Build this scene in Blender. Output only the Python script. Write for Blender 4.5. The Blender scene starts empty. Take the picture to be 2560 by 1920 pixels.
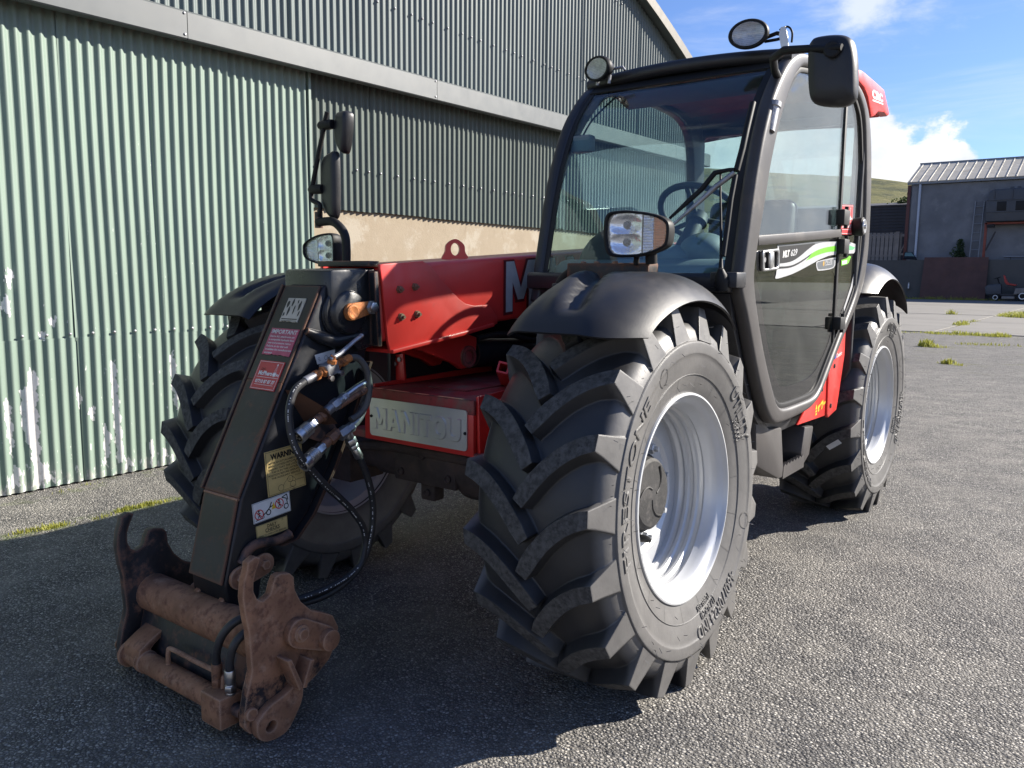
import bpy, bmesh, math, random
from math import sin, cos, pi, radians, sqrt, atan2, exp
from mathutils import Vector, Matrix
random.seed(7)
S = bpy.context.scene
COL = S.collection

# ------------------------------------------------------------------ camera
cam_d = bpy.data.cameras.new('camera')
cam = bpy.data.objects.new('camera', cam_d)
COL.objects.link(cam)
CAM = Vector((2.0814, -2.3645, 1.3229))
YAW, PITCH, ROLL = -0.6421, 0.1321, 0.0097
fw = Vector((sin(YAW) * cos(PITCH), cos(YAW) * cos(PITCH), -sin(PITCH)))
rt = fw.cross(Vector((0, 0, 1))).normalized()
up = rt.cross(fw)
r2 = rt * cos(ROLL) + up * sin(ROLL)
u2 = up * cos(ROLL) - rt * sin(ROLL)
cam.matrix_world = Matrix(((r2.x, u2.x, -fw.x, CAM.x), (r2.y, u2.y, -fw.y, CAM.y), (r2.z, u2.z, -fw.z, CAM.z), (0, 0, 0, 1)))
cam_d.sensor_fit = 'HORIZONTAL'
cam_d.sensor_width = 36.0
cam_d.lens = 36.0 * 2023.0 / 2560.0
cam_d.clip_start = 0.05
cam_d.clip_end = 6000
S.camera = cam

# ------------------------------------------------------------------ light
SUN = Vector((1.05, 1.36, 1.0)).normalized()
sun_d = bpy.data.lights.new('sun', 'SUN')
sun_d.energy = 5.0
sun_d.angle = radians(0.55)
sun_d.color = (1.0, 0.935, 0.835)
sun = bpy.data.objects.new('sun', sun_d)
COL.objects.link(sun)
sun.rotation_euler = SUN.to_track_quat('Z', 'Y').to_euler()
sun.location = (6, 5, 8)

W = bpy.data.worlds.new('World')
S.world = W
W.use_nodes = True
wt = W.node_tree
wt.nodes.clear()
def wn(t, **k):
    n = wt.nodes.new(t)
    for a, b in k.items():
        setattr(n, a, b)
    return n
wout = wn('ShaderNodeOutputWorld')
bg = wn('ShaderNodeBackground')
bg.inputs['Strength'].default_value = 0.070
sky = wn('ShaderNodeTexSky', sky_type='NISHITA')
sky.sun_disc = False
sky.sun_elevation = math.asin(SUN.z)
sky.sun_rotation = atan2(SUN.x, SUN.y)
sky.air_density = 1.0
sky.dust_density = 0.35
sky.ozone_density = 2.6
tc = wn('ShaderNodeTexCoord')
sep = wn('ShaderNodeSeparateXYZ')
wt.links.new(tc.outputs['Generated'], sep.inputs[0])
def wm(op, a, b=None, c=None, clamp=False):
    n = wn('ShaderNodeMath', operation=op)
    n.use_clamp = clamp
    for i, v in enumerate((a, b, c)):
        if v is None: continue
        if isinstance(v, (int, float)): n.inputs[i].default_value = v
        else: wt.links.new(v, n.inputs[i])
    return n.outputs[0]
def wnoise(scale, detail, rough, offset, zs=1.0, dist=0.0):
    mp = wn('ShaderNodeMapping')
    mp.inputs['Location'].default_value = offset
    mp.inputs['Scale'].default_value = (1, 1, zs)
    wt.links.new(tc.outputs['Generated'], mp.inputs['Vector'])
    n = wn('ShaderNodeTexNoise')
    n.inputs['Scale'].default_value = scale
    n.inputs['Detail'].default_value = detail
    n.inputs['Roughness'].default_value = rough
    n.inputs['Distortion'].default_value = dist
    wt.links.new(mp.outputs[0], n.inputs['Vector'])
    return n.outputs['Fac']
def wss(v, lo, hi):
    n = wn('ShaderNodeMapRange', interpolation_type='SMOOTHSTEP')
    n.inputs['From Min'].default_value = lo
    n.inputs['From Max'].default_value = hi
    wt.links.new(v, n.inputs['Value'])
    return n.outputs[0]
zc = sep.outputs['Z']
# heaped cumulus lying low over the hills all round the horizon: height of the tops by bearing
azm = wm('MULTIPLY_ADD', wm('ARCTAN2', sep.outputs['X'], sep.outputs['Y']), 0.5 / pi, 0.5)
cr_h = wn('ShaderNodeValToRGB')
cr_h.color_ramp.interpolation = 'CARDINAL'
BANK = [(-180, .13), (-150, .19), (-120, .14), (-90, .22), (-65, .12), (-45, .17), (-30, .20), (-18, .20), (-13.8, .205), (-11.5, .155), (-9.2, .152), (-7.4, .13), (-6.2, .0), (-2, .0), (5, .09), (12, .20), (22, .23), (36, .17), (55, .12), (80, .19), (110, .13), (140, .20), (165, .14), (180, .13)]
el_ = cr_h.color_ramp.elements
while len(el_) > 1: el_.remove(el_[0])
el_[0].position = 0.0; el_[0].color = (BANK[0][1],) * 3 + (1,)
for a_, h_ in BANK[1:]:
    e_ = el_.new(a_ / 360 + 0.5); e_.color = (h_, h_, h_, 1)
wt.links.new(azm, cr_h.inputs[0])
fine = wnoise(12.0, 7.0, 0.62, (0.3, 5.1, 2.0), 1.5)
h_top = wm('MULTIPLY_ADD', fine, 0.16, wm('SUBTRACT', cr_h.outputs[0], 0.080))
edge = wm('SUBTRACT', h_top, zc)
cum = wss(edge, -0.006, 0.014)
# thin fair-weather wisps higher up
wisp = wnoise(3.6, 7.0, 0.62, (7.7, 2.2, 1.0), 2.6, 0.4)
wmask = wm('MULTIPLY', wss(wisp, 0.57, 0.80), 0.55)
veil = wm('MULTIPLY', wss(wnoise(2.2, 6.0, 0.6, (1.1, 0.4, 3.0), 7.0, 0.6), 0.50, 0.75), 0.28)
wmask = wm('MAXIMUM', wmask, veil)
# a handful of small loose puffs at middle height
for (a_, e_, r_) in ((-14.6, 16.6, 2.4), (-27.5, 15.0, 2.2), (-44, 24, 4.0), (12, 21, 4.0), (38, 27, 5.0), (75, 19, 4.0), (120, 25, 5.0), (165, 18, 4.0), (-100, 22, 5.0), (-140, 17, 4.0)):
    a_, e_ = radians(a_), radians(e_)
    dn = wn('ShaderNodeVectorMath', operation='DOT_PRODUCT')
    wt.links.new(tc.outputs['Generated'], dn.inputs[0])
    dn.inputs[1].default_value = (sin(a_) * cos(e_), cos(a_) * cos(e_), sin(e_))
    ang = wm('ARCCOSINE', dn.outputs['Value'])
    pf = wss(wm('MULTIPLY_ADD', wm('SUBTRACT', fine, 0.5), radians(r_) * 3.2, wm('SUBTRACT', radians(r_), ang)), 0.0, radians(r_) * 1.1)
    wmask = wm('MAXIMUM', wmask, wm('MULTIPLY', pf, 0.7))
# shading of the heaps: bright crowns, blue grey bases
shade = wnoise(7.0, 5.0, 0.6, (2.0, 9.0, 4.0), 1.3)
cr = wn('ShaderNodeMix', data_type='RGBA')
cr.inputs['A'].default_value = (4.4, 4.8, 5.5, 1)
cr.inputs['B'].default_value = (6.9, 6.9, 6.9, 1)
fac = wm('MULTIPLY_ADD', wss(shade, 0.38, 0.62), 0.75, wm('MULTIPLY', wss(edge, 0.16, 0.0), 0.25))
wt.links.new(fac, cr.inputs['Factor'])
blue = wn('ShaderNodeMix', data_type='RGBA', blend_type='MULTIPLY')
blue.inputs['Factor'].default_value = 1.0
blue.inputs['B'].default_value = (0.66, 0.76, 1.03, 1)
wt.links.new(sky.outputs[0], blue.inputs['A'])
m1 = wn('ShaderNodeMix', data_type='RGBA')
wt.links.new(wmask, m1.inputs['Factor'])
wt.links.new(blue.outputs['Result'], m1.inputs['A'])
m1.inputs['B'].default_value = (6.0, 6.2, 6.6, 1)
m2 = wn('ShaderNodeMix', data_type='RGBA')
wt.links.new(cum, m2.inputs['Factor'])
wt.links.new(m1.outputs['Result'], m2.inputs['A'])
wt.links.new(cr.outputs['Result'], m2.inputs['B'])
wt.links.new(m2.outputs['Result'], bg.inputs['Color'])
wt.links.new(bg.outputs[0], wout.inputs[0])

S.view_settings.view_transform = 'Standard'
S.view_settings.look = 'None'
S.view_settings.exposure = 1.3
S.view_settings.gamma = 1.0
S.view_settings.use_curve_mapping = False
S.render.engine = 'CYCLES'
S.cycles.max_bounces = 8
S.cycles.transparent_max_bounces = 16
S.cycles.caustics_reflective = False
S.cycles.caustics_refractive = False

# ------------------------------------------------------------------ materials
def nmat(name):
    m = bpy.data.materials.new(name)
    m.use_nodes = True
    nt = m.node_tree
    return m, nt, nt.nodes['Principled BSDF']
class N:
    """small node-building helper"""
    def __init__(s, nt, coord='Object'):
        s.nt = nt
        s.co = nt.nodes.new('ShaderNodeTexCoord').outputs[coord] if coord != 'Position' else nt.nodes.new('ShaderNodeNewGeometry').outputs['Position']
    def map(s, scale=(1, 1, 1), loc=(0, 0, 0), rot=(0, 0, 0)):
        m = s.nt.nodes.new('ShaderNodeMapping')
        m.inputs['Scale'].default_value = scale
        m.inputs['Location'].default_value = loc
        m.inputs['Rotation'].default_value = rot
        s.nt.links.new(s.co, m.inputs[0])
        return m.outputs[0]
    def noise(s, scale, detail=4, rough=0.55, vec=None, dist=0.0, out='Fac'):
        n = s.nt.nodes.new('ShaderNodeTexNoise')
        n.inputs['Scale'].default_value = scale
        n.inputs['Detail'].default_value = detail
        n.inputs['Roughness'].default_value = rough
        n.inputs['Distortion'].default_value = dist
        s.nt.links.new(vec or s.co, n.inputs['Vector'])
        return n.outputs[out]
    def voro(s, scale, feature='F1', out='Distance', vec=None, rnd=1.0):
        n = s.nt.nodes.new('ShaderNodeTexVoronoi')
        n.feature = feature
        n.inputs['Scale'].default_value = scale
        n.inputs['Randomness'].default_value = rnd
        s.nt.links.new(vec or s.co, n.inputs['Vector'])
        return n.outputs[out]
    def ss(s, v, lo, hi, a=0.0, b=1.0):
        n = s.nt.nodes.new('ShaderNodeMapRange')
        n.interpolation_type = 'SMOOTHSTEP'
        for k, x in (('From Min', lo), ('From Max', hi), ('To Min', a), ('To Max', b)):
            n.inputs[k].default_value = x
        s.nt.links.new(v, n.inputs['Value'])
        return n.outputs[0]
    def math(s, op, a, b=None, c=None, clamp=False):
        n = s.nt.nodes.new('ShaderNodeMath')
        n.operation = op
        n.use_clamp = clamp
        for i, v in enumerate((a, b, c)):
            if v is None: continue
            if isinstance(v, (int, float)): n.inputs[i].default_value = v
            else: s.nt.links.new(v, n.inputs[i])
        return n.outputs[0]
    def mix(s, f, a, b, blend='MIX'):
        n = s.nt.nodes.new('ShaderNodeMix')
        n.data_type = 'RGBA'
        n.blend_type = blend
        for k, v in (('Factor', f), ('A', a), ('B', b)):
            if isinstance(v, (int, float)): n.inputs[k].default_value = v
            elif isinstance(v, tuple): n.inputs[k].default_value = (*v[:3], 1)
            else: s.nt.links.new(v, n.inputs[k])
        return n.outputs['Result']
    def bump(s, h, strength=0.3, dist=0.01, normal=None):
        n = s.nt.nodes.new('ShaderNodeBump')
        n.inputs['Strength'].default_value = strength
        n.inputs['Distance'].default_value = dist
        s.nt.links.new(h, n.inputs['Height'])
        if normal is not None: s.nt.links.new(normal, n.inputs['Normal'])
        return n.outputs[0]
    def xyz(s, v=None):
        n = s.nt.nodes.new('ShaderNodeSeparateXYZ')
        s.nt.links.new(v or s.co, n.inputs[0])
        return n.outputs
def mul(c, k): return (min(c[0] * k, 1), min(c[1] * k, 1), min(c[2] * k, 1))
def M(name, col, rough=0.5, metal=0.0, var=0.15, scale=6.0, bump=0.0, bscale=80.0, dirt=None, wear=None, spec=0.5, coat=0.0, rvar=0.12, coord='Object', edge=None):
    """painted / moulded / cast surface: tone variation, optional grime and worn spots"""
    m, nt, b = nmat(name)
    n = N(nt, coord)
    big = n.noise(scale, 5, 0.6)
    c = n.mix(n.ss(big, 0.3, 0.7), mul(col, 1 - var), mul(col, 1 + var))
    r = n.math('MULTIPLY_ADD', n.noise(scale * 3.1, 4, 0.6), rvar * 2, rough - rvar)
    if dirt:
        dc, lo, hi, ds = dirt
        d = n.ss(n.noise(ds, 6, 0.65), lo, hi)
        c = n.mix(d, c, dc)
        r = n.math('MULTIPLY_ADD', d, 0.25, r, clamp=True)
    if wear:
        wc, lo, hi, ws = wear
        d = n.ss(n.noise(ws, 8, 0.7, n.map(loc=(3, 1, 7))), lo, hi)
        c = n.mix(d, c, wc)
        r = n.math('MULTIPLY_ADD', d, 0.3, r, clamp=True)
    if edge:                                        # paint rubbed off along the corners
        ec, er, lo, hi = edge
        bv = nt.nodes.new('ShaderNodeBevel'); bv.samples = 4; bv.inputs['Radius'].default_value = er
        gn = nt.nodes.new('ShaderNodeNewGeometry')
        dp = nt.nodes.new('ShaderNodeVectorMath'); dp.operation = 'DOT_PRODUCT'
        nt.links.new(bv.outputs[0], dp.inputs[0]); nt.links.new(gn.outputs['Normal'], dp.inputs[1])
        e = n.math('SUBTRACT', 1.0, dp.outputs['Value'])
        e = n.math('MULTIPLY_ADD', n.noise(22, 6, 0.7), 0.30, n.math('SUBTRACT', e, 0.15))
        e = n.ss(e, lo, hi)
        c = n.mix(e, c, ec)
        r = n.math('MULTIPLY_ADD', e, 0.35, r, clamp=True)
    nt.links.new(c, b.inputs['Base Color'])
    nt.links.new(r, b.inputs['Roughness'])
    b.inputs['Metallic'].default_value = metal
    b.inputs['Specular IOR Level'].default_value = spec
    b.inputs['Coat Weight'].default_value = coat
    b.inputs['Coat Roughness'].default_value = 0.12
    if bump:
        nt.links.new(n.bump(n.noise(bscale, 4, 0.6), bump, 0.004), b.inputs['Normal'])
    return m
def flat(name, col, rough=0.5, metal=0.0, spec=0.4):
    return M(name, col, rough, metal, var=0.06, scale=25, rvar=0.05, spec=spec)
def glass_mat(name, tint, refl=1.0, rough=0.0, f0=0.043):
    m = bpy.data.materials.new(name)
    m.use_nodes = True
    nt = m.node_tree
    nt.nodes.clear()
    o = nt.nodes.new('ShaderNodeOutputMaterial')
    tr = nt.nodes.new('ShaderNodeBsdfTransparent')
    tr.inputs[0].default_value = (*tint, 1)
    gl = nt.nodes.new('ShaderNodeBsdfGlossy')
    gl.inputs['Roughness'].default_value = rough
    gl.inputs['Color'].default_value = (refl, refl, refl, 1)
    ge = nt.nodes.new('ShaderNodeNewGeometry')
    dt = nt.nodes.new('ShaderNodeVectorMath'); dt.operation = 'DOT_PRODUCT'
    nt.links.new(ge.outputs['Normal'], dt.inputs[0]); nt.links.new(ge.outputs['Incoming'], dt.inputs[1])
    n = N(nt)
    mx = nt.nodes.new('ShaderNodeMixShader')
    df = nt.nodes.new('ShaderNodeBsdfDiffuse')
    df.inputs[0].default_value = (0.45, 0.43, 0.40, 1)
    md = nt.nodes.new('ShaderNodeMixShader')
    nt.links.new(n.ss(n.noise(5, 6, 0.65), 0.35, 0.8, 0.0, 0.05), md.inputs[0])
    nt.links.new(tr.outputs[0], md.inputs[1])
    nt.links.new(df.outputs[0], md.inputs[2])
    k5 = n.math('POWER', n.math('SUBTRACT', 1.0, n.math('ABSOLUTE', dt.outputs['Value']), clamp=True), 5.0)
    nt.links.new(n.math('MULTIPLY_ADD', k5, 1 - f0, f0), mx.inputs[0])   # Schlick, the same from both sides of the pane
    nt.links.new(md.outputs[0], mx.inputs[1])
    nt.links.new(gl.outputs[0], mx.inputs[2])
    nt.links.new(mx.outputs[0], o.inputs[0])
    return m

RUST = (0.17, 0.075, 0.04)
MT = {}
MT['red'] = M('red_paint', (0.66, 0.036, 0.028), 0.38, var=0.12, scale=3, bump=0.05, bscale=30, dirt=((0.16, 0.05, 0.04), 0.60, 0.85, 4.0), wear=((0.10, 0.03, 0.02), 0.70, 0.74, 14), coat=0.25)
MT['red_deck'] = M('dusty_red_paint', (0.32, 0.035, 0.032), 0.6, var=0.25, scale=5, bump=0.1, bscale=40, dirt=((0.20, 0.13, 0.09), 0.45, 0.72, 7.0), wear=((0.07, 0.035, 0.025), 0.64, 0.70, 11), edge=((0.06, 0.03, 0.022), 0.012, 0.02, 0.10))
MT['black_paint'] = M('worn_black_paint', (0.014, 0.015, 0.018), 0.36, var=0.3, scale=5, bump=0.10, bscale=45, dirt=((0.050, 0.042, 0.037), 0.55, 0.95, 6.0), wear=((0.13, 0.06, 0.035), 0.74, 0.78, 9), spec=0.34, edge=((0.15, 0.070, 0.040), 0.012, 0.05, 0.12))
MT['plate_worn'] = M('scuffed_black_plate', (0.032, 0.031, 0.031), 0.45, var=0.35, scale=4, bump=0.12, bscale=50, dirt=((0.085, 0.065, 0.050), 0.52, 0.88, 5.0), wear=((0.16, 0.075, 0.045), 0.64, 0.70, 7), spec=0.28, edge=((0.17, 0.080, 0.048), 0.024, 0.00, 0.09))
MT['boss_black'] = M('glossy_black_paint', (0.014, 0.015, 0.017), 0.30, var=0.25, scale=6, bump=0.10, bscale=40, dirt=((0.05, 0.045, 0.04), 0.55, 0.9, 7.0), spec=0.5)
MT['rust'] = M('rusty_steel', (0.300, 0.150, 0.084), 0.80, var=0.32, scale=15, bump=0.20, bscale=170, dirt=((0.165, 0.080, 0.050), 0.42, 0.66, 30.0), wear=((0.030, 0.025, 0.026), 0.56, 0.64, 4.5), spec=0.28, rvar=0.1, edge=((0.42, 0.26, 0.17), 0.010, 0.00, 0.10))
MT['rust_black'] = M('rust_over_black_paint', (0.022, 0.021, 0.024), 0.5, var=0.4, scale=7, bump=0.25, bscale=60, dirt=((0.16, 0.080, 0.052), 0.57, 0.66, 7.0), spec=0.4, edge=((0.20, 0.105, 0.07), 0.016, 0.0, 0.08))
MT['rust_orange'] = M('orange_rust', (0.42, 0.15, 0.045), 0.7, var=0.35, scale=20, bump=0.25, bscale=120, dirt=((0.14, 0.06, 0.03), 0.5, 0.68, 30.0), spec=0.3)
MT['grey_plastic'] = M('black_moulded_plastic', (0.020, 0.020, 0.022), 0.40, var=0.2, scale=4, bump=0.05, bscale=160, dirt=((0.060, 0.052, 0.045), 0.50, 0.9, 3.5), spec=0.42)
MT['cab_grey'] = M('dark_grey_cab_paint', (0.060, 0.055, 0.053), 0.45, var=0.12, scale=3, bump=0.06, bscale=140, dirt=((0.12, 0.10, 0.08), 0.55, 0.9, 4.0))
MT['cab_dark'] = M('black_cab_paint', (0.020, 0.020, 0.023), 0.42, var=0.15, scale=4)
MT['seal'] = flat('rubber_seal', (0.012, 0.012, 0.013), 0.6)
MT['chrome'] = M('zinc_plating', (0.50, 0.50, 0.50), 0.36, 1.0, var=0.15, scale=30)
MT['steel'] = M('dull_zinc_steel', (0.34, 0.34, 0.35), 0.50, 0.85, var=0.25, scale=25, dirt=((0.22, 0.11, 0.06), 0.58, 0.75, 22))
MT['brass_rust'] = M('browned_steel_fitting', (0.24, 0.12, 0.07), 0.6, 0.3, var=0.3, scale=25, dirt=((0.09, 0.06, 0.05), 0.5, 0.7, 30))
MT['hose'] = M('hydraulic_hose_rubber', (0.022, 0.022, 0.024), 0.5, var=0.2, scale=30, bump=0.1, bscale=300)
MT['axle'] = M('muddy_axle_casting', (0.060, 0.040, 0.034), 0.8, var=0.35, scale=10, bump=0.3, bscale=60, dirt=((0.10, 0.065, 0.05), 0.5, 0.7, 9))
MT['alu'] = M('brushed_aluminium_plate', (0.66, 0.64, 0.60), 0.46, 0.75, var=0.05, scale=8, rvar=0.06)
MT['silver'] = M('silver_wheel_paint', (0.58, 0.59, 0.60), 0.40, 0.38, var=0.05, scale=4, dirt=((0.36, 0.33, 0.30), 0.62, 0.85, 7), rvar=0.07)
MT['hub'] = M('dirty_black_hub', (0.020, 0.019, 0.019), 0.7, var=0.4, scale=16, bump=0.3, bscale=90, dirt=((0.07, 0.064, 0.06), 0.50, 0.72, 30))
MT['white'] = flat('white_print', (0.72, 0.72, 0.70), 0.45)
MT['black'] = flat('black_print', (0.012, 0.012, 0.013), 0.55, spec=0.25)
MT['vinyl_red'] = flat('red_vinyl', (0.50, 0.045, 0.05), 0.4)
MT['vinyl_pink'] = M('sun_faded_pink_vinyl', (0.44, 0.075, 0.13), 0.5, var=0.25, scale=14)
MT['vinyl_yellow'] = M('aged_yellow_vinyl', (0.56, 0.42, 0.17), 0.5, var=0.12, scale=12, dirt=((0.25, 0.17, 0.07), 0.6, 0.75, 20))
MT['vinyl_white'] = M('grubby_white_vinyl', (0.66, 0.65, 0.62), 0.5, var=0.1, scale=12)
MT['torn'] = M('torn_paper_label', (0.50, 0.45, 0.36), 0.7, var=0.15, scale=14)
MT['pict_red'] = flat('red_print', (0.55, 0.03, 0.03), 0.5)
MT['pict_yellow'] = flat('yellow_print', (0.75, 0.50, 0.03), 0.5)
MT['green'] = flat('green_vinyl', (0.17, 0.55, 0.035), 0.35)
MT['silver_vinyl'] = flat('silver_vinyl', (0.62, 0.62, 0.63), 0.3, 0.35)
MT['grey_vinyl'] = flat('grey_vinyl', (0.13, 0.14, 0.15), 0.35)
MT['windscreen'] = glass_mat('tinted_windscreen_glass', (0.81, 0.915, 0.905), f0=0.045)
MT['side_glass'] = glass_mat('green_side_glass', (0.90, 0.955, 0.945), f0=0.07)
MT['dark_glass'] = glass_mat('dark_lower_door_glass', (0.26, 0.39, 0.37), f0=0.03)
MT['lens'] = glass_mat('clear_lamp_lens', (0.92, 0.93, 0.95))
MT['frit'] = M('black_glass_border', (0.006, 0.007, 0.008), 0.04, spec=0.6, var=0.02, rvar=0.02)
MT['reflector'] = M('chromed_reflector', (0.80, 0.82, 0.86), 0.16, 1.0, var=0.05, scale=18, bump=0.9, bscale=40, rvar=0.05)
MT['lamp_bowl'] = M('matt_lamp_reflector', (0.50, 0.50, 0.50), 0.42, 0.85, var=0.2, scale=30, bump=0.9, bscale=60)
MT['amber'] = M('amber_indicator', (0.88, 0.32, 0.07), 0.2, var=0.1, scale=30, spec=0.8)
MT['interior'] = M('dark_grey_cab_trim', (0.040, 0.045, 0.050), 0.65, var=0.15, scale=6)
MT['interior_light'] = M('light_grey_dash_trim', (0.16, 0.19, 0.20), 0.55, var=0.15, scale=6)
MT['red_roof'] = M('red_roof_lining', (0.085, 0.012, 0.012), 0.6, var=0.15, scale=5)
MT['seat'] = M('black_vinyl_seat', (0.035, 0.036, 0.040), 0.5, var=0.15, scale=9)

def tyre_mat():
    m, nt, b = nmat('tyre_rubber')
    n = N(nt)
    big = n.noise(3.5, 6, 0.6)
    c = n.mix(n.ss(big, 0.3, 0.72), (0.022, 0.022, 0.024), (0.040, 0.039, 0.038))
    p_ = n.xyz()
    rad = n.math('SQRT', n.math('ADD', n.math('POWER', p_[1], 2.0), n.math('POWER', p_[2], 2.0)))
    # pale dust clings to the flanks and the ends of the bars, less to the deep tread
    fl = n.math('MULTIPLY', n.ss(n.math('ABSOLUTE', p_[0]), 0.185, 0.215), n.ss(n.noise(6, 7, 0.7), 0.25, 0.75, 0.55, 1.0))
    c = n.mix(n.math('MULTIPLY', fl, 0.75), c, (0.185, 0.178, 0.170))
    d = n.ss(n.noise(9, 7, 0.7), 0.55, 0.85)
    c = n.mix(n.math('MULTIPLY', d, 0.35), c, (0.10, 0.093, 0.085))
    nt.links.new(c, b.inputs['Base Color'])
    nt.links.new(n.math('MULTIPLY_ADD', n.noise(14, 5, 0.6), 0.30, 0.30), b.inputs['Roughness'])
    b.inputs['Specular IOR Level'].default_value = 0.45
    bv = nt.nodes.new('ShaderNodeBevel'); bv.samples = 4; bv.inputs['Radius'].default_value = 0.007   # moulded edges are rounded
    nt.links.new(n.bump(n.noise(70, 5, 0.65), 0.12, 0.004, bv.outputs[0]), b.inputs['Normal'])
    return m
MT['tyre'] = tyre_mat()
MT['tread_top'] = M('ground_tread_rubber', (0.075, 0.073, 0.071), 0.85, var=0.35, scale=50, bump=0.5, bscale=140, dirt=((0.040, 0.039, 0.039), 0.48, 0.70, 60), spec=0.2)

# ------------------------------------------------------------------ geometry helpers
WLOC = {}
def link(name, bm, mat, parent=None, smooth=35, keep=False):
    me = bpy.data.meshes.new(name)
    bmesh.ops.recalc_face_normals(bm, faces=bm.faces) if not keep else None
    n = len(bm.verts)
    c = Vector((0, 0, 0))
    if n:
        lo = Vector((min(v.co.x for v in bm.verts), min(v.co.y for v in bm.verts), min(v.co.z for v in bm.verts)))
        hi = Vector((max(v.co.x for v in bm.verts), max(v.co.y for v in bm.verts), max(v.co.z for v in bm.verts)))
        c = (lo + hi) / 2
        if parent is None: c.z = lo.z
        bmesh.ops.translate(bm, verts=bm.verts, vec=-c)
    bm.to_mesh(me)
    bm.free()
    mats = mat if isinstance(mat, (list, tuple)) else [mat]
    for x in mats: me.materials.append(x)
    if smooth:
        me.shade_smooth()
        me.set_sharp_from_angle(angle=radians(smooth))
    o = bpy.data.objects.new(name, me)
    COL.objects.link(o)
    if parent is not None:
        o.parent = parent
        o.location = c - WLOC[parent.name]
    else:
        o.location = c
    WLOC[o.name] = c.copy()
    return o
def each(name, bm, mat, parent=None, smooth=35):
    """link every loose piece of bm as an object of its own"""
    left = set(bm.verts); out = []
    while left:
        st = [left.pop()]; isl = set(st)
        while st:
            for e in st.pop().link_edges:
                for w in e.verts:
                    if w in left: left.remove(w); isl.add(w); st.append(w)
        sub = bmesh.new()
        mp = {v: sub.verts.new(v.co) for v in isl}
        for f in {f for v in isl for f in v.link_faces}: sub.faces.new([mp[v] for v in f.verts]).material_index = f.material_index
        out.append(link(name, sub, mat, parent, smooth))
    bm.free()
    return out
def empty(name, loc, parent=None):
    o = bpy.data.objects.new(name, None)
    o.empty_display_size = 0.2
    COL.objects.link(o)
    loc = Vector(loc)
    if parent is not None:
        o.parent = parent
        o.location = loc - WLOC[parent.name]
    else: o.location = loc
    WLOC[o.name] = loc
    return o
def tag(o, label=None, cat=None, group=None, kind=None):
    if label: o['label'] = label
    if cat: o['category'] = cat
    if group: o['group'] = group
    if kind: o['kind'] = kind
    return o
def bev(bm, off, seg=2, ang=30):
    if off <= 0: return
    es = [e for e in bm.edges if len(e.link_faces) == 2 and e.calc_face_angle(0) > radians(ang)]
    if es: bmesh.ops.bevel(bm, geom=es, offset=off, segments=seg, affect='EDGES', clamp_overlap=True, profile=0.5)
def add_box(bm, c, s, rot=None):
    r = bmesh.ops.create_cube(bm, size=1.0)
    m = Matrix.Translation(Vector(c)) @ (rot.to_4x4() if rot else Matrix()) @ Matrix.Diagonal((*s, 1))
    bmesh.ops.transform(bm, matrix=m, verts=r['verts'])
    return r['verts']
def box(name, c, s, mat, parent=None, bevel=0.0, rot=None, seg=2):
    bm = bmesh.new()
    add_box(bm, c, s, rot)
    bmesh.ops.recalc_face_normals(bm, faces=bm.faces)
    bev(bm, bevel, seg)
    return link(name, bm, mat, parent)
def P3(axis, a, q):
    return Vector((a, q[0], q[1])) if axis == 'x' else Vector((q[0], a, q[1])) if axis == 'y' else Vector((q[0], q[1], a))
def add_prism(bm, poly, axis, a, b):
    v0 = [bm.verts.new(P3(axis, a, q)) for q in poly]
    v1 = [bm.verts.new(P3(axis, b, q)) for q in poly]
    n = len(poly)
    bm.faces.new(v0); bm.faces.new(v1[::-1])
    for i in range(n):
        bm.faces.new((v0[i], v1[i], v1[(i + 1) % n], v0[(i + 1) % n]))
    return v0 + v1
def prism(name, poly, axis, a, b, mat, parent=None, bevel=0.0, seg=2, ang=30):
    bm = bmesh.new()
    add_prism(bm, poly, axis, a, b)
    bmesh.ops.recalc_face_normals(bm, faces=bm.faces)
    bev(bm, bevel, seg, ang)
    return link(name, bm, mat, parent)
def spline(pts, k=6, closed=False):
    """Catmull-Rom through the points"""
    pts = [Vector(p) for p in pts]
    n = len(pts); out = []
    rng = range(n) if closed else range(n - 1)
    for i in rng:
        g = (lambda j: pts[j % n]) if closed else (lambda j: pts[max(0, min(n - 1, j))])
        p0, p1, p2, p3 = g(i - 1), g(i), g(i + 1), g(i + 2)
        for s in range(k):
            t = s / k
            out.append(0.5 * ((2 * p1) + (p2 - p0) * t + (2 * p0 - 5 * p1 + 4 * p2 - p3) * t * t + (3 * p1 - p0 - 3 * p2 + p3) * t ** 3))
    if not closed: out.append(pts[-1])
    return out
def add_tube(bm, pts, r, seg=12, caps=True):
    pts = [Vector(p) for p in pts]
    n = len(pts)
    rs = r if isinstance(r, (list, tuple)) else [r] * n
    t0 = (pts[1] - pts[0]).normalized()
    ref = Vector((0, 0, 1)) if abs(t0.z) < 0.9 else Vector((1, 0, 0))
    nx = t0.cross(ref).normalized()
    rings = []
    for i in range(n):
        t = (pts[min(i + 1, n - 1)] - pts[max(i - 1, 0)]).normalized()
        nx = (nx - t * nx.dot(t)).normalized()
        ny = t.cross(nx)
        rings.append([bm.verts.new(pts[i] + (nx * cos(2 * pi * k / seg) + ny * sin(2 * pi * k / seg)) * rs[i]) for k in range(seg)])
    for i in range(n - 1):
        for k in range(seg):
            bm.faces.new((rings[i][k], rings[i][(k + 1) % seg], rings[i + 1][(k + 1) % seg], rings[i + 1][k]))
    if caps:
        bm.faces.new(rings[0][::-1]); bm.faces.new(rings[-1])
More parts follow.
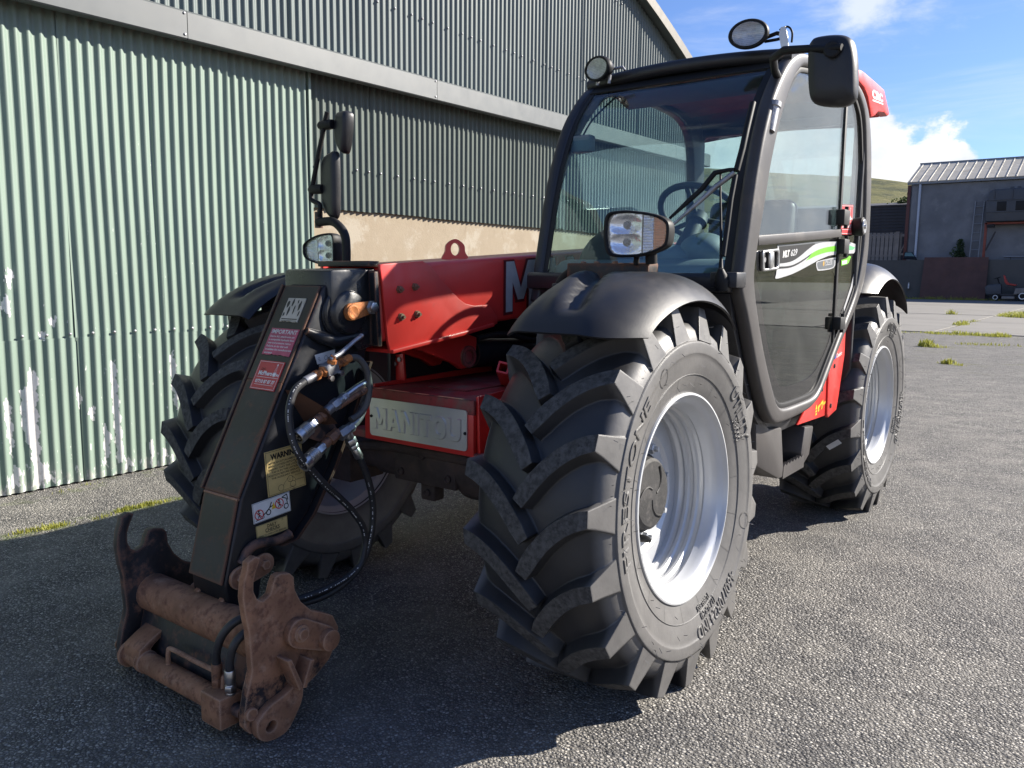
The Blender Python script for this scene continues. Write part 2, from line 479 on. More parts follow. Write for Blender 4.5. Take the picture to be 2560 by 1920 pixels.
def tube(name, pts, r, mat, parent=None, seg=12, smooth_k=0):
    bm = bmesh.new()
    if smooth_k: pts = spline(pts, smooth_k)
    add_tube(bm, pts, r, seg)
    return link(name, bm, mat, parent, 50)
def add_lathe(bm, prof, axis_o, axis_d, seg=48, closed=False):
    """prof: (distance along axis, radius)"""
    d = Vector(axis_d).normalized(); o = Vector(axis_o)
    ref = Vector((0, 0, 1)) if abs(d.z) < 0.9 else Vector((1, 0, 0))
    a = d.cross(ref).normalized(); b = d.cross(a)
    rings = []
    for (u, r) in prof:
        if r < 1e-6: rings.append([bm.verts.new(o + d * u)])
        else: rings.append([bm.verts.new(o + d * u + (a * cos(2 * pi * k / seg) + b * sin(2 * pi * k / seg)) * r) for k in range(seg)])
    rr = list(zip(rings, rings[1:] + ([rings[0]] if closed else []))) if closed else list(zip(rings, rings[1:]))
    for A, B in rr:
        for k in range(seg):
            k2 = (k + 1) % seg
            if len(A) == 1 and len(B) == 1: continue
            if len(A) == 1: bm.faces.new((A[0], B[k2], B[k]))
            elif len(B) == 1: bm.faces.new((A[k], A[k2], B[0]))
            else: bm.faces.new((A[k], A[k2], B[k2], B[k]))
def lathe(name, prof, o, d, mat, parent=None, seg=32, smooth=35):
    bm = bmesh.new()
    add_lathe(bm, prof, o, d, seg)
    return link(name, bm, mat, parent, smooth)
def add_shell(bm, G, th):
    """G[i][j] grid of points, thickened by th along its normals"""
    sub = bmesh.new()
    V = [[sub.verts.new(p) for p in row] for row in G]
    for i in range(len(G) - 1):
        for j in range(len(G[0]) - 1):
            sub.faces.new((V[i][j], V[i + 1][j], V[i + 1][j + 1], V[i][j + 1]))
    sub.normal_update()
    bmesh.ops.solidify(sub, geom=sub.faces[:], thickness=th)
    me = bpy.data.meshes.new('tmp')
    sub.to_mesh(me); sub.free()
    bm.from_mesh(me)
    bpy.data.meshes.remove(me)
def shell(name, G, th, mat, parent=None, smooth=40):
    bm = bmesh.new()
    add_shell(bm, G, th)
    return link(name, bm, mat, parent, smooth)
def radial(poly, c, n):
    """resample a star-shaped loop at n angles round c"""
    out = []
    for i in range(n):
        a = 2 * pi * i / n
        d = (cos(a), sin(a)); best = None
        for j in range(len(poly)):
            p, q = poly[j], poly[(j + 1) % len(poly)]
            ex, ey = q[0] - p[0], q[1] - p[1]
            den = d[0] * ey - d[1] * ex
            if abs(den) < 1e-12: continue
            t = ((p[0] - c[0]) * ey - (p[1] - c[1]) * ex) / den
            s = ((p[0] - c[0]) * d[1] - (p[1] - c[1]) * d[0]) / den
            if t > 0 and -1e-9 <= s <= 1 + 1e-9 and (best is None or t > best): best = t
        out.append((c[0] + d[0] * best, c[1] + d[1] * best))
    return out
def sm2(poly, k=6):
    return [(p.x, p.y) for p in spline([(q[0], q[1], 0) for q in poly], k, True)]
def add_ring(bm, outer, inner, axis, a, b, c, n=120):
    O, I = radial(outer, c, n), radial(inner, c, n)
    L = [[bm.verts.new(P3(axis, x, q)) for q in loop] for loop, x in ((O, a), (O, b), (I, b), (I, a))]
    for s in range(4):
        A, B = L[s], L[(s + 1) % 4]
        for k in range(n):
            bm.faces.new((A[k], A[(k + 1) % n], B[(k + 1) % n], B[k]))
def ring(name, outer, inner, axis, a, b, c, mat, parent=None, bevel=0.0, n=120, seg=3):
    bm = bmesh.new()
    add_ring(bm, outer, inner, axis, a, b, c, n)
    bmesh.ops.recalc_face_normals(bm, faces=bm.faces)
    bev(bm, bevel, seg, 50)
    return link(name, bm, mat, parent)

# ------------------------------------------------------------------ lettering
_TM = {}
def text_mesh(s, bold=0.0, shear=0.0):
    """triangles of a line of type, cap height about 1, origin bottom left"""
    key = (s, bold, shear)
    if key in _TM: return _TM[key]
    cu = bpy.data.curves.new('type', 'FONT')
    cu.body = s
    cu.size = 1.0
    cu.offset = bold
    cu.shear = shear
    cu.resolution_u = 3
    o = bpy.data.objects.new('type', cu)
    COL.objects.link(o)
    bpy.context.view_layer.update()
    me = bpy.data.meshes.new_from_object(o.evaluated_get(bpy.context.evaluated_depsgraph_get()))
    V = [(v.co.x, v.co.y) for v in me.vertices]
    F = [tuple(p.vertices) for p in me.polygons]
    bpy.data.objects.remove(o); bpy.data.curves.remove(cu); bpy.data.meshes.remove(me)
    x0 = min(v[0] for v in V) if V else 0
    V = [((v[0] - x0) / 0.70, v[1] / 0.70) for v in V]
    w = max(v[0] for v in V) if V else 1
    _TM[key] = (V, F, w)
    return _TM[key]
def _arc(cx, cy, rx, ry, t, a0, a1, n):
    """segments of a curved stroke"""
    out = []
    P = lambda a, k: (cx + (rx - k) * abs(cos(a)) ** 0.75 * (1 if cos(a) >= 0 else -1), cy + (ry - k) * abs(sin(a)) ** 0.75 * (1 if sin(a) >= 0 else -1))
    for i in range(n):
        a, b_ = a0 + (a1 - a0) * i / n, a0 + (a1 - a0) * (i + 1) / n
        out.append([P(a, 0), P(b_, 0), P(b_, t), P(a, t)])
    return out
BLOCK = {'M': (0.95, [[(0, 0), (.21, 0), (.21, 1), (0, 1)], [(.74, 0), (.95, 0), (.95, 1), (.74, 1)], [(.01, 1), (.25, 1), (.57, .22), (.38, .22)], [(.70, 1), (.94, 1), (.57, .22), (.38, .22)]]),
         'A': (0.88, [[(0, 0), (.22, 0), (.55, 1), (.33, 1)], [(.66, 0), (.88, 0), (.55, 1), (.33, 1)], [(.20, .20), (.68, .20), (.62, .38), (.26, .38)]]),
         'N': (0.86, [[(0, 0), (.21, 0), (.21, 1), (0, 1)], [(.65, 0), (.86, 0), (.86, 1), (.65, 1)], [(.01, 1), (.24, 1), (.85, 0), (.62, 0)]]),
         'I': (0.22, [[(0, 0), (.22, 0), (.22, 1), (0, 1)]]),
         'T': (0.78, [[(0, .79), (.78, .79), (.78, 1), (0, 1)], [(.285, 0), (.495, 0), (.495, .80), (.285, .80)]]),
         'O': (0.88, _arc(.44, .5, .44, .5, .205, 0, 2 * pi, 20)),
         'U': (0.86, [[(0, .38), (.21, .38), (.21, 1), (0, 1)], [(.65, .38), (.86, .38), (.86, 1), (.65, 1)]] + _arc(.43, .40, .43, .40, .205, pi, 2 * pi, 10))}
def block_letters(bm, s, f, grow=0.0, flank=0.0, h=0.0015, h0=0.0):
    """heavy capitals built stroke by stroke; f maps (x, y, height) to the surface, x running 0..1"""
    tot = sum(BLOCK[c][0] for c in s) + 0.13 * (len(s) - 1)
    def off(P, d):
        n = len(P); A = sum(P[i][0] * P[(i + 1) % n][1] - P[(i + 1) % n][0] * P[i][1] for i in range(n))
        if A < 0: P = P[::-1]
        out = []
        for i in range(n):
            a, b_, c = P[i - 1], P[i], P[(i + 1) % n]
            e1 = Vector((b_[0] - a[0], b_[1] - a[1])).normalized(); e2 = Vector((c[0] - b_[0], c[1] - b_[1])).normalized()
            n1, n2 = Vector((e1.y, -e1.x)), Vector((e2.y, -e2.x))
            m_ = (n1 + n2); k = d / max(0.35, 1 + n1.dot(n2))
            out.append((b_[0] + m_.x * k, b_[1] + m_.y * k))
        return out
    x = 0; j = 0
    for c in s:
        w, st = BLOCK[c]
        for P in st:
            j += 1
            T = off(P, grow)
            hh = h + (j % 5) * 0.00006
            V = [bm.verts.new(f((x + px_) / tot, py_, hh)) for px_, py_ in T]
            bm.faces.new(V)
            if flank:
                B = [bm.verts.new(f((x + px_) / tot, py_, h0)) for px_, py_ in off(P, grow + flank)]
                for i in range(len(V)):
                    bm.faces.new((V[i], B[i], B[(i + 1) % len(V)], V[(i + 1) % len(V)]))
        x += w + 0.13
class Quad:
    """bilinear patch: corners top left, top right, bottom right, bottom left"""
    def __init__(s, tl, tr, br, bl):
        s.c = [Vector(p) for p in (tl, tr, br, bl)]
        s.n = (s.c[1] - s.c[3]).cross(s.c[0] - s.c[3]).normalized()
        s.w = ((s.c[1] - s.c[0]).length + (s.c[2] - s.c[3]).length) / 2
        s.h = ((s.c[3] - s.c[0]).length + (s.c[2] - s.c[1]).length) / 2
    def at(s, u, v, h=0.0):
        tl, tr, br, bl = s.c
        return tl * ((1 - u) * v) + tr * (u * v) + br * (u * (1 - v)) + bl * ((1 - u) * (1 - v)) + s.n * h
def add_text(bm, q, s, u0, v0, u1, v1, h=0.0012, bold=0.0, shear=0.0, align='fit'):
    V, F, w = text_mesh(s, bold, shear)
    cap = (v1 - v0)
    if align == 'fit': fx = (u1 - u0) / w
    else: fx = cap * q.h / q.w
    off = u0 if align != 'center' else (u0 + u1) / 2 - fx * w / 2
    vs = [bm.verts.new(q.at(off + x * fx, v0 + y * cap, h)) for x, y in V]
    for f in F:
        try: bm.faces.new([vs[i] for i in f])
        except ValueError: pass
def add_poly(bm, q, pts, h=0.0010):
    try: bm.faces.new([bm.verts.new(q.at(u, v, h)) for u, v in pts])
    except ValueError: pass
def add_rect(bm, q, u0, v0, u1, v1, h=0.0010, n=1):
    for i in range(n):
        a, b = u0 + (u1 - u0) * i / n, u0 + (u1 - u0) * (i + 1) / n
        add_poly(bm, q, [(a, v0), (b, v0), (b, v1), (a, v1)], h)
def add_frame(bm, q, u0, v0, u1, v1, t, h=0.0010):
    tu = t * q.h / q.w
    add_rect(bm, q, u0, v0, u1, v0 + t, h); add_rect(bm, q, u0, v1 - t, u1, v1, h)
    add_rect(bm, q, u0, v0 + t, u0 + tu, v1 - t, h); add_rect(bm, q, u1 - tu, v0 + t, u1, v1 - t, h)
def add_disc(bm, q, u, v, r, h=0.001, n=20, r_in=0.0):
    k = q.h / q.w
    P = lambda rr, a: q.at(u + rr * k * cos(a), v + rr * sin(a), h)
    if r_in <= 0:
        bm.faces.new([bm.verts.new(P(r, 2 * pi * i / n)) for i in range(n)])
    else:
        A = [bm.verts.new(P(r, 2 * pi * i / n)) for i in range(n)]
        B = [bm.verts.new(P(r_in, 2 * pi * i / n)) for i in range(n)]
        for i in range(n): bm.faces.new((A[i], A[(i + 1) % n], B[(i + 1) % n], B[i]))
def add_line(bm, q, pts, t, h=0.001):
    for (a, b) in zip(pts, pts[1:]):
        dx, dy = (b[0] - a[0]) * q.w, (b[1] - a[1]) * q.h
        L = sqrt(dx * dx + dy * dy) or 1
        nx, ny = -dy / L * t * q.h / q.w / 2, dx / L * t / 2
        add_poly(bm, q, [(a[0] + nx, a[1] + ny), (a[0] - nx, a[1] - ny), (b[0] - nx, b[1] - ny), (b[0] + nx, b[1] + ny)], h)
def sticker(name, q, mat, parent, jag=0.0, label=None):
    bm = bmesh.new()
    n = 14
    rnd = random.Random(int(q.w * 1e5))
    j = lambda: rnd.uniform(0, jag)
    loop = [(0, 1), (1, 1)] + [(1, 1 - i / n) for i in range(1, n)] + [(1, 0)]
    loop += [(1 - i / n, j()) for i in range(1, n)] + [(0, 0)]
    A = [bm.verts.new(q.at(u, v, 0.0006)) for u, v in loop]
    B = [bm.verts.new(q.at(u, v, -0.002)) for u, v in loop]
    bm.faces.new(A)
    for i in range(len(A)):
        k = (i + 1) % len(A)
        bm.faces.new((A[i], B[i], B[k], A[k]))
    o = link(name, bm, mat, parent, 30)
    if label: o['label'] = label
    return o
def ink(name, build, mat, parent, smooth=0):
    bm = bmesh.new()
    build(bm)
    return link(name, bm, mat, parent, smooth, keep=True)

# ================================================================== THE SETTING
def ground_mat():
    m, nt, b = nmat('worn_asphalt')
    n = N(nt, 'Position')
    jit = n.noise(60, 2, 0.5, out='Color')
    vj = n.nt.nodes.new('ShaderNodeVectorMath'); vj.operation = 'MULTIPLY_ADD'
    nt.links.new(jit, vj.inputs[0]); vj.inputs[1].default_value = (0.006, 0.006, 0.0); nt.links.new(n.co, vj.inputs[2])
    st = n.voro(94, 'F1', 'Distance', vj.outputs[0])
    cell = n.voro(94, 'F1', 'Color', vj.outputs[0])
    gap = n.voro(94, 'DISTANCE_TO_EDGE', 'Distance', vj.outputs[0])
    fine = n.voro(170, 'F1', 'Color', vj.outputs[0])
    cx = n.xyz(cell)
    big = n.noise(0.55, 6, 0.6)
    mid = n.noise(3.2, 6, 0.65)
    # chippings of grey and buff stone bedded in dark bitumen
    stone = n.mix(cx[0], (0.22, 0.21, 0.198), (0.58, 0.545, 0.49))
    stone = n.mix(n.ss(cx[1], 0.80, 0.86), stone, (0.68, 0.645, 0.58))
    stone = n.mix(n.ss(cx[2], 0.70, 0.78), stone, (0.085, 0.083, 0.083))
    fx = n.xyz(fine)
    stone = n.mix(0.35, stone, n.mix(fx[0], (0.10, 0.10, 0.10), (0.42, 0.40, 0.36)))
    c = n.mix(n.ss(gap, 0.03, 0.24), (0.040, 0.038, 0.038), stone)
    # only part of the stones still stands out; bitumen and fines cover the rest
    c = n.mix(n.ss(n.noise(38, 4, 0.6), 0.50, 0.62, 0, 0.55), c, (0.075, 0.072, 0.070))
    c = n.mix(n.ss(mid, 0.35, 0.75, 0.0, 0.40), c, (0.37, 0.345, 0.30))
    c = n.mix(n.ss(big, 0.40, 0.72, 0.0, 0.45), c, (0.11, 0.105, 0.10))
    # rough grass takes over far from the yard
    px = n.xyz()
    rr = n.math('SQRT', n.math('ADD', n.math('POWER', px[0], 2.0), n.math('POWER', px[1], 2.0)))
    far = n.ss(rr, 85, 120)
    c = n.mix(far, c, n.mix(n.noise(0.05, 5, 0.6), (0.07, 0.085, 0.03), (0.11, 0.12, 0.045)))
    # moss by the barn wall
    mo = n.math('MULTIPLY', n.ss(n.math('ABSOLUTE', n.math('ADD', px[0], 2.29)), 0.10, 0.0), n.ss(n.noise(9, 5, 0.65), 0.42, 0.62))
    mo2 = n.math('MULTIPLY', n.ss(px[0], -2.72, -3.0), n.ss(n.noise(6, 5, 0.65), 0.52, 0.68))
    near = n.ss(rr, 12, 9)
    c = n.mix(n.math('MULTIPLY', n.math('MAXIMUM', mo, n.math('MULTIPLY', mo2, 0.5)), near), c, (0.095, 0.125, 0.030))
    zone = n.math('MULTIPLY', n.ss(px[1], 9.5, 14.0), n.ss(px[1], 21.0, 20.0))
    ms = n.ss(n.noise(0.9, 6, 0.7, n.map((1, 2.2, 1))), 0.54, 0.66)
    c = n.mix(n.math('MULTIPLY', n.math('MULTIPLY', zone, ms), 0.75), c, (0.13, 0.135, 0.045))
    c = n.mix(n.math('MULTIPLY', n.ss(px[1], 7.5, 13.0), 0.35), c, (0.115, 0.110, 0.102))
    nt.links.new(c, b.inputs['Base Color'])
    b.inputs['Roughness'].default_value = 0.82
    b.inputs['Specular IOR Level'].default_value = 0.35
    h = n.math('MULTIPLY', n.math('MULTIPLY_ADD', st, -1.0, 0.75), n.ss(gap, 0.0, 0.10, 0.35, 1.0))
    h = n.math('ADD', h, n.math('MULTIPLY', cx[1], 0.75))
    h = n.math('ADD', h, n.math('MULTIPLY', n.noise(300, 3, 0.6), 0.35))
    h = n.math('MULTIPLY', h, n.math('SUBTRACT', 1.0, far))
    nt.links.new(n.bump(h, 1.0, 0.0095), b.inputs['Normal'])
    return m
MT['asphalt'] = ground_mat()

bm = bmesh.new()
rings_ = [0.0, 4, 8, 14, 24, 45, 90, 200, 500, 1200, 3500]
prev = None
for i, r in enumerate(rings_):
    cur = [bm.verts.new((r * cos(2 * pi * k / 64), r * sin(2 * pi * k / 64), 0)) for k in range(64)] if r else [bm.verts.new((0, 0, 0))]
    if prev:
        for k in range(64):
            if len(prev) == 1: bm.faces.new((prev[0], cur[k], cur[(k + 1) % 64]))
            else: bm.faces.new((prev[k], cur[k], cur[(k + 1) % 64], prev[(k + 1) % 64]))
    prev = cur
tag(link('ground', bm, MT['asphalt'], None, 0), kind='structure')

# ---- concrete apron slabs in the distance
def concrete_mat(name, col, moss=0.5):
    m, nt, b = nmat(name)
    n = N(nt, 'Position')
    c = n.mix(n.noise(0.5, 6, 0.65), mul(col, 0.72), mul(col, 1.22))
    c = n.mix(n.ss(n.noise(0.22, 5, 0.6, n.map((1, 2.6, 1))), 0.48, 0.72, 0, 0.55), c, mul(col, 0.5))
    c = n.mix(n.ss(n.noise(7, 5, 0.7), 0.55, 0.75, 0, 0.5), c, mul(col, 0.62))
    c = n.mix(n.ss(n.noise(1.3, 6, 0.7), 0.62, 0.74, 0, moss), c, (0.085, 0.10, 0.035))
    nt.links.new(c, b.inputs['Base Color'])
    b.inputs['Roughness'].default_value = 0.85
    nt.links.new(n.bump(n.noise(24, 5, 0.65), 0.35, 0.012), b.inputs['Normal'])
    return m
MT['concrete'] = concrete_mat('weathered_concrete', (0.175, 0.163, 0.142))
MT['old_wall'] = concrete_mat('dark_old_concrete_wall', (0.085, 0.083, 0.078), 0.2)
for (x0, x1) in ((-20.0, -10.2), (-10.13, -1.74), (-1.67, 6.6), (6.67, 15.0)):
    for (y0, y1) in ((20.7, 33.2), (33.45, 46.0), (46.07, 60.6)):
        bm = bmesh.new()
        add_box(bm, ((x0 + x1) / 2, (y0 + y1) / 2, -0.03), (x1 - x0, y1 - y0, 0.10))
        bmesh.ops.recalc_face_normals(bm, faces=bm.faces)
        bev(bm, 0.012, 1)
        tag(link('concrete_slab', bm, MT['concrete'], None, 0), kind='structure')

# ---- hill
def hill_mat():
    m, nt, b = nmat('moorland_hill')
    n = N(nt, 'Position')
    c = n.mix(n.noise(0.010, 6, 0.65), (0.075, 0.080, 0.034), (0.150, 0.140, 0.062))
    st = n.noise(0.012, 6, 0.7, n.map((1, 0.35, 3.2)))
    c = n.mix(n.ss(st, 0.50, 0.62), c, (0.055, 0.062, 0.034))
    c = n.mix(n.ss(n.noise(0.035, 6, 0.7), 0.56, 0.66, 0, 0.7), c, (0.19, 0.165, 0.085))
    nt.links.new(c, b.inputs['Base Color'])
    b.inputs['Roughness'].default_value = 0.95
    b.inputs['Specular IOR Level'].default_value = 0.1
    nt.links.new(n.bump(n.noise(0.03, 7, 0.7), 0.8, 10), b.inputs['Normal'])
    return m
def ridge_el(az):
    pts = [(-110, 2.5), (-80, 4.5), (-50, 6.5), (-35, 7.35), (-24, 7.43), (-21, 7.15), (-13.4, 6.47), (-11.3, 6.04), (-6, 5.1), (5, 3.6), (25, 2.4), (60, 1.9), (110, 2.2)]
    for (a, e), (a2, e2) in zip(pts, pts[1:]):
        if a <= az <= a2: return e + (e2 - e) * (az - a) / (a2 - a)
    return 2
bm = bmesh.new()
rows = []
rh = random.Random(3)
NA, NR = 220, 16
for j in range(NR + 1):
    f = j / NR
    row = []
    for i in range(NA + 1):
        az = -110 + 220 * i / NA
        R = 330 + f * 1400
        h = math.tan(radians(ridge_el(az))) * 1730 * (f ** 1.25) * (1 + 0.02 * sin(az * 0.9 + f * 9) * (1 - f))
        h += 9 * sin(az * 0.45 + f * 5.0) * f * (1 - f) * 2 + rh.uniform(-1, 1) * 1.2 * f
        row.append(bm.verts.new((CAM.x + R * sin(radians(az)), CAM.y + R * cos(radians(az)), h - 1.0)))
    rows.append(row)
back = [bm.verts.new((v.co.x * 1.4, v.co.y * 1.4, -2)) for v in rows[-1]]
rows.append(back)
for A, B in zip(rows, rows[1:]):
    for i in range(NA):
        bm.faces.new((A[i], A[i + 1], B[i + 1], B[i]))
tag(link('hill', bm, hill_mat(), None, 180), kind='structure')

# ---- grass
def leaf_mat(name, a, b_, trans=0.25):
    m, nt, b = nmat(name)
    n = N(nt, 'Position')
    c = n.mix(n.noise(3.5, 4, 0.6), a, b_)
    nt.links.new(c, b.inputs['Base Color'])
    b.inputs['Roughness'].default_value = 0.6
    b.inputs['Specular IOR Level'].default_value = 0.3
    b.inputs['Transmission Weight'].default_value = 0.0
    b.inputs['Subsurface Weight'].default_value = 0.0
    tl = nt.nodes.new('ShaderNodeBsdfTranslucent')
    nt.links.new(c, tl.inputs[0])
    mx = nt.nodes.new('ShaderNodeMixShader')
    mx.inputs[0].default_value = trans
    nt.links.new(b.outputs[0], mx.inputs[1]); nt.links.new(tl.outputs[0], mx.inputs[2])
    nt.links.new(mx.outputs[0], nt.nodes['Material Output'].inputs[0])
    return m
MT['grass'] = leaf_mat('grass_blades', (0.20, 0.23, 0.035), (0.42, 0.40, 0.09), 0.4)
MT['leaf'] = leaf_mat('shrub_leaves', (0.035, 0.060, 0.016), (0.085, 0.115, 0.034), 0.3)
MT['leaf_dark'] = leaf_mat('dark_shrub_leaves', (0.028, 0.055, 0.022), (0.06, 0.095, 0.04), 0.3)
MT['bark'] = M('bark', (0.06, 0.045, 0.035), 0.9, var=0.3, scale=12)
def grass(name, spots, seed=1):
    """spots: (x, y, half-length x, half-length y, blade height, count)"""
    rnd = random.Random(seed)
    bm = bmesh.new()
    for (x, y, rx, ry, h, cnt) in spots:
        for _ in range(cnt):
            u, v = rnd.gauss(0, 0.5), rnd.gauss(0, 0.5)
            px_, py_ = x + u * rx, y + v * ry
            hh = h * rnd.uniform(0.45, 1.15) * max(0.35, 1 - 0.5 * (u * u + v * v))
            a = rnd.uniform(0, 2 * pi); l = rnd.uniform(0.1, 0.75) * hh
            w = min(0.012, 0.12 * hh) * rnd.uniform(0.6, 1.2) + hh * 0.02
            dx, dy = cos(a), sin(a)
            b0 = bm.verts.new((px_ - dy * w, py_ + dx * w, 0.0)); b1 = bm.verts.new((px_ + dy * w, py_ - dx * w, 0.0))
            m0 = bm.verts.new((px_ + dx * l * 0.35 - dy * w * 0.7, py_ + dy * l * 0.35 + dx * w * 0.7, hh * 0.6))
            m1 = bm.verts.new((px_ + dx * l * 0.35 + dy * w * 0.7, py_ + dy * l * 0.35 - dx * w * 0.7, hh * 0.6))
            t = bm.verts.new((px_ + dx * l, py_ + dy * l, hh))
            bm.faces.new((b0, b1, m1, m0)); bm.faces.new((m0, m1, t))
    return tag(link(name, bm, MT['grass'], None, 0, keep=True), kind='stuff')
sp = []
rnd = random.Random(5)
for k in range(26):                                                  # the strip along the edge of the concrete
    t = rnd.uniform(0, 1) ** 0.8
    sp.append((-2.6 + 2.5 * t, 20.2 + rnd.uniform(-0.25, 0.25), 0.28, 0.22, rnd.uniform(0.03, 0.10) * (0.5 + t), 45))
sp += [(-0.55, 20.3, 0.35, 0.25, 0.12, 70), (-1.15, 20.4, 0.4, 0.25, 0.13, 80), (-1.0, 15.75, 0.16, 0.22, 0.17, 130), (-0.80, 15.6, 0.2, 0.2, 0.09, 80), (-0.05, 12.2, 0.14, 0.16, 0.10, 90), (0.1, 12.0, 0.1, 0.1, 0.06, 40),
       (-1.70, 25.2, 0.25, 0.9, 0.16, 160), (-1.72, 27.6, 0.2, 0.8, 0.10, 70), (-0.35, 16.9, 0.5, 0.3, 0.06, 80), (0.2, 17.1, 0.5, 0.3, 0.07, 80), (-3.2, 33.3, 0.2, 0.2, 0.25, 70)]
grass('grass', sp, 2)
sp = []
for k in range(34):                                                  # mound of long grass on the right
    x = rnd.uniform(-1.5, 4.5)
    sp.append((x, 33.0 + rnd.uniform(-0.9, 1.4), 0.5, 0.5, 0.14 + 0.45 * min(1, max(0, (x + 1.5) / 2.2)), 90))
grass('grass', sp, 3)
sp = []
for k in range(60):                                                  # weeds in the joint along the barn
    y = rnd.uniform(-2.6, 3.0)
    sp.append((-2.29 + rnd.gauss(0, 0.012), y, 0.035, 0.10, rnd.uniform(0.012, 0.035), 75))
for k in range(22):
    sp.append((-3.02 + rnd.uniform(0, 0.10), rnd.uniform(-1.5, 2.5), 0.04, 0.08, 0.02, 20))
grass('grass', sp, 4)
sp = []
for k in range(70):                                                  # rough grass along the foot of the far wall
    sp.append((rnd.uniform(-20, 0), 60.75 + rnd.uniform(-0.3, 0.4), 0.6, 0.3, rnd.uniform(0.12, 0.35), 40))
grass('grass', sp, 6)

# ================================================================== THE BARN
XW = -3.10
PITCH_C, AMP = 0.0686, 0.0098
def corr(y): return AMP * cos(2 * pi * y / PITCH_C)
def sheet_mat(name, col, flake, dull=0.35):
    m, nt, b = nmat(name)
    n = N(nt, 'Position')
    c = n.mix(n.noise(1.3, 5, 0.6), mul(col, 0.86), mul(col, 1.12))
    strk = n.noise(5, 5, 0.65, n.map((1, 5, 0.35)))
    c = n.mix(n.ss(strk, 0.5, 0.8, 0, 0.35), c, mul(col, 0.70))
    r = n.math('MULTIPLY_ADD', strk, 0.3, dull)
    if flake:
        f1 = n.noise(11, 6, 0.62, n.map((1, 3.2, 1.0)))
        z = n.xyz()[2]
        bias = n.ss(z, 2.6, 0.0, -0.015, 0.045)
        bias = n.math('ADD', bias, n.ss(z, 0.22, 0.0, 0.0, 0.10))
        f = n.math('MULTIPLY', n.ss(n.math('ADD', f1, bias), 0.700, 0.712), n.ss(n.noise(1.4, 3, 0.6), 0.36, 0.50))
        c = n.mix(f, c, (0.62, 0.62, 0.61))
        low = n.math('MULTIPLY', n.ss(z, 0.16, 0.0), n.ss(n.noise(14, 5, 0.7), 0.42, 0.62))
        c = n.mix(n.math('MULTIPLY', low, 0.7), c, (0.33, 0.31, 0.29))
    nt.links.new(c, b.inputs['Base Color'])
    nt.links.new(r, b.inputs['Roughness'])
    b.inputs['Specular IOR Level'].default_value = 0.4
    return m
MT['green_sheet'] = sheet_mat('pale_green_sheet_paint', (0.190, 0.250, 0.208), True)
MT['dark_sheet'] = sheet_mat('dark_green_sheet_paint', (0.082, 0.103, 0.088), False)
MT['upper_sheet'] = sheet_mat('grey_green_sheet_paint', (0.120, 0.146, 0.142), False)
MT['flash'] = M('grey_steel_flashing', (0.105, 0.114, 0.114), 0.42, var=0.06, scale=2)
MT['verge'] = M('buff_verge_trim', (0.135, 0.12, 0.098), 0.6, var=0.08, scale=3)
MT['galv'] = M('bare_galvanised_metal', (0.66, 0.66, 0.65), 0.42, 0.25, var=0.10, scale=14, dirt=((0.40, 0.38, 0.36), 0.5, 0.8, 20), coord='Object')
def render_mat():
    m, nt, b = nmat('buff_render')
    n = N(nt, 'Position')
    c = n.mix(n.noise(6, 7, 0.7), (0.235, 0.185, 0.125), (0.33, 0.275, 0.20))
    c = n.mix(n.ss(n.noise(3.2, 7, 0.72), 0.50, 0.62, 0, 0.7), c, (0.36, 0.32, 0.255))
    c = n.mix(n.ss(n.noise(9, 6, 0.7, n.map((1, 1, 0.4))), 0.58, 0.72, 0, 0.5), c, (0.18, 0.13, 0.08))
    nt.links.new(c, b.inputs['Base Color'])
    b.inputs['Roughness'].default_value = 0.9
    nt.links.new(n.bump(n.noise(60, 5, 0.7), 0.4, 0.006), b.inputs['Normal'])
    return m
MT['render'] = render_mat()

def roof_z(y): return 5.68 - 0.0325 * (y - 2.0) ** 2
barn = tag(empty('barn', (-8.0, 2.0, 0)), 'big corrugated barn with pale green sliding door, dark cladding and grey flashing beam', 'barn')
SURF = []
def corr_sheet(name, y0, y1, z0, ztop, xo, mat, rnd, steps=2, bend=0.004, per=12):
    bm = bmesh.new()
    n = max(2, int(round((y1 - y0) / PITCH_C * per)))
    ph = rnd.uniform(0, 6)
    wob = 0.0045 if bend > 0.005 else 0.0
    tl = rnd.uniform(-0.0015, 0.0015)
    SURF.append((y0, y1, z0, ztop, lambda y, z: xo + corr(y - wob * sin(z * 1.9 + 2 * ph)) + bend * sin(z * 2.3 + ph) * 0.5 + tl * ((y - y0) / (y1 - y0) - 0.5) * 4))
    R = []
    for k in range(steps + 1):
        f = k / steps
        row = []
        for i in range(n + 1):
            y = y0 + (y1 - y0) * i / n
            zt = ztop(y) if callable(ztop) else ztop
            z = z0 + (zt - z0) * f
            x = xo + corr(y - wob * sin(z * 1.9 + 2 * ph)) + bend * sin(z * 2.3 + ph) * 0.5 + tl * (i / n - 0.5) * 4
            row.append(bm.verts.new((x, y, z)))
        R.append(row)
    for A, B in zip(R, R[1:]):
        for i in range(n): bm.faces.new((A[i], B[i], B[i + 1], A[i + 1]))
    r = bmesh.ops.extrude_edge_only(bm, edges=[e for e in bm.edges if e.is_boundary])
    vs = [g for g in r['geom'] if isinstance(g, bmesh.types.BMVert)]
    bmesh.ops.translate(bm, verts=vs, vec=(-0.0025, 0, 0))
    return link(name, bm, mat, barn, 60, keep=True)
rs = random.Random(11)
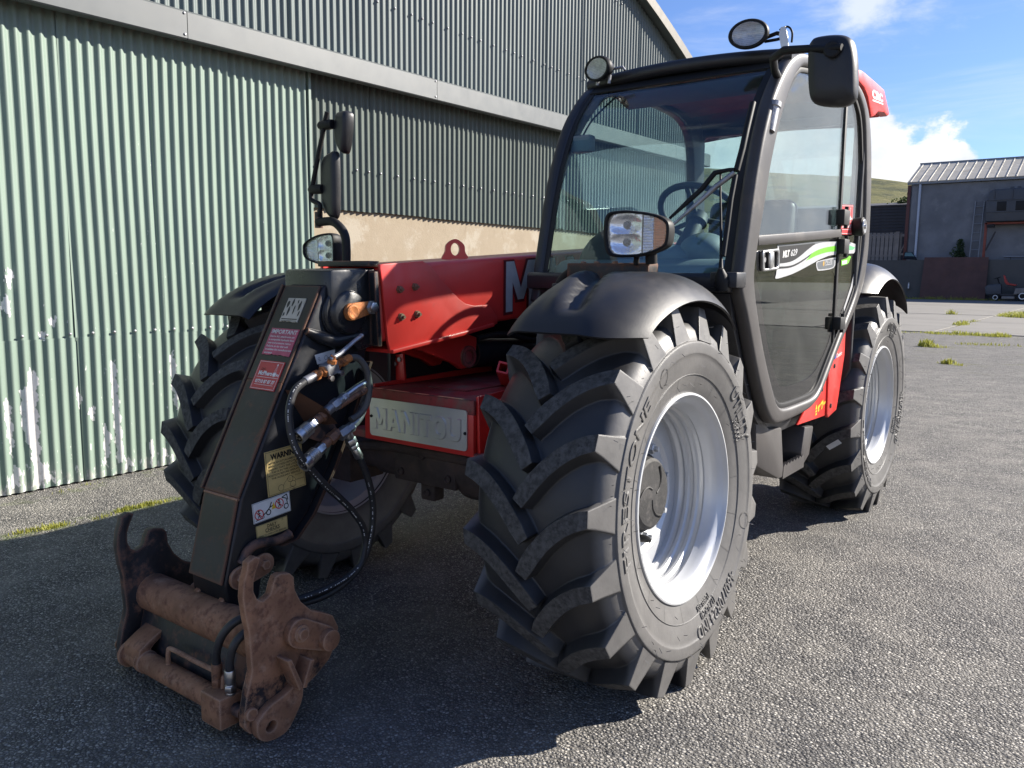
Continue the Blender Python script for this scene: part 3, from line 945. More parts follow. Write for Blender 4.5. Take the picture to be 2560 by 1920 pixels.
# the pale green door: an upper and a lower tier of sheets, laps standing slightly proud
SEAM = [-4.50, -3.90, -3.30, -2.73, -2.16, -1.60, -1.06, -0.52, 0.026, 0.592, 1.135, 1.885]
for a, b_ in zip(SEAM, SEAM[1:]):
    o1, o2 = rs.uniform(-0.003, 0.003), rs.uniform(-0.003, 0.003)
    corr_sheet('door_sheet', a, b_ + 0.03 if b_ < 1.8 else b_, 0.900, 3.0, XW + 0.006 + o1, MT['green_sheet'], rs, 12, 0.008)
    corr_sheet('door_sheet', a + 0.008, b_ + 0.035 if b_ < 1.8 else b_, 0.012, 0.922, XW + 0.013 + o2, MT['green_sheet'], rs, 6, 0.008)
# dark sheets above the rendered plinth, and the upper gable
y = 1.89
while y < 9.10:
    y2 = min(y + PITCH_C * 10, 9.15)
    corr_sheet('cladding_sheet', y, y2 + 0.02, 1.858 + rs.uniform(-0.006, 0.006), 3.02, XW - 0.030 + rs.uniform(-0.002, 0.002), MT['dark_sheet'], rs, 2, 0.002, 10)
    y = y2
y = -5.1
while y < 9.10:
    y2 = min(y + PITCH_C * 10, 9.15)
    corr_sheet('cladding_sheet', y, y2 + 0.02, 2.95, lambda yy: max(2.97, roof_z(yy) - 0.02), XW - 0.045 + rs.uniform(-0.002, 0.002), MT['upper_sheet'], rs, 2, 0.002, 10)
    y = y2
box('plinth_wall', (XW - 0.16, 5.525, 0.95), (0.20, 7.25, 1.90), MT['render'], barn, 0.0)
box('door_core', (XW - 0.055, -1.31, 1.5), (0.05, 6.36, 2.96), MT['black'], barn)
prism('door_edge_trim', [(XW - 0.06, 1.878), (XW + 0.022, 1.878), (XW + 0.022, 1.900), (XW - 0.06, 1.900)], 'z', 0.02, 3.0, MT['green_sheet'], barn)
# flashing beam over the door
FS = 0.0135
joints = [-5.15, -4.05, -1.63, 0.79, 3.21, 5.63, 8.05, 9.20]
for a, b_ in zip(joints, joints[1:]):
    bm = bmesh.new()
    zf = lambda yy: FS * (yy - 0.8)
    sec = [(-3.13, 3.075), (-2.965, 3.022), (-2.950, 3.008), (-2.950, 2.846), (-2.958, 2.838), (-3.02, 2.838), (-3.02, 2.852), (-2.966, 2.852), (-2.966, 2.998), (-3.13, 3.055)]
    A = [bm.verts.new((x, a + 0.0025, z + zf(a))) for x, z in sec]
    B = [bm.verts.new((x, b_ - 0.0025, z + zf(b_))) for x, z in sec]
    bm.faces.new(A); bm.faces.new(B[::-1])
    for i in range(len(sec)):
        k = (i + 1) % len(sec)
        bm.faces.new((A[i], B[i], B[k], A[k]))
    fp = link('flashing_panel', bm, MT['flash'], barn, 30)
    bm = bmesh.new()
    for zz in (2.868, 3.0):
        add_lathe(bm, [(0, 0), (0, 0.009), (0.004, 0.009), (0.007, 0.005), (0.007, 0)], (-2.950, b_ - 0.02, zz + zf(b_)), (1, 0, 0), 8)
    link('screw', bm, MT['steel'], fp)
# fixing screws, one mesh per row
def screws(spots, x):
    bm = bmesh.new()
    for (yy, zz) in spots:
        add_lathe(bm, [(0, 0), (0, 0.010), (0.003, 0.010), (0.006, 0.006), (0.008, 0)], (x + corr(yy), yy, zz), (1, 0, 0), 6)
    o = link('screws', bm, MT['steel'], barn, 0)
    o['kind'] = 'stuff'
pat = [0, 3, 6, 8, 10, 13, 16, 18]
ys = []
y = 1.988
while y < 8.9:
    for q in (0, 3, 6, 8): ys.append(y + q * PITCH_C)
    y += 10 * PITCH_C
screws([(yy, 2.19) for yy in ys] , XW - 0.030)
yu = [yy - 6.86 for yy in ys if yy < 7.6] + ys
screws([(yy, z) for yy in yu for z in (3.60, 4.65) if z < roof_z(yy) - 0.15], XW - 0.045)
screws([(-4.4 + k * PITCH_C * (2 if k % 2 else 2), 0.945) for k in range(46) if -4.4 + k * PITCH_C * 2 < 1.8], XW + 0.014)
# places where the paint has peeled to bare metal, following the corrugations
PATCH = [[(-0.246, 0.765), (-0.272, 0.671), (-0.308, 0.614), (-0.317, 0.415), (-0.281, 0.277), (-0.270, 0.142), (-0.249, 0.016), (-0.225, 0.061), (-0.155, 0.038), (-0.189, 0.172), (-0.224, 0.151), (-0.224, 0.535), (-0.213, 0.709)],
         [(0.260, 0.770), (0.225, 0.735), (0.230, 0.480), (0.246, 0.084), (0.286, 0.106), (0.263, 0.571)], [(0.662, 0.799), (0.638, 0.751), (0.650, 0.56), (0.668, 0.366), (0.697, 0.525)],
         [(-0.388, 0.589), (-0.412, 0.56), (-0.402, 0.418), (-0.378, 0.206), (-0.363, 0.378), (-0.373, 0.57)], [(-0.376, 0.179), (-0.400, 0.042), (-0.356, 0.05), (-0.340, 0.156)],
         [(0.171, 0.355), (0.158, 0.204), (0.172, 0.049), (0.205, 0.293)], [(0.105, 0.50), (0.062, 0.444), (0.108, 0.385), (0.118, 0.42)], [(0.461, 0.225), (0.468, 0.016), (0.500, 0.149)],
         [(0.55, 0.16), (0.56, 0.02), (0.60, 0.08)], [(0.72, 0.25), (0.74, 0.03), (0.79, 0.09), (0.75, 0.22)], [(-0.62, 0.45), (-0.66, 0.2), (-0.60, 0.02), (-0.56, 0.2)], [(0.02, 0.62), (0.00, 0.54), (0.03, 0.47), (0.04, 0.55)],
         [(-0.165, 0.975), (-0.19, 0.95), (-0.165, 0.91), (-0.14, 0.95)], [(0.30, 0.12), (0.29, 0.03), (0.35, 0.06)], [(-0.33, 1.36), (-0.36, 1.27), (-0.32, 1.22), (-0.30, 1.30)], [(-0.10, 1.06), (-0.13, 1.02), (-0.09, 0.99), (-0.075, 1.03)],
         [(-0.36, 1.20), (-0.38, 1.10), (-0.34, 1.06), (-0.33, 1.15)]]
def inside(p, poly):
    c = False
    for i in range(len(poly)):
        a, b_ = poly[i], poly[i - 1]
        if (a[1] > p[1]) != (b_[1] > p[1]) and p[0] < (b_[0] - a[0]) * (p[1] - a[1]) / (b_[1] - a[1]) + a[0]: c = not c
    return c
rp = random.Random(21)
for poly in PATCH:
    bm = bmesh.new()
    ys_, zs_ = [q[0] for q in poly], [q[1] for q in poly]
    dy, dz = 0.0036, 0.0065
    zmin = min(zs_)
    ph = rp.uniform(0, 9)
    def keep(i, k):
        yy, zz = min(ys_) + (i + 0.5) * dy, zmin + (k + 0.5) * dz
        return inside((yy + 0.006 * sin(zz * 61 + ph) + 0.003 * sin(zz * 190 + yy * 90), zz + 0.012 * sin(yy * 130 + ph) + 0.008 * sin(yy * 310)), poly)
    vs = {}
    def vert(i, k):
        if (i, k) not in vs:
            yy, zz = min(ys_) + i * dy, zmin + k * dz
            xs = [f(yy, zz) for (a, b_, c, d, f) in SURF if a <= yy <= b_ and c - 0.03 <= zz and not callable(d) and zz <= d]
            vs[i, k] = bm.verts.new((max(xs) + 0.0012, yy, zz))
        return vs[i, k]
    for i in range(int((max(ys_) - min(ys_)) / dy) + 1):
        for k in range(int((max(zs_) - zmin) / dz) + 1):
            if keep(i, k): bm.faces.new((vert(i, k), vert(i + 1, k), vert(i + 1, k + 1), vert(i, k + 1)))
    if len(bm.faces) < 6: bm.free(); continue
    r = bmesh.ops.extrude_edge_only(bm, edges=[e for e in bm.edges if e.is_boundary])
    bmesh.ops.translate(bm, verts=[g for g in r['geom'] if isinstance(g, bmesh.types.BMVert)], vec=(-0.005, 0, 0))
    link('bare_patch', bm, MT['galv'], barn, 60, keep=True)
# roof, verge and the rest of the shell
G = [[Vector((x, -5.2 + 14.45 * i / 40, roof_z(-5.2 + 14.45 * i / 40) + 0.03)) for i in range(41)] for x in (-3.04, -14.0)]
shell('roof', G, 0.04, MT['upper_sheet'], barn)
bm = bmesh.new()
A = [[bm.verts.new((x, -5.25 + 14.55 * i / 40, roof_z(-5.25 + 14.55 * i / 40) + dz)) for i in range(41)] for x, dz in ((-2.99, -0.05), (-2.99, 0.085), (-3.2, 0.085), (-3.2, 0.075), (-3.005, 0.072), (-3.005, -0.05))]
for p_, q_ in zip(A, A[1:] + A[:1]):
    for i in range(40): bm.faces.new((p_[i], p_[i + 1], q_[i + 1], q_[i]))
link('verge_trim', bm, MT['verge'], barn)
box('side_wall', (-8.5, 9.11, 2.0), (10.6, 0.08, 4.0), MT['dark_sheet'], barn)
box('back_wall', (-13.9, 2.0, 2.0), (0.08, 14.2, 4.0), MT['dark_sheet'], barn)
box('side_wall', (-8.5, -5.11, 2.0), (10.6, 0.08, 4.0), MT['dark_sheet'], barn)

# ================================================================== THE TELEHANDLER
TH = tag(empty('telehandler', (0, 0.8, 0)), 'red and black telehandler with glazed cab, lowered boom and rusty empty carriage', 'telehandler')

# ------------------------------------------------------------------ wheels
NSEG = 96
CARC = [(-0.198, 0.330), (-0.206, 0.345), (-0.214, 0.375), (-0.226, 0.415), (-0.233, 0.450), (-0.2345, 0.462), (-0.2375, 0.466), (-0.2385, 0.490), (-0.2365, 0.502), (-0.229, 0.506), (-0.2275, 0.512), (-0.217, 0.538), (-0.196, 0.560), (-0.160, 0.574), (-0.10, 0.582), (0, 0.585)]
CARC = CARC + [(-u, r) for u, r in CARC[-2::-1]]
def carc_r(u):
    u = -abs(u)
    half = [q for q in CARC[:16]][9:]
    for (a, r), (b_, r_) in zip(half, half[1:]):
        if a <= u <= b_: return r + (r_ - r) * (u - a) / (b_ - a)
    return half[0][1] if u < half[0][0] else 0.585
def side_u(r):
    for (a, ra), (b_, rb) in zip(CARC[:10], CARC[1:10]):
        if min(ra, rb) <= r <= max(ra, rb) and rb != ra: return -(a + (b_ - a) * (r - ra) / (rb - ra))
    return 0.2375
def pol(u, r, a, m=1):
    """point on the wheel; a = 0 faces forward (-y), growing upward"""
    return Vector((m * u, -r * cos(a), r * sin(a)))
NL = 19
def tyre_mesh(m):
    bm = bmesh.new()
    R = [[bm.verts.new(pol(u, r, 2 * pi * k / NSEG, m)) for k in range(NSEG)] for u, r in CARC]
    for A, B in zip(R, R[1:]):
        for k in range(NSEG):
            f = bm.faces.new((A[k], A[(k + 1) % NSEG], B[(k + 1) % NSEG], B[k]))
    # tread bars: curved, from the shoulder to a blunt nose just past the middle
    D = 0.30
    T = [0.0, 0.10, 0.22, 0.36, 0.50, 0.64, 0.78, 0.90, 1.0]
    for sd in (1, -1):
        for k in range(NL):
            a0 = 2 * pi * (k + (0.5 if sd < 0 else 0)) / NL + 0.12
            cen = []
            for t in T:
                u = 0.212 + (-0.010 - 0.212) * t
                cen.append((u, a0 - D * (0.25 * t + 0.75 * t ** 2.1)))
            top, base = [], []
            for i, (u, a) in enumerate(cen):
                j, l = max(0, i - 1), min(len(cen) - 1, i + 1)
                du, da = cen[l][0] - cen[j][0], (cen[l][1] - cen[j][1]) * 0.6
                L = sqrt(du * du + da * da)
                nu, na = -da / L, du / L                      # across the bar, in metres
                wt_ = 0.0235 if i < 8 else 0.019
                wb = wt_ + 0.011 + (0.010 if i == 0 else 0)
                rt_ = 0.627 - 0.22 * u * u
                if i == 0: rt_ -= 0.003
                pr = []
                for s_, w, top_ in ((1, wt_, 1), (-1, wt_, 1), (1, wb, 0), (-1, wb, 0)):
                    uu = u + nu * w * s_
                    aa = a + na * w * s_ / 0.6
                    if i == 0 and top_: uu = u
                    rr = (0.627 - 0.22 * uu * uu) if top_ else carc_r(uu) - 0.006
                    pr.append(bm.verts.new(pol(sd * uu, rr, aa, m)))
                top.append((pr[0], pr[1])); base.append((pr[2], pr[3]))
            for i in range(len(cen) - 1):
                f = bm.faces.new((top[i][0], top[i][1], top[i + 1][1], top[i + 1][0])); f.material_index = 1
                bm.faces.new((top[i][0], top[i + 1][0], base[i + 1][0], base[i][0]))
                bm.faces.new((top[i][1], base[i][1], base[i + 1][1], top[i + 1][1]))
            bm.faces.new((top[-1][0], top[-1][1], base[-1][1], base[-1][0]))
            # shoulder foot: the end of the bar runs down the shoulder, growing wider
            u, a = cen[0]
            ft = []
            for s_ in (1, -1):
                ft.append(bm.verts.new(pol(sd * 0.2335, 0.509, a + (0.050 if s_ > 0 else -0.050) / 0.51 * -1 * 1.0, m)))
            # order so that the foot lines up with the sides of the bar
            if abs((ft[0].co - top[0][0].co).length) > abs((ft[1].co - top[0][0].co).length): ft.reverse()
            bk = []
            for v_ in ft:
                bk.append(bm.verts.new(v_.co * 0.985 - Vector((m * sd * 0.02, 0, 0))))
            bm.faces.new((top[0][0], ft[0], ft[1], top[0][1]))
            bm.faces.new((top[0][0], base[0][0], bk[0], ft[0]))
            bm.faces.new((top[0][1], ft[1], bk[1], base[0][1]))
    return bm
RIM = [(-0.206, 0.331), (-0.210, 0.337), (-0.205, 0.340), (-0.196, 0.336), (-0.188, 0.318), (-0.180, 0.306), (-0.150, 0.300), (-0.10, 0.286), (-0.02, 0.280), (0.045, 0.283),
       (0.052, 0.288), (0.062, 0.289), (0.070, 0.283), (0.080, 0.284), (0.086, 0.291), (0.096, 0.292), (0.104, 0.286), (0.114, 0.287), (0.120, 0.295), (0.132, 0.297), (0.140, 0.292), (0.158, 0.299), (0.176, 0.303), (0.186, 0.310), (0.193, 0.320), (0.199, 0.326), (0.206, 0.328), (0.211, 0.332), (0.210, 0.338), (0.204, 0.340), (0.196, 0.337)]
DISC = [(0.020, 0.290), (0.030, 0.284), (0.034, 0.270), (0.044, 0.232), (0.046, 0.205), (0.036, 0.190), (0.036, 0.12), (0.036, 0.0)]
HUB = [(0.036, 0.135), (0.052, 0.132), (0.056, 0.122), (0.078, 0.118), (0.086, 0.108), (0.089, 0.06), (0.090, 0.0)]
def arc_text(bm, s, r, a_mid, cap, m, h=0.0035, bold=0.02, flip=False, shear=0.0, wide=1.0):
    """raised letters round the outer sidewall"""
    V, F, w = text_mesh(s, bold, shear)
    vs = []
    for x, y in V:
        t = (x - w / 2) * cap * wide / r
        rr = r + (y - 0.5) * cap * (-1 if flip else 1)
        # seen from outside: clockwise along the top of the wheel
        a = a_mid - (t if flip else -t) * 1.0
        vs.append(bm.verts.new(pol(side_u(rr) + h, rr, a, m)))
    V0 = len(vs)
    vb = [bm.verts.new(v.co - Vector((m * (h + 0.003), 0, 0))) for v in vs]
    cnt = {}
    for f in F:
        for i in range(len(f)):
            e = (f[i], f[(i + 1) % len(f)])
            cnt[tuple(sorted(e))] = cnt.get(tuple(sorted(e)), 0) + 1
        try: bm.faces.new([vs[i] for i in f])
        except ValueError: pass
    for (i, k), c in cnt.items():
        if c == 1:
            try: bm.faces.new((vs[i], vs[k], vb[k], vb[i]))
            except ValueError: pass
WB = 2.579
ZA = 0.6104
WX = 0.8125
WMESH = {}
def wheel(side, y, roll, camber=0.0, label=None):
    m = side
    w = empty('wheel', (m * WX, y, ZA), TH)
    WLOC[w.name] = Vector((0, 0, 0))                                   # children are built round the axle
    def part(name, make, mats, smooth, sub=True):
        if (name, m) not in WMESH:
            o = link(name, make(), mats, None, smooth)
            c = o.location.copy()
            o.data.transform(Matrix.Translation(c))
            WMESH[name, m] = o.data
        else:
            o = bpy.data.objects.new(name, WMESH[name, m]); COL.objects.link(o)
        o.parent = w; o.location = (0, 0, 0)
        return o
    part('tyre', lambda: tyre_mesh(m), [MT['tyre'], MT['tread_top']], 32)
    def rim():
        bm = bmesh.new(); add_lathe(bm, RIM, (0, 0, 0), (m, 0, 0), 96); return bm
    part('rim', rim, MT['silver'], 30)
    def disc():
        bm = bmesh.new(); add_lathe(bm, DISC, (0, 0, 0), (m, 0, 0), 72)
        add_lathe(bm, [(u - 0.02, r) for u, r in DISC[:-1]] + [(0.016, 0)], (0, 0, 0), (m, 0, 0), 72)
        return bm
    part('wheel_disc', disc, MT['silver'], 30)
    def nuts():
        bm = bmesh.new()
        for k in range(8):
            a = 2 * pi * k / 8 + 0.2
            add_lathe(bm, [(0.03, 0.018), (0.05, 0.018), (0.052, 0.015), (0.052, 0.010), (0.066, 0.009), (0.067, 0)], (0, 0.160 * cos(a), 0.160 * sin(a)), (m, 0, 0), 6)
        return bm
    part('wheel_nuts', nuts, MT['silver'], 30)['kind'] = 'stuff'
    def hub():
        bm = bmesh.new(); add_lathe(bm, HUB, (0, 0, 0), (m, 0, 0), 40)
        for k in range(3):                                            # ridges curling over the cap
            pts = [(m * 0.089, (0.02 + 0.026 * i) * cos(2.1 * k + 0.35 * i), (0.02 + 0.026 * i) * sin(2.1 * k + 0.35 * i)) for i in range(4)]
            add_tube(bm, spline(pts, 4), 0.004, 6)
        return bm
    part('hub_cap', hub, MT['hub'], 35)
    def letters():
        bm = bmesh.new()
        # angle pi/2 is the top of the wheel; +y is behind
        arc_text(bm, 'FIRESTONE', 0.458, 0.32, 0.046, m, wide=1.55, bold=0.01)
        arc_text(bm, 'UTILITY', 0.452, 2.62, 0.044, m, wide=1.0, bold=0.02)
        arc_text(bm, 'R8000', 0.410, 2.72, 0.026, m, wide=0.95)
        arc_text(bm, '460/70R24 IND', 0.452, 4.33, 0.040, m, bold=0.02, wide=0.9)
        arc_text(bm, '(17.5LR24)', 0.412, 4.45, 0.020, m, wide=0.9)
        arc_text(bm, 'TUBELESS', 0.383, 4.48, 0.018, m, wide=0.9)
        for (a, rr) in ((3.52, 0.452), (1.12, 0.452)):
            R_ = 0.030
            for ri, ro in ((0.026, 0.030),):
                P = lambda q, f: pol(side_u(max(0.40, rr + q * cos(f))) + 0.003, rr + q * cos(f), a + q * sin(f) / rr, m)
                A = [bm.verts.new(P(ro, 2 * pi * k / 24)) for k in range(24)]; B = [bm.verts.new(P(ri, 2 * pi * k / 24)) for k in range(24)]
                for k in range(24): bm.faces.new((A[k], A[(k + 1) % 24], B[(k + 1) % 24], B[k]))
        # spew hairs left by the mould
        rnd = random.Random(4)
        for k in range(90):
            a = rnd.uniform(0, 2 * pi); rr = rnd.choice((0.372, 0.43, 0.478, 0.492, 0.53, 0.56))
            p0 = pol((side_u(rr) if rr < 0.5 else 0.226) + 0.001, rr, a, m)
            q0 = p0 + Vector((m * 0.012, rnd.uniform(-0.012, 0.012), rnd.uniform(-0.014, 0.004)))
            d_ = Vector((0, 0.0007, 0.0007))
            bm.faces.new((bm.verts.new(p0 - d_), bm.verts.new(p0 + d_), bm.verts.new(q0 + d_), bm.verts.new(q0 - d_)))
        # rings and radial ticks moulded in the wall
        for rr in (0.398,):
            add_lathe(bm, [(side_u(rr - 0.002), rr - 0.002), (side_u(rr) + 0.003, rr), (side_u(rr + 0.002), rr + 0.002)], (0, 0, 0), (m, 0, 0), 90)
        for k in range(18):
            a = 2 * pi * k / 18
            for da in (0.0,):
                p = [pol(side_u(r) + 0.0018, r, a + d2, m) for r in (0.345, 0.37, 0.397) for d2 in (-0.0025, 0.0025)]
                v = [bm.verts.new(x) for x in p]
                bm.faces.new((v[0], v[1], v[3], v[2])); bm.faces.new((v[2], v[3], v[5], v[4]))
        return bm
    part('tyre_lettering', letters, MT['tyre'], 30)
    def valve():
        bm = bmesh.new(); add_tube(bm, [(m * 0.03, -0.02, -0.150), (m * 0.07, -0.02, -0.150), (m * 0.085, -0.02, -0.155)], [0.014, 0.012, 0.008], 8); return bm
    part('valve', valve, MT['black'], 40)
    w.rotation_euler = (roll, -camber * 1.0 * side if camber else 0, 0)
    if label: w['label'] = label
    return w
wheel(1, 0.0, 0.0, 0.0584)
wheel(-1, 0.0, 0.31, 0.0)
wheel(1, WB, 0.9)
wheel(-1, WB, 1.3)

tl_ = sticker('tyre_label', Quad((0.905, 1.968, 0.455), (0.965, 1.962, 0.500), (0.985, 1.962, 0.482), (0.925, 1.968, 0.437)), MT['vinyl_white'], TH)
# ------------------------------------------------------------------ mudguards
def fender(side, y0, z0, rc, th0, th1, xin, xout, groove, name, drop0=0.0, drop1=0.0):
    G = []
    NT, NS = 44, 30
    for i in range(NT + 1):
        row = []
        f = i / NT
        for j in range(NS + 1):
            s = j / NS
            x = xin + (xout - xin) * (1 - (1 - s) ** 1.15 if s > 0.5 else s / 0.5 * (1 - 0.5 ** 1.15))
            t0_ = th0 - 9 * max(0, (x - (xout - 0.13)) / 0.13) ** 2.5
            th = radians(t0_ + (th1 - t0_) * i / NT)
            e = (x - (xout - 0.16)) / 0.16                     # roll down towards the outside
            r = rc - (0.085 * max(0, e) ** 2.4) - 0.02 * max(0, (xin + 0.05 - x) / 0.05) ** 2
            if groove:
                # a flat-bottomed trough running back from near the front lip, slanting inward
                gx = groove - 0.26 * f
                w = max(0, 1 - (abs(x - gx) / 0.040) ** 3)
                g = w * min(1, max(0, (f - 0.10) / 0.07))
                r -= 0.030 * g
                r += 0.010 * exp(-((x - gx + 0.065) / 0.026) ** 2) * min(1, max(0, (f - 0.08) / 0.08))
            en = max(0, (f - 0.80) / 0.20)
            r -= drop1 * en ** 2
            st = max(0, (0.10 - f) / 0.10)
            r -= drop0 * st ** 2
            row.append(Vector((side * x, y0 - r * sin(th), z0 + r * cos(th))))
        G.append(row)
    return shell(name, G, 0.007, MT['grey_plastic'], TH, 60)
fender(1, 0.0, ZA, 0.725, 40, -30, 0.635, 1.03, 0.845, 'front_mudguard', 0.006, 0.02)
fender(-1, 0.0, ZA, 0.725, 40, -36, 0.635, 1.03, 0.845, 'front_mudguard', 0.006, 0.02)
fender(1, WB, ZA, 0.80, 36, -42, 0.62, 1.04, None, 'rear_mudguard', 0.0, 0.03)
fender(-1, WB, ZA, 0.80, 36, -42, 0.62, 1.04, None, 'rear_mudguard', 0.0, 0.03)

# ------------------------------------------------------------------ axles and chassis
def axle(y, name):
    bm = bmesh.new()
    add_lathe(bm, [(-0.60, 0.0), (-0.60, 0.085), (-0.36, 0.085), (-0.33, 0.10), (0.12, 0.10), (0.14, 0.13), (0.26, 0.13), (0.30, 0.10), (0.33, 0.10), (0.36, 0.085), (0.60, 0.085), (0.60, 0)], (0, y, 0.60), (1, 0, 0), 20)
    for sgn in (-1, 1):
        add_box(bm, (sgn * 0.52, y, 0.60), (0.12, 0.20, 0.30))
        add_box(bm, (sgn * 0.52, y - 0.13, 0.66), (0.10, 0.06, 0.05))
    add_box(bm, (-0.01, y - 0.045, 0.600), (0.32, 0.17, 0.155)); add_box(bm, (-0.01, y - 0.08, 0.490), (0.075, 0.06, 0.07))
    add_box(bm, (0.22, y - 0.02, 0.585), (0.16, 0.15, 0.16)); add_box(bm, (-0.23, y - 0.02, 0.60), (0.13, 0.12, 0.14))
    add_tube(bm, [(-0.55, y - 0.16, 0.62), (-0.20, y - 0.12, 0.65), (0.20, y - 0.12, 0.65), (0.55, y - 0.16, 0.62)], [0.016, 0.022, 0.022, 0.016], 10)
    bmesh.ops.recalc_face_normals(bm, faces=bm.faces)
    bev(bm, 0.010, 2, 40)
    o = link(name, bm, MT['axle'], TH)
    bm = bmesh.new()
    for (x, z) in ((-0.02, 0.635), (0.115, 0.565), (-0.13, 0.56), (-0.01, 0.487)):
        yy = y - 0.130 if z > 0.5 else y - 0.110
        add_lathe(bm, [(0, 0.016), (0.008, 0.016), (0.010, 0.012), (0.004, 0.008), (0.004, 0)], (x, yy, z), (0, -1, 0), 10)
    each('axle_plug', bm, MT['axle'], o)
    return o
axle(0.0, 'front_axle')
axle(WB, 'rear_axle')
# box-section frame; the front carries the deck and the maker's plate
bm = bmesh.new()
add_prism(bm, [(-0.19, 0.700), (-0.19, 0.868), (-0.10, 0.876), (2.9, 0.90), (2.9, 0.62), (0.35, 0.62), (0.0, 0.68)], 'x', -0.24, 0.30)
bmesh.ops.recalc_face_normals(bm, faces=bm.faces)
bev(bm, 0.006, 2)
chassis = link('chassis', bm, MT['red'], TH)
prism('chassis_deck', [(-0.235, -0.205), (0.305, -0.205), (0.305, 0.60), (-0.235, 0.60)], 'z', 0.878, 0.886, MT['red_deck'], TH, 0.002)
prism('deck_lip', [(-0.24, -0.214), (0.31, -0.214), (0.31, -0.204), (-0.24, -0.204)], 'z', 0.84, 0.893, MT['red_deck'], TH, 0.002)
prism('deck_rail', [(-0.165, 0.886), (0.58, 0.886), (0.58, 0.915), (-0.165, 0.900)], 'x', -0.246, -0.236, MT['red'], TH, 0.001)
box('deck_hatch', (0.02, 0.10, 0.888), (0.20, 0.26, 0.006), MT['red_deck'], TH, 0.002)
prism('front_bumper_plate', [(-0.245, 0.690), (0.305, 0.690), (0.305, 0.872), (-0.245, 0.872)], 'y', -0.212, -0.192, MT['red'], TH, 0.003)
box('tow_ear', (-0.285, -0.14, 0.70), (0.13, 0.10, 0.035), MT['red_deck'], TH, 0.006)
box('tow_ear', (0.335, -0.16, 0.675), (0.10, 0.10, 0.055), MT['red_deck'], TH, 0.006)
bm = bmesh.new()
add_ring(bm, [(0.155, 0.918), (0.20, 0.918), (0.20, 0.962), (0.155, 0.962)], [(0.162, 0.925), (0.193, 0.925), (0.193, 0.955), (0.162, 0.955)], 'y', 0.02, 0.26, (0.1775, 0.94), 32)
bmesh.ops.transform(bm, matrix=Matrix.Translation((0.1775, 0.14, 0.94)) @ Matrix.Rotation(radians(-24), 4, 'X') @ Matrix.Rotation(radians(30), 4, 'Z') @ Matrix.Translation((-0.1775, -0.14, -0.94)), verts=bm.verts)
link('square_tube', bm, MT['red'], TH)
prism('bumper_wing', [(-0.200, 0.905), (-0.05, 0.912), (-0.02, 0.80), (-0.09, 0.720), (-0.19, 0.690)], 'x', 0.306, 0.318, MT['red'], TH, 0.002)
prism('bumper_wing', [(-0.200, 0.905), (-0.05, 0.912), (-0.02, 0.80), (-0.09, 0.720), (-0.19, 0.690)], 'x', 0.400, 0.412, MT['red'], TH, 0.002)
prism('wing_web', [(0.318, 0.700), (0.400, 0.730), (0.400, 0.86), (0.318, 0.80)], 'y', -0.10, -0.088, MT['red'], TH)
prism('red_bracket', [(-0.29, 0.90), (-0.215, 0.90), (-0.225, 1.01), (-0.275, 1.00)], 'y', -0.02, -0.008, MT['red'], TH, 0.002)
bm = bmesh.new()
for (x, z) in ((-0.265, 0.965), (-0.24, 0.985)): add_lathe(bm, [(0, 0.010), (0.008, 0.010), (0.009, 0)], (x, -0.020, z), (0, -1, 0), 6)
each('bolt', bm, MT['steel'], TH)
# maker's plate with embossed name
bm = bmesh.new()
pl = []
for (cx_, cz_, a0) in ((0.268, 0.842, 0), (-0.196, 0.842, 90), (-0.196, 0.722, 180), (0.268, 0.722, 270)):
    for k in range(5):
        a = radians(a0 + 22.5 * k); pl.append((cx_ + 0.013 * cos(a), cz_ + 0.013 * sin(a)))
add_prism(bm, pl, 'y', -0.219, -0.2125)
bmesh.ops.recalc_face_normals(bm, faces=bm.faces)
plate = link('maker_plate', bm, MT['alu'], TH)
q = Quad((-0.209, -0.219, 0.855), (0.281, -0.219, 0.855), (0.281, -0.219, 0.709), (-0.209, -0.219, 0.709))
def emb(bm): block_letters(bm, 'MANITOU', lambda x, y, h: q.at(0.050 + 0.895 * x, 0.21 + 0.54 * y, h), 0.0, 0.045, 0.0050, -0.0006)
bm = bmesh.new(); emb(bm); link('embossed_lettering', bm, MT['alu'], plate, 0)
bm = bmesh.new()
for (x, z) in ((-0.200, 0.784), (0.273, 0.773)): add_lathe(bm, [(0, 0.0062), (0.004, 0.0055), (0.0055, 0)], (x, -0.219, z), (0, -1, 0), 10)
each('rivet', bm, MT['black'], plate)

# ------------------------------------------------------------------ boom
XB0, XB1 = -0.29, 0.0
def bz(y): return 1.380 + 0.068 * (y - 0.0)                           # top edge line of the boom
BT = [(-0.36, bz(-0.36)), (3.3, bz(3.3)), (3.3, bz(3.3) - 0.27), (-0.36, bz(-0.36) - 0.27)]
boom = prism('boom', BT, 'x', XB0, XB1, MT['red'], TH, 0.018, 3)
PL = [(-0.371, 1.360), (-0.154, 1.377), (-0.120, 1.364), (-0.099, 1.350), (-0.047, 1.304), (0.010, 1.265), (0.051, 1.235), (0.092, 1.215), (0.155, 1.204), (0.242, 1.208), (0.293, 1.160), (0.299, 1.128), (0.262, 1.118), (0.062, 1.090), (-0.322, 1.046), (-0.336, 1.09), (-0.362, 1.30)]
prism('boom_side_plate', PL, 'x', 0.0, 0.014, MT['red'], TH, 0.004, 2, 50)
prism('boom_side_plate', PL, 'x', -0.304, -0.29, MT['red'], TH, 0.004, 2, 50)
prism('boom_bottom_flange', [(0.262, 1.118), (0.062, 1.090), (-0.322, 1.046), (-0.322, 1.060), (0.062, 1.104), (0.262, 1.132)], 'x', -0.30, 0.026, MT['red'], TH, 0.003)
bm = bmesh.new()
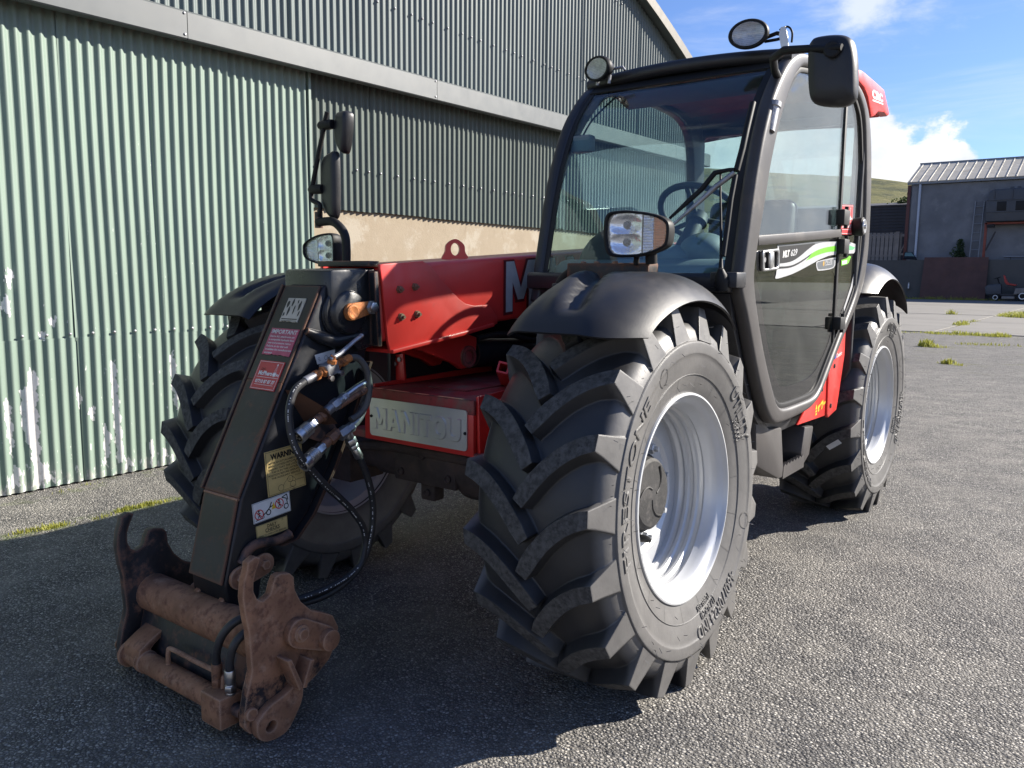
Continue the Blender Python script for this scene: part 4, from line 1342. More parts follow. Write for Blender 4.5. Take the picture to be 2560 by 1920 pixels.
for (yy, zz) in ((-0.279, 1.273), (-0.200, 1.282), (-0.272, 1.175), (-0.189, 1.182)):
    add_lathe(bm, [(0, 0.015), (0.004, 0.015), (0.004, 0.012), (0.012, 0.012), (0.013, 0.006), (0.022, 0.0055), (0.022, 0)], (0.014, yy, zz), (1, 0, 0), 6)
each('wear_pad_bolt', bm, MT['brass_rust'], TH)
prism('boom_end_strip', [(-0.385, 1.075), (-0.366, 1.075), (-0.382, 1.335), (-0.400, 1.335)], 'x', -0.015, 0.016, MT['black_paint'], TH, 0.002)
eye = prism('lifting_eye', [(0.155, 1.385), (0.165, 1.42), (0.170, 1.448), (0.185, 1.464), (0.208, 1.470), (0.231, 1.464), (0.246, 1.448), (0.251, 1.42), (0.262, 1.393)], 'x', -0.155, -0.133, MT['red'], TH, 0.004)
bpy.data.objects.remove(eye)
bm = bmesh.new()
eo = sm2([(0.150, 1.385), (0.166, 1.42), (0.172, 1.452), (0.208, 1.474), (0.244, 1.452), (0.250, 1.42), (0.264, 1.392), (0.208, 1.384)], 5)
ei = [(0.208 + 0.019 * cos(2 * pi * k / 24), 1.432 + 0.026 * sin(2 * pi * k / 24)) for k in range(24)]
add_ring(bm, eo, ei, 'x', -0.158, -0.132, (0.208, 1.43), 40)
bmesh.ops.transform(bm, matrix=Matrix.Translation((-0.145, 0.208, 1.43)) @ Matrix.Rotation(radians(-38), 4, 'Z') @ Matrix.Translation((0.145, -0.208, -1.43)), verts=bm.verts)
link('lifting_eye', bm, MT['red'], TH, 40)
# big silver letters on the flank
qm = Quad((0.0015, 0.365, 1.384), (0.0015, 1.75, 1.478), (0.0015, 1.75, 1.275), (0.0015, 0.365, 1.172))
ink('boom_lettering', lambda bm: block_letters(bm, 'MANITOU', lambda x, y, h: qm.at(x, y, h), 0.0, 0.0, 0.0022), MT['silver_vinyl'], boom)
def shadow_letters(bm):
    block_letters(bm, 'MANITOU', lambda x, y, h: qm.at(x - 0.004, y - 0.01, h), 0.045, 0.0, 0.0010)
ink('boom_lettering_border', shadow_letters, flat('dark_red_vinyl', (0.12, 0.008, 0.01)), boom)
# inner boom section and greased wear pads
prism('inner_boom', [(-0.56, 1.340), (-0.30, 1.350), (-0.30, 1.085), (-0.44, 1.06), (-0.56, 1.17)], 'x', -0.268, -0.022, MT['boss_black'], TH, 0.012)
box('wear_pad', (-0.145, -0.375, 1.362), (0.27, 0.05, 0.02), MT['black_paint'], TH, 0.003)
box('wear_pad', (-0.02, -0.375, 1.21), (0.02, 0.04, 0.26), MT['black_paint'], TH, 0.003)
prism('boom_cap_plate', [(-0.300, 1.30), (-0.44, 1.292), (-0.395, 1.340), (-0.300, 1.343)], 'y', -0.40, -0.385, MT['red'], TH, 0.002)
prism('side_plate_front', [(-0.44, 1.285), (-0.255, 1.285), (-0.245, 1.335), (-0.40, 1.335)], 'y', -0.384, -0.20, MT['red'], TH, 0.004)
box('frame_cheek', (-0.275, 1.30, 0.99), (0.02, 2.7, 0.26), MT['cab_dark'], TH, 0.003)
box('frame_cheek', (0.045, 1.65, 0.99), (0.02, 2.0, 0.24), MT['cab_dark'], TH, 0.003)
box('frame_crossmember', (-0.12, 1.30, 0.98), (0.32, 0.05, 0.22), MT['cab_dark'], TH, 0.003)
# lift ram bracket under the boom
LB = [(-0.256, 1.075), (0.13, 1.10), (0.240, 1.07), (0.235, 1.000), (0.195, 0.950), (0.145, 0.945), (0.09, 0.975), (-0.10, 1.04)]
prism('lift_bracket', LB, 'x', -0.08, -0.05, MT['red'], TH, 0.004)
prism('lift_bracket', LB, 'x', -0.24, -0.21, MT['red'], TH, 0.004)
lathe('lift_pin', [(-0.02, 0), (-0.02, 0.045), (0.012, 0.045), (0.012, 0.028), (0.004, 0.028), (0.004, 0)], (-0.05, 0.178, 0.995), (1, 0, 0), MT['red_deck'], TH)
bm = bmesh.new()
add_tube(bm, [(-0.145, 0.178, 0.995), (-0.145, 0.55, 0.99)], 0.028, 16)
add_tube(bm, [(-0.145, 0.30, 0.993), (-0.145, 1.9, 0.93)], 0.062, 20)
link('lift_ram', bm, MT['black_paint'], TH)
tube('ram_hose', [(-0.10, 0.30, 1.06), (-0.07, 0.45, 1.075), (-0.05, 0.62, 1.04), (-0.05, 1.0, 1.0)], 0.012, MT['hose'], TH, 10, 6)

# ------------------------------------------------------------------ boom head (gooseneck)
HX0, HX1 = -0.245, -0.045
HF = [(-0.560, 1.290), (-0.573, 1.282), (-0.739, 0.973), (-0.914, 0.631), (-0.982, 0.371)]
HB = [(-0.96, 0.260), (-0.90, 0.235), (-0.86, 0.30), (-0.83, 0.445), (-0.733, 0.461), (-0.660, 0.53), (-0.560, 0.68), (-0.470, 0.86), (-0.395, 1.02), (-0.350, 1.16), (-0.352, 1.24), (-0.378, 1.300)]
def inset(poly, d): return poly
head = prism('boom_head', HF + HB, 'x', HX0 + 0.016, HX1, MT['black_paint'], TH, 0.012, 3, 25)
prism('boom_head_side', [(a + 0.012, b_ - 0.004) for a, b_ in HF] + HB, 'x', HX0, HX0 + 0.014, MT['black_paint'], TH, 0.003, 2, 25)
# proud front strips, weld bead at the joint
def front_strip(name, a, b_, x0, x1, off, mat, th=0.008):
    A, B = Vector((0, *a)), Vector((0, *b_))
    d = (B - A).normalized(); n = Vector((0, d.z, -d.y)) * (1 if d.z * -1 > 0 else 1)
    if n.y > 0: n = -n
    bm = bmesh.new()
    vs = []
    for P in (A, B):
        for x in (x0, x1):
            for h in (off, off + th): vs.append(bm.verts.new((x, P.y + n.y * h, P.z + n.z * h)))
    for f in ((0, 1, 3, 2), (4, 6, 7, 5), (0, 4, 5, 1), (2, 3, 7, 6), (0, 2, 6, 4), (1, 5, 7, 3)): bm.faces.new([vs[i] for i in f])
    bmesh.ops.recalc_face_normals(bm, faces=bm.faces)
    bev(bm, 0.002, 1)
    return link(name, bm, mat, TH)
lerp = lambda a, b_, t: (a[0] + (b_[0] - a[0]) * t, a[1] + (b_[1] - a[1]) * t)
front_strip('head_front_plate', HF[1], HF[2], -0.234, -0.052, 0.001, MT['black_paint'])
front_strip('head_front_plate', HF[2], HF[3], -0.234, -0.052, 0.001, MT['plate_worn'])
front_strip('head_front_plate', HF[3], HF[4], -0.232, -0.054, 0.001, MT['plate_worn'])
front_strip('head_edge_rail', HF[1], HF[3], -0.250, -0.238, 0.000, MT['black_paint'], 0.016)
tube('weld_bead', [(-0.232, HF[3][0] - 0.006, HF[3][1] - 0.003), (-0.054, HF[3][0] - 0.006, HF[3][1] - 0.003)], 0.005, MT['rust'], TH, 8)
# pin boss on the side, rusty locking tab with its bolt
boss = lathe('pin_boss', [(-0.02, 0.098), (0.010, 0.098), (0.016, 0.092), (0.016, 0.078), (0.030, 0.072), (0.034, 0.066), (0.034, 0.0)], (HX1, -0.482, 1.196), (1, 0, 0), MT['boss_black'], TH, 36)
prism('boss_cheek', sm2([(-0.585, 1.20), (-0.54, 1.275), (-0.46, 1.285), (-0.380, 1.245), (-0.350, 1.205), (-0.375, 1.165), (-0.47, 1.105), (-0.56, 1.13)], 4), 'x', HX1 - 0.002, HX1 + 0.008, MT['boss_black'], TH, 0.003)
def tab(name, a, b_, r0, r1, x0, x1, mat, parent=TH):
    (y0, z0), (y1, z1) = a, b_
    an = atan2(z1 - z0, y1 - y0)
    P = [(y0 + r0 * cos(an + pi / 2 + pi * k / 10), z0 + r0 * sin(an + pi / 2 + pi * k / 10)) for k in range(11)]
    P += [(y1 + r1 * cos(an - pi / 2 + pi * k / 10), z1 + r1 * sin(an - pi / 2 + pi * k / 10)) for k in range(11)]
    return prism(name, P, 'x', x0, x1, mat, parent, 0.003)
tab('locking_tab', (-0.490, 1.198), (-0.404, 1.212), 0.030, 0.022, HX1 + 0.034, HX1 + 0.048, MT['rust_orange'])
lathe('pin_end', [(0, 0.026), (0.006, 0.026), (0.008, 0.020), (0.004, 0.008), (0.004, 0)], (HX1 + 0.048, -0.490, 1.198), (1, 0, 0), MT['rust_orange'], TH, 20)
bm = bmesh.new()
add_lathe(bm, [(0, 0.026), (0.005, 0.026), (0.005, 0.019), (0.018, 0.019), (0.020, 0.014), (0.020, 0)], (HX1 + 0.048, -0.404, 1.212), (1, 0, 0), 6)
link('tab_bolt', bm, MT['chrome'], TH)
# folded rib below the boss
tube('weld_rib', [(HX1 + 0.002, -0.650, 1.140), (HX1 + 0.008, -0.600, 1.118), (HX1 + 0.010, -0.540, 1.098), (HX1 + 0.010, -0.450, 1.108), (HX1 + 0.006, -0.358, 1.130)], [0.012, 0.020, 0.022, 0.020, 0.014], MT['black_paint'], TH, 12, 0)
# rear flange of the head
bm = bmesh.new()
fl = [(-0.395, 1.02), (-0.470, 0.86), (-0.560, 0.68), (-0.660, 0.53), (-0.733, 0.461), (-0.790, 0.452)]
for (a, b_) in zip(fl, fl[1:]):
    pass
V0 = []
for (y_, z_) in fl: V0.append([bm.verts.new((x, y_ + dy, z_)) for x, dy in ((HX1 - 0.19, 0.0), (HX1 + 0.030, 0.0), (HX1 + 0.030, 0.012), (HX1 - 0.19, 0.012))])
for A, B in zip(V0, V0[1:]):
    for i in range(4): bm.faces.new((A[i], A[(i + 1) % 4], B[(i + 1) % 4], B[i]))
bm.faces.new(V0[0]); bm.faces.new(V0[-1][::-1])
link('head_rear_flange', bm, MT['black_paint'], TH)
tube('lower_rib', [(HX1 + 0.004, -0.925, 0.43), (HX1 + 0.012, -0.90, 0.470), (HX1 + 0.012, -0.86, 0.480), (HX1 + 0.012, -0.79, 0.470), (HX1 + 0.016, -0.745, 0.482)], 0.016, MT['rust_black'], TH, 10, 4)
tab('pivot_link', (-0.935, 0.385), (-0.845, 0.405), 0.036, 0.036, HX1 + 0.001, HX1 + 0.014, MT['rust'])
bm = bmesh.new()
for (a, b_) in ((-0.935, 0.385), (-0.845, 0.405)): add_lathe(bm, [(0, 0.016), (0.010, 0.016), (0.011, 0)], (HX1 + 0.014, a, b_), (1, 0, 0), 6)
each('pivot_bolt', bm, MT['rust'], TH)

# ------------------------------------------------------------------ stickers on the head
def fq(x0, x1, z1, z0, seg=0, off=0.011):
    a, b_ = HF[1 + seg], HF[2 + seg]
    def P(x, z):
        t = (z - a[1]) / (b_[1] - a[1])
        d = Vector((b_[0] - a[0], b_[1] - a[1])).normalized()
        n = Vector((d.y, -d.x))
        if n.x > 0: n = -n
        return Vector((x, a[0] + (b_[0] - a[0]) * t + n.x * off, z + n.y * off))
    return Quad(P(x0, z1), P(x1, z1), P(x1, z0), P(x0, z0))
q = fq(-0.184, -0.092, 1.238, 1.160)
st = sticker('torn_label', q, MT['torn'], TH, 0.05)
def torn(bm):
    add_rect(bm, q, 0.06, 0.10, 0.94, 0.14); add_rect(bm, q, 0.06, 0.04, 0.94, 0.06)
    rnd = random.Random(8)
    for (u, v, w_, h_) in ((0.04, 0.55, 0.20, 0.38), (0.30, 0.62, 0.16, 0.38), (0.20, 0.25, 0.14, 0.42), (0.50, 0.30, 0.12, 0.40), (0.72, 0.42, 0.16, 0.5), (0.60, 0.75, 0.10, 0.2), (0.02, 0.20, 0.12, 0.2), (0.85, 0.20, 0.10, 0.3)):
        P_ = [(u + w_ * (0.5 + 0.5 * cos(a) * rnd.uniform(0.5, 1.1)), v + h_ * (0.5 + 0.5 * sin(a) * rnd.uniform(0.6, 1.1))) for a in [2 * pi * k / 9 for k in range(9)]]
        add_poly(bm, q, P_)
ink('label_tears', torn, MT['black_paint'], st)
q1 = fq(-0.206, -0.064, 1.138, 1.052)
st = sticker('notice_sticker', q1, MT['vinyl_pink'], TH, 0.06)
def imp(bm):
    add_text(bm, q1, 'IMPORTANT', 0.05, 0.80, 0.97, 0.95, bold=0.02)
    for i, t in enumerate(('Ensure ALL attachments are', 'a compatible hydraulic flow', 'rate and pressure rating.', 'Failure to do this will', 'invalidate the manufacturers', 'warranty.')):
        add_text(bm, q1, t, 0.06, 0.665 - i * 0.122, 0.06 + 0.034 * len(t), 0.73 - i * 0.122, bold=0.02)
ink('sticker_lettering', imp, MT['vinyl_white'], st)
q2 = fq(-0.198, -0.070, 1.034, 0.944)
def dealer(qq, parent, name='dealer_sticker'):
    st = sticker(name, qq, MT['vinyl_red'], parent)
    def w_(bm):
        add_frame(bm, qq, 0.03, 0.03, 0.97, 0.97, 0.012)
        add_text(bm, qq, 'McPhers', 0.13, 0.50, 0.68, 0.64, bold=0.03)
        add_text(bm, qq, 'n', 0.86, 0.50, 0.95, 0.60, bold=0.03)
        for k in range(8):
            a = 2 * pi * k / 8
            add_line(bm, qq, [(0.77, 0.55), (0.77 + 0.085 * cos(a), 0.55 + 0.085 * sin(a))], 0.03)
        add_disc(bm, qq, 0.77, 0.55, 0.055, 0.0012)
        add_line(bm, qq, [(0.74, 0.62), (0.765, 0.86)], 0.012); add_line(bm, qq, [(0.80, 0.62), (0.785, 0.86)], 0.012)
        add_disc(bm, qq, 0.775, 0.88, 0.035, 0.0012)
        add_rect(bm, qq, 0.10, 0.425, 0.94, 0.437); add_rect(bm, qq, 0.12, 0.165, 0.88, 0.177)
        add_text(bm, qq, '07710 87 87 37', 0.12, 0.225, 0.90, 0.34, bold=0.03)
    o = ink('sticker_lettering', w_, MT['white'], st)
    ink('sticker_initials', lambda bm: add_text(bm, qq, 'J.H.', 0.17, 0.665, 0.36, 0.755), MT['black'], st)
    return st
dealer(q2, TH)
SX = HX1 + 0.0015
SQ = lambda tl, tr, br, bl: Quad(*[(SX, *c) for c in (tl, tr, br, bl)])
q3 = SQ((-0.827, 0.763), (-0.682, 0.774), (-0.666, 0.627), (-0.816, 0.616))
st = sticker('warning_sticker', q3, MT['vinyl_yellow'], TH)
def warn(bm):
    add_frame(bm, q3, 0.02, 0.02, 0.98, 0.98, 0.008)
    add_text(bm, q3, 'WARNING', 0.14, 0.80, 0.88, 0.92, bold=0.05)
    for i, (t, a, b_) in enumerate((('AFTER AN ATTACHMENT HAS', 0.07, 0.95), ('BEEN LOCKED INTO PLACE', 0.07, 0.93), ('ENSURE THAT THE LOCKING', 0.07, 0.95), ('TAP IS IN THE LOCKED', 0.14, 0.86), ('POSITION BEFORE OPERATING', 0.05, 0.96), ('THE AUXILIARY SERVICE', 0.12, 0.88))):
        add_text(bm, q3, t, a, 0.70 - i * 0.068, b_, 0.742 - i * 0.068, bold=0.015)
    for (u, v) in ((0.60, 0.26), (0.34, 0.12), (0.66, 0.13)): add_disc(bm, q3, u, v, 0.075, 0.001, 24, 0.066)
    add_line(bm, q3, [(0.40, 0.16), (0.54, 0.30)], 0.007); add_line(bm, q3, [(0.38, 0.05), (0.66, 0.06)], 0.007); add_line(bm, q3, [(0.66, 0.31), (0.74, 0.22), (0.72, 0.17)], 0.007)
    add_text(bm, q3, 'Locked', 0.74, 0.30, 0.93, 0.335); add_text(bm, q3, 'Unlocked', 0.74, 0.185, 0.96, 0.22)
ink('sticker_lettering', warn, MT['black'], st)
q4 = SQ((-0.878, 0.606), (-0.735, 0.619), (-0.730, 0.553), (-0.873, 0.541))
st = sticker('pictogram_sticker', q4, MT['white'], TH)
def pict_b(bm):
    add_frame(bm, q4, 0.01, 0.02, 0.99, 0.98, 0.012)
    for (u, v) in ((0.40, 0.34), (0.88, 0.34)): add_disc(bm, q4, u, v, 0.15, 0.001, 20, 0.10)
    add_line(bm, q4, [(0.27, 0.30), (0.36, 0.40), (0.44, 0.55), (0.50, 0.80)], 0.06); add_line(bm, q4, [(0.44, 0.55), (0.54, 0.62)], 0.05)
    add_line(bm, q4, [(0.92, 0.46), (0.90, 0.72), (0.78, 0.84), (0.92, 0.92), (0.94, 0.62)], 0.05); add_line(bm, q4, [(0.05, 0.12), (0.26, 0.14)], 0.04); add_line(bm, q4, [(0.27, 0.14), (0.27, 0.35)], 0.04)
    for (u, v) in ((0.15, 0.40), (0.70, 0.60)):
        add_disc(bm, q4, u, v + 0.14, 0.05); add_line(bm, q4, [(u, v + 0.08), (u, v - 0.06)], 0.06); add_line(bm, q4, [(u, v - 0.04), (u - 0.03, v - 0.2)], 0.04); add_line(bm, q4, [(u, v - 0.04), (u + 0.03, v - 0.2)], 0.04); add_line(bm, q4, [(u - 0.04, v), (u + 0.04, v + 0.04)], 0.04)
ink('sticker_figures', pict_b, MT['black'], st)
def pict_r(bm):
    for (u, v) in ((0.15, 0.38), (0.70, 0.58)):
        add_disc(bm, q4, u, v, 0.26, 0.0016, 28, 0.21); add_line(bm, q4, [(u - 0.08, v + 0.18), (u + 0.08, v - 0.18)], 0.045, 0.0016)
ink('sticker_print', pict_r, MT['pict_red'], st)['kind'] = 'stuff'
def pict_y(bm): add_poly(bm, q4, [(0.49, 0.42), (0.60, 0.42), (0.545, 0.76)], 0.0012)
ink('sticker_triangle', pict_y, MT['pict_yellow'], st)
q5 = SQ((-0.866, 0.531), (-0.746, 0.540), (-0.744, 0.494), (-0.863, 0.487))
st = sticker('notice_sticker', q5, MT['vinyl_yellow'], TH)
def daily(bm):
    add_frame(bm, q5, 0.01, 0.02, 0.99, 0.98, 0.015)
    add_text(bm, q5, 'DAILY', 0.34, 0.66, 0.64, 0.90, bold=0.02); add_text(bm, q5, 'CHECKS', 0.27, 0.36, 0.73, 0.60, bold=0.02); add_rect(bm, q5, 0.27, 0.30, 0.73, 0.325)
    add_text(bm, q5, 'REFER TO OPERATORS MANUAL', 0.05, 0.10, 0.95, 0.22, bold=0.01)
ink('sticker_lettering', daily, MT['black'], st)
q6 = SQ((-0.617, 1.058), (-0.530, 1.072), (-0.534, 1.036), (-0.606, 1.026))
st = sticker('tap_label', q6, MT['vinyl_white'], TH)
def tapl(bm):
    add_disc(bm, q6, 0.52, 0.45, 0.22, 0.001, 20, 0.18)
    for u in (0.15, 0.80):
        for v in (0.3, 0.45, 0.6): add_rect(bm, q6, u - 0.06, v, u + 0.06, v + 0.05)
ink('sticker_figures', tapl, MT['grey_vinyl'], st)

# ------------------------------------------------------------------ hydraulic service lines on the head
def fitting(name, p0, p1, segs, mat, parent=TH, n=6):
    """stepped fitting from p0 to p1: (fraction, radius, sides)"""
    p0, p1 = Vector(p0), Vector(p1); d = p1 - p0
    bm = bmesh.new()
    for (a, b_, r, k) in segs:
        add_lathe(bm, [(a * d.length, 0), (a * d.length, r * 0.92), (a * d.length + 0.002, r), (b_ * d.length - 0.002, r), (b_ * d.length, r * 0.92), (b_ * d.length, 0)], p0, d, k)
    return link(name, bm, mat, parent, 35)
VX = 0.012
vA, vB = Vector((VX, -0.705, 0.984)), Vector((VX, -0.512, 1.046))
fitting('valve_ferrule', vA, vA + (vB - vA) * 0.26, [(0, 1, 0.0145, 16)], MT['steel'])
fitting('valve_union', vA, vB, [(0.20, 0.30, 0.017, 6), (0.30, 0.36, 0.013, 12), (0.36, 0.47, 0.019, 6), (0.60, 0.72, 0.019, 6), (0.72, 0.78, 0.014, 12), (0.78, 0.90, 0.017, 6), (0.90, 1.0, 0.014, 16)], MT['rust_orange'])
vd = (vB - vA).normalized()
vrot = vd.to_track_quat('Y', 'Z').to_matrix()
box('valve_body', vA + (vB - vA) * 0.53, (0.042, 0.05, 0.042), MT['steel'], TH, 0.004, vrot)
lathe('valve_stem', [(0, 0.016), (0.012, 0.016), (0.014, 0.010), (0.026, 0.009), (0.027, 0)], vA + (vB - vA) * 0.53 + Vector((0.012, 0, 0.018)), (0.3, 0, 1), MT['rust_orange'], TH, 8)
hb = vA + (vB - vA) * 0.53 + Vector((0.016, 0, 0.036))
bm = bmesh.new()
add_tube(bm, [hb + Vector((0, -0.012, -0.004)), hb + Vector((0.002, 0.03, 0.010)), hb + Vector((0.004, 0.09, 0.048)), hb + Vector((0.004, 0.125, 0.066))], [0.009, 0.009, 0.007, 0.007], 8)
add_lathe(bm, [(-0.008, 0), (-0.006, 0.006), (0, 0.009), (0.006, 0.006), (0.008, 0)], hb + Vector((0.004, 0.125, 0.066)), (0, 1, 0.5), 10)
link('valve_handle', bm, MT['steel'], TH)
bm = bmesh.new()
for f in (0.40, 0.62): add_lathe(bm, [(0, 0.010), (0.012, 0.010), (0.013, 0)], vA + (vB - vA) * f + Vector((0.02, 0.01, -0.022)), (1, 0, 0), 6)
each('valve_bolt', bm, MT['chrome'], TH)
HR = 0.0125
tube('hydraulic_hose', [vA, (VX, -0.745, 0.958), (VX + 0.005, -0.772, 0.905), (VX + 0.01, -0.775, 0.840), (VX + 0.02, -0.766, 0.785), (VX + 0.025, -0.742, 0.738), (VX + 0.015, -0.702, 0.697), (VX + 0.01, -0.640, 0.632), (VX, -0.580, 0.580), (VX, -0.512, 0.510), (VX, -0.462, 0.435), (VX, -0.458, 0.365), (VX, -0.50, 0.29), (VX - 0.03, -0.62, 0.23), (VX - 0.09, -0.78, 0.22)], HR, MT['hose'], TH, 12, 6)
tube('hydraulic_hose', [vB, (VX + 0.006, -0.480, 1.040), (VX + 0.012, -0.450, 1.000), (VX + 0.014, -0.440, 0.940), (VX + 0.012, -0.450, 0.886), (VX + 0.008, -0.478, 0.850), (VX + 0.006, -0.520, 0.834)], [0.0115] * 37, M('grey_dusty_hose', (0.09, 0.085, 0.08), 0.7), TH, 12, 6)
tube('steel_pipe', [(VX + 0.004, -0.435, 0.958), (VX + 0.004, -0.49, 0.940), (VX + 0.004, -0.545, 0.915)], 0.0125, MT['chrome'], TH, 12)
tube('steel_pipe', [(VX - 0.03, -0.435, 1.01), (VX - 0.02, -0.418, 0.985), (VX - 0.01, -0.424, 0.92), (VX - 0.002, -0.452, 0.865), (VX + 0.006, -0.485, 0.830), (VX + 0.006, -0.525, 0.806)], 0.0125, MT['steel'], TH, 12, 5)
fitting('pipe_union', (VX + 0.004, -0.535, 0.919), (VX + 0.006, -0.625, 0.876), [(0.0, 0.22, 0.017, 6), (0.22, 0.40, 0.015, 12), (0.40, 0.72, 0.020, 6), (0.72, 1.0, 0.017, 12)], MT['steel'])
fitting('pipe_elbow', (VX + 0.006, -0.445, 0.935), (VX + 0.004, -0.575, 0.885), [(0.05, 0.25, 0.015, 12), (0.25, 1.0, 0.012, 12)], MT['brass_rust'])
fitting('pipe_union', (VX + 0.006, -0.510, 0.812), (VX + 0.008, -0.575, 0.787), [(0.0, 0.4, 0.018, 6), (0.4, 1.0, 0.022, 6)], MT['steel'])
def coupler(a, b_):
    a, b_ = Vector(a), Vector(b_)
    fitting('coupler_adaptor', b_, b_ + (a - b_) * 0.42, [(0.0, 0.30, 0.019, 6), (0.30, 0.62, 0.021, 6), (0.62, 1.0, 0.016, 16)], MT['brass_rust'])
    fitting('coupler_nut', b_ + (a - b_) * 0.40, b_ + (a - b_) * 0.60, [(0.0, 0.25, 0.015, 16), (0.25, 1.0, 0.020, 6)], MT['chrome'])
    p, d = b_ + (a - b_) * 0.60, (a - b_) * 0.40
    L = d.length
    bm = bmesh.new()
    pr = [(0, 0), (0, 0.019)]
    for k in range(5): pr += [(L * (0.06 + 0.10 * k), 0.0235), (L * (0.11 + 0.10 * k), 0.0235), (L * (0.13 + 0.10 * k), 0.0215)]
    pr += [(L * 0.62, 0.025), (L * 0.97, 0.025), (L, 0.0235), (L, 0.019), (L * 0.93, 0.0185), (L * 0.93, 0.0)]
    add_lathe(bm, pr, p, d, 24)
    o = link('quick_coupler', bm, MT['chrome'], TH, 30)
    bm = bmesh.new()
    n = d.normalized()
    add_lathe(bm, [(0, 0), (0, 0.017), (0.001, 0.017), (0.001, 0.0)], p + d * 0.935, n, 16)
    link('coupler_seal', bm, MT['black'], o)
    bm = bmesh.new()
    e1 = n.cross(Vector((0, 0, 1))).normalized(); e2 = n.cross(e1)
    for k in range(3):
        f = 2 * pi * k / 3 + 0.5
        add_lathe(bm, [(0, 0.0045), (0.003, 0.004), (0.004, 0)], p + d * 0.94 + e1 * 0.008 * cos(f) + e2 * 0.008 * sin(f), n, 8)
    link('coupler_balls', bm, MT['chrome'], o)
coupler((VX + 0.012, -0.750, 0.808), (VX + 0.002, -0.615, 0.878))
coupler((VX + 0.016, -0.735, 0.716), (VX + 0.004, -0.575, 0.800))
fitting('tee_branch', (VX + 0.008, -0.545, 0.800), (VX + 0.010, -0.488, 0.700), [(0.0, 0.30, 0.017, 12), (0.30, 0.50, 0.020, 6), (0.52, 0.66, 0.018, 6), (0.66, 1.0, 0.0155, 20)], MT['chrome'])
tube('hydraulic_hose', [(VX + 0.010, -0.492, 0.708), (VX + 0.010, -0.462, 0.648), (VX + 0.010, -0.436, 0.574), (VX + 0.008, -0.424, 0.500), (VX + 0.006, -0.430, 0.418), (VX + 0.002, -0.460, 0.334), (VX - 0.004, -0.520, 0.285), (VX - 0.02, -0.620, 0.258), (VX - 0.05, -0.740, 0.246), (VX - 0.09, -0.85, 0.24)], HR, MT['hose'], TH, 12, 6)
# white print running along the hoses
def hose_print(pts, r, seed, f0=0.05, f1=0.95):
    path = spline(pts, 14)
    rnd = random.Random(seed)
    bm = bmesh.new()
    view = Vector((0.62, -0.76, 0.15))
    i = int(len(path) * f0)
    while i < len(path) * f1 - 1:
        if rnd.random() < 0.5:
            a, b_ = path[i], path[i + 1]
            t = (b_ - a).normalized()
            n_ = (view - t * view.dot(t)).normalized(); s_ = t.cross(n_)
            o = n_ * (r + 0.0006); w = 0.0014
            b_ = a + (b_ - a) * rnd.uniform(0.35, 0.9)
            bm.faces.new([bm.verts.new(p) for p in (a + o - s_ * w, b_ + o - s_ * w, b_ + o + s_ * w, a + o + s_ * w)])
        i += 1
    o = link('hose_print', bm, MT['white'], TH, 0, keep=True)
    o['kind'] = 'stuff'
hose_print([vA, (VX, -0.745, 0.958), (VX + 0.005, -0.772, 0.905), (VX + 0.01, -0.775, 0.840), (VX + 0.02, -0.766, 0.785), (VX + 0.025, -0.742, 0.738), (VX + 0.015, -0.702, 0.697), (VX + 0.01, -0.640, 0.632), (VX, -0.580, 0.580), (VX, -0.512, 0.510), (VX, -0.462, 0.435), (VX, -0.458, 0.365)], HR, 3)
hose_print([(VX + 0.010, -0.492, 0.708), (VX + 0.010, -0.462, 0.648), (VX + 0.010, -0.436, 0.574), (VX + 0.008, -0.424, 0.500), (VX + 0.006, -0.430, 0.418), (VX + 0.002, -0.460, 0.334), (VX - 0.004, -0.520, 0.285), (VX - 0.02, -0.620, 0.258), (VX - 0.05, -0.740, 0.246)], HR, 4, 0.2)
# bracket carrying the couplers
bm = bmesh.new()
v = [bm.verts.new(p) for p in ((HX1 + 0.001, -0.74, 0.955), (HX1 + 0.001, -0.66, 0.83), (HX1 + 0.001, -0.60, 0.82), (VX + 0.035, -0.602, 0.836), (VX + 0.03, -0.66, 0.90), (VX - 0.01, -0.73, 0.955))]
for f in ((0, 5, 4, 1), (1, 4, 3, 2)): bm.faces.new([v[i] for i in f])
bmesh.ops.solidify(bm, geom=bm.faces[:], thickness=0.006)
link('coupler_bracket', bm, MT['rust_black'], TH, 30)
prism('coupler_bracket', [(-0.70, 0.84), (-0.60, 0.86), (-0.56, 0.80), (-0.64, 0.775), (-0.70, 0.80)], 'x', VX - 0.016, VX - 0.010, MT['rust_black'], TH, 0.002)

# ------------------------------------------------------------------ carriage
PLATE = [(-1.039, 0.537), (-1.056, 0.544), (-1.081, 0.534), (-1.083, 0.515), (-1.095, 0.482), (-1.1, 0.436), (-1.094, 0.381), (-1.085, 0.333), (-1.082, 0.278), (-1.079, 0.217), (-1.089, 0.181), (-1.098, 0.155), (-1.108, 0.105), (-1.11, 0.061), (-1.092, 0.034), (-1.056, 0.014), (-1.033, 0.021), (-1.023, 0.047), (-1.005, 0.08), (-0.963, 0.093), (-0.907, 0.091), (-0.855, 0.113), (-0.802, 0.146), (-0.774, 0.191), (-0.764, 0.237), (-0.785, 0.282), (-0.824, 0.304), (-0.869, 0.327), (-0.905, 0.365), (-0.925, 0.408), (-0.928, 0.448), (-0.941, 0.463), (-0.974, 0.471), (-0.991, 0.467), (-1.001, 0.447), (-1.01, 0.42), (-1.036, 0.408), (-1.055, 0.422), (-1.065, 0.447), (-1.064, 0.476), (-1.055, 0.503), (-1.046, 0.52)]
prism('hitch_plate', PLATE, 'x', 0.192, 0.22, MT['rust'], TH, 0.004, 2, 20)
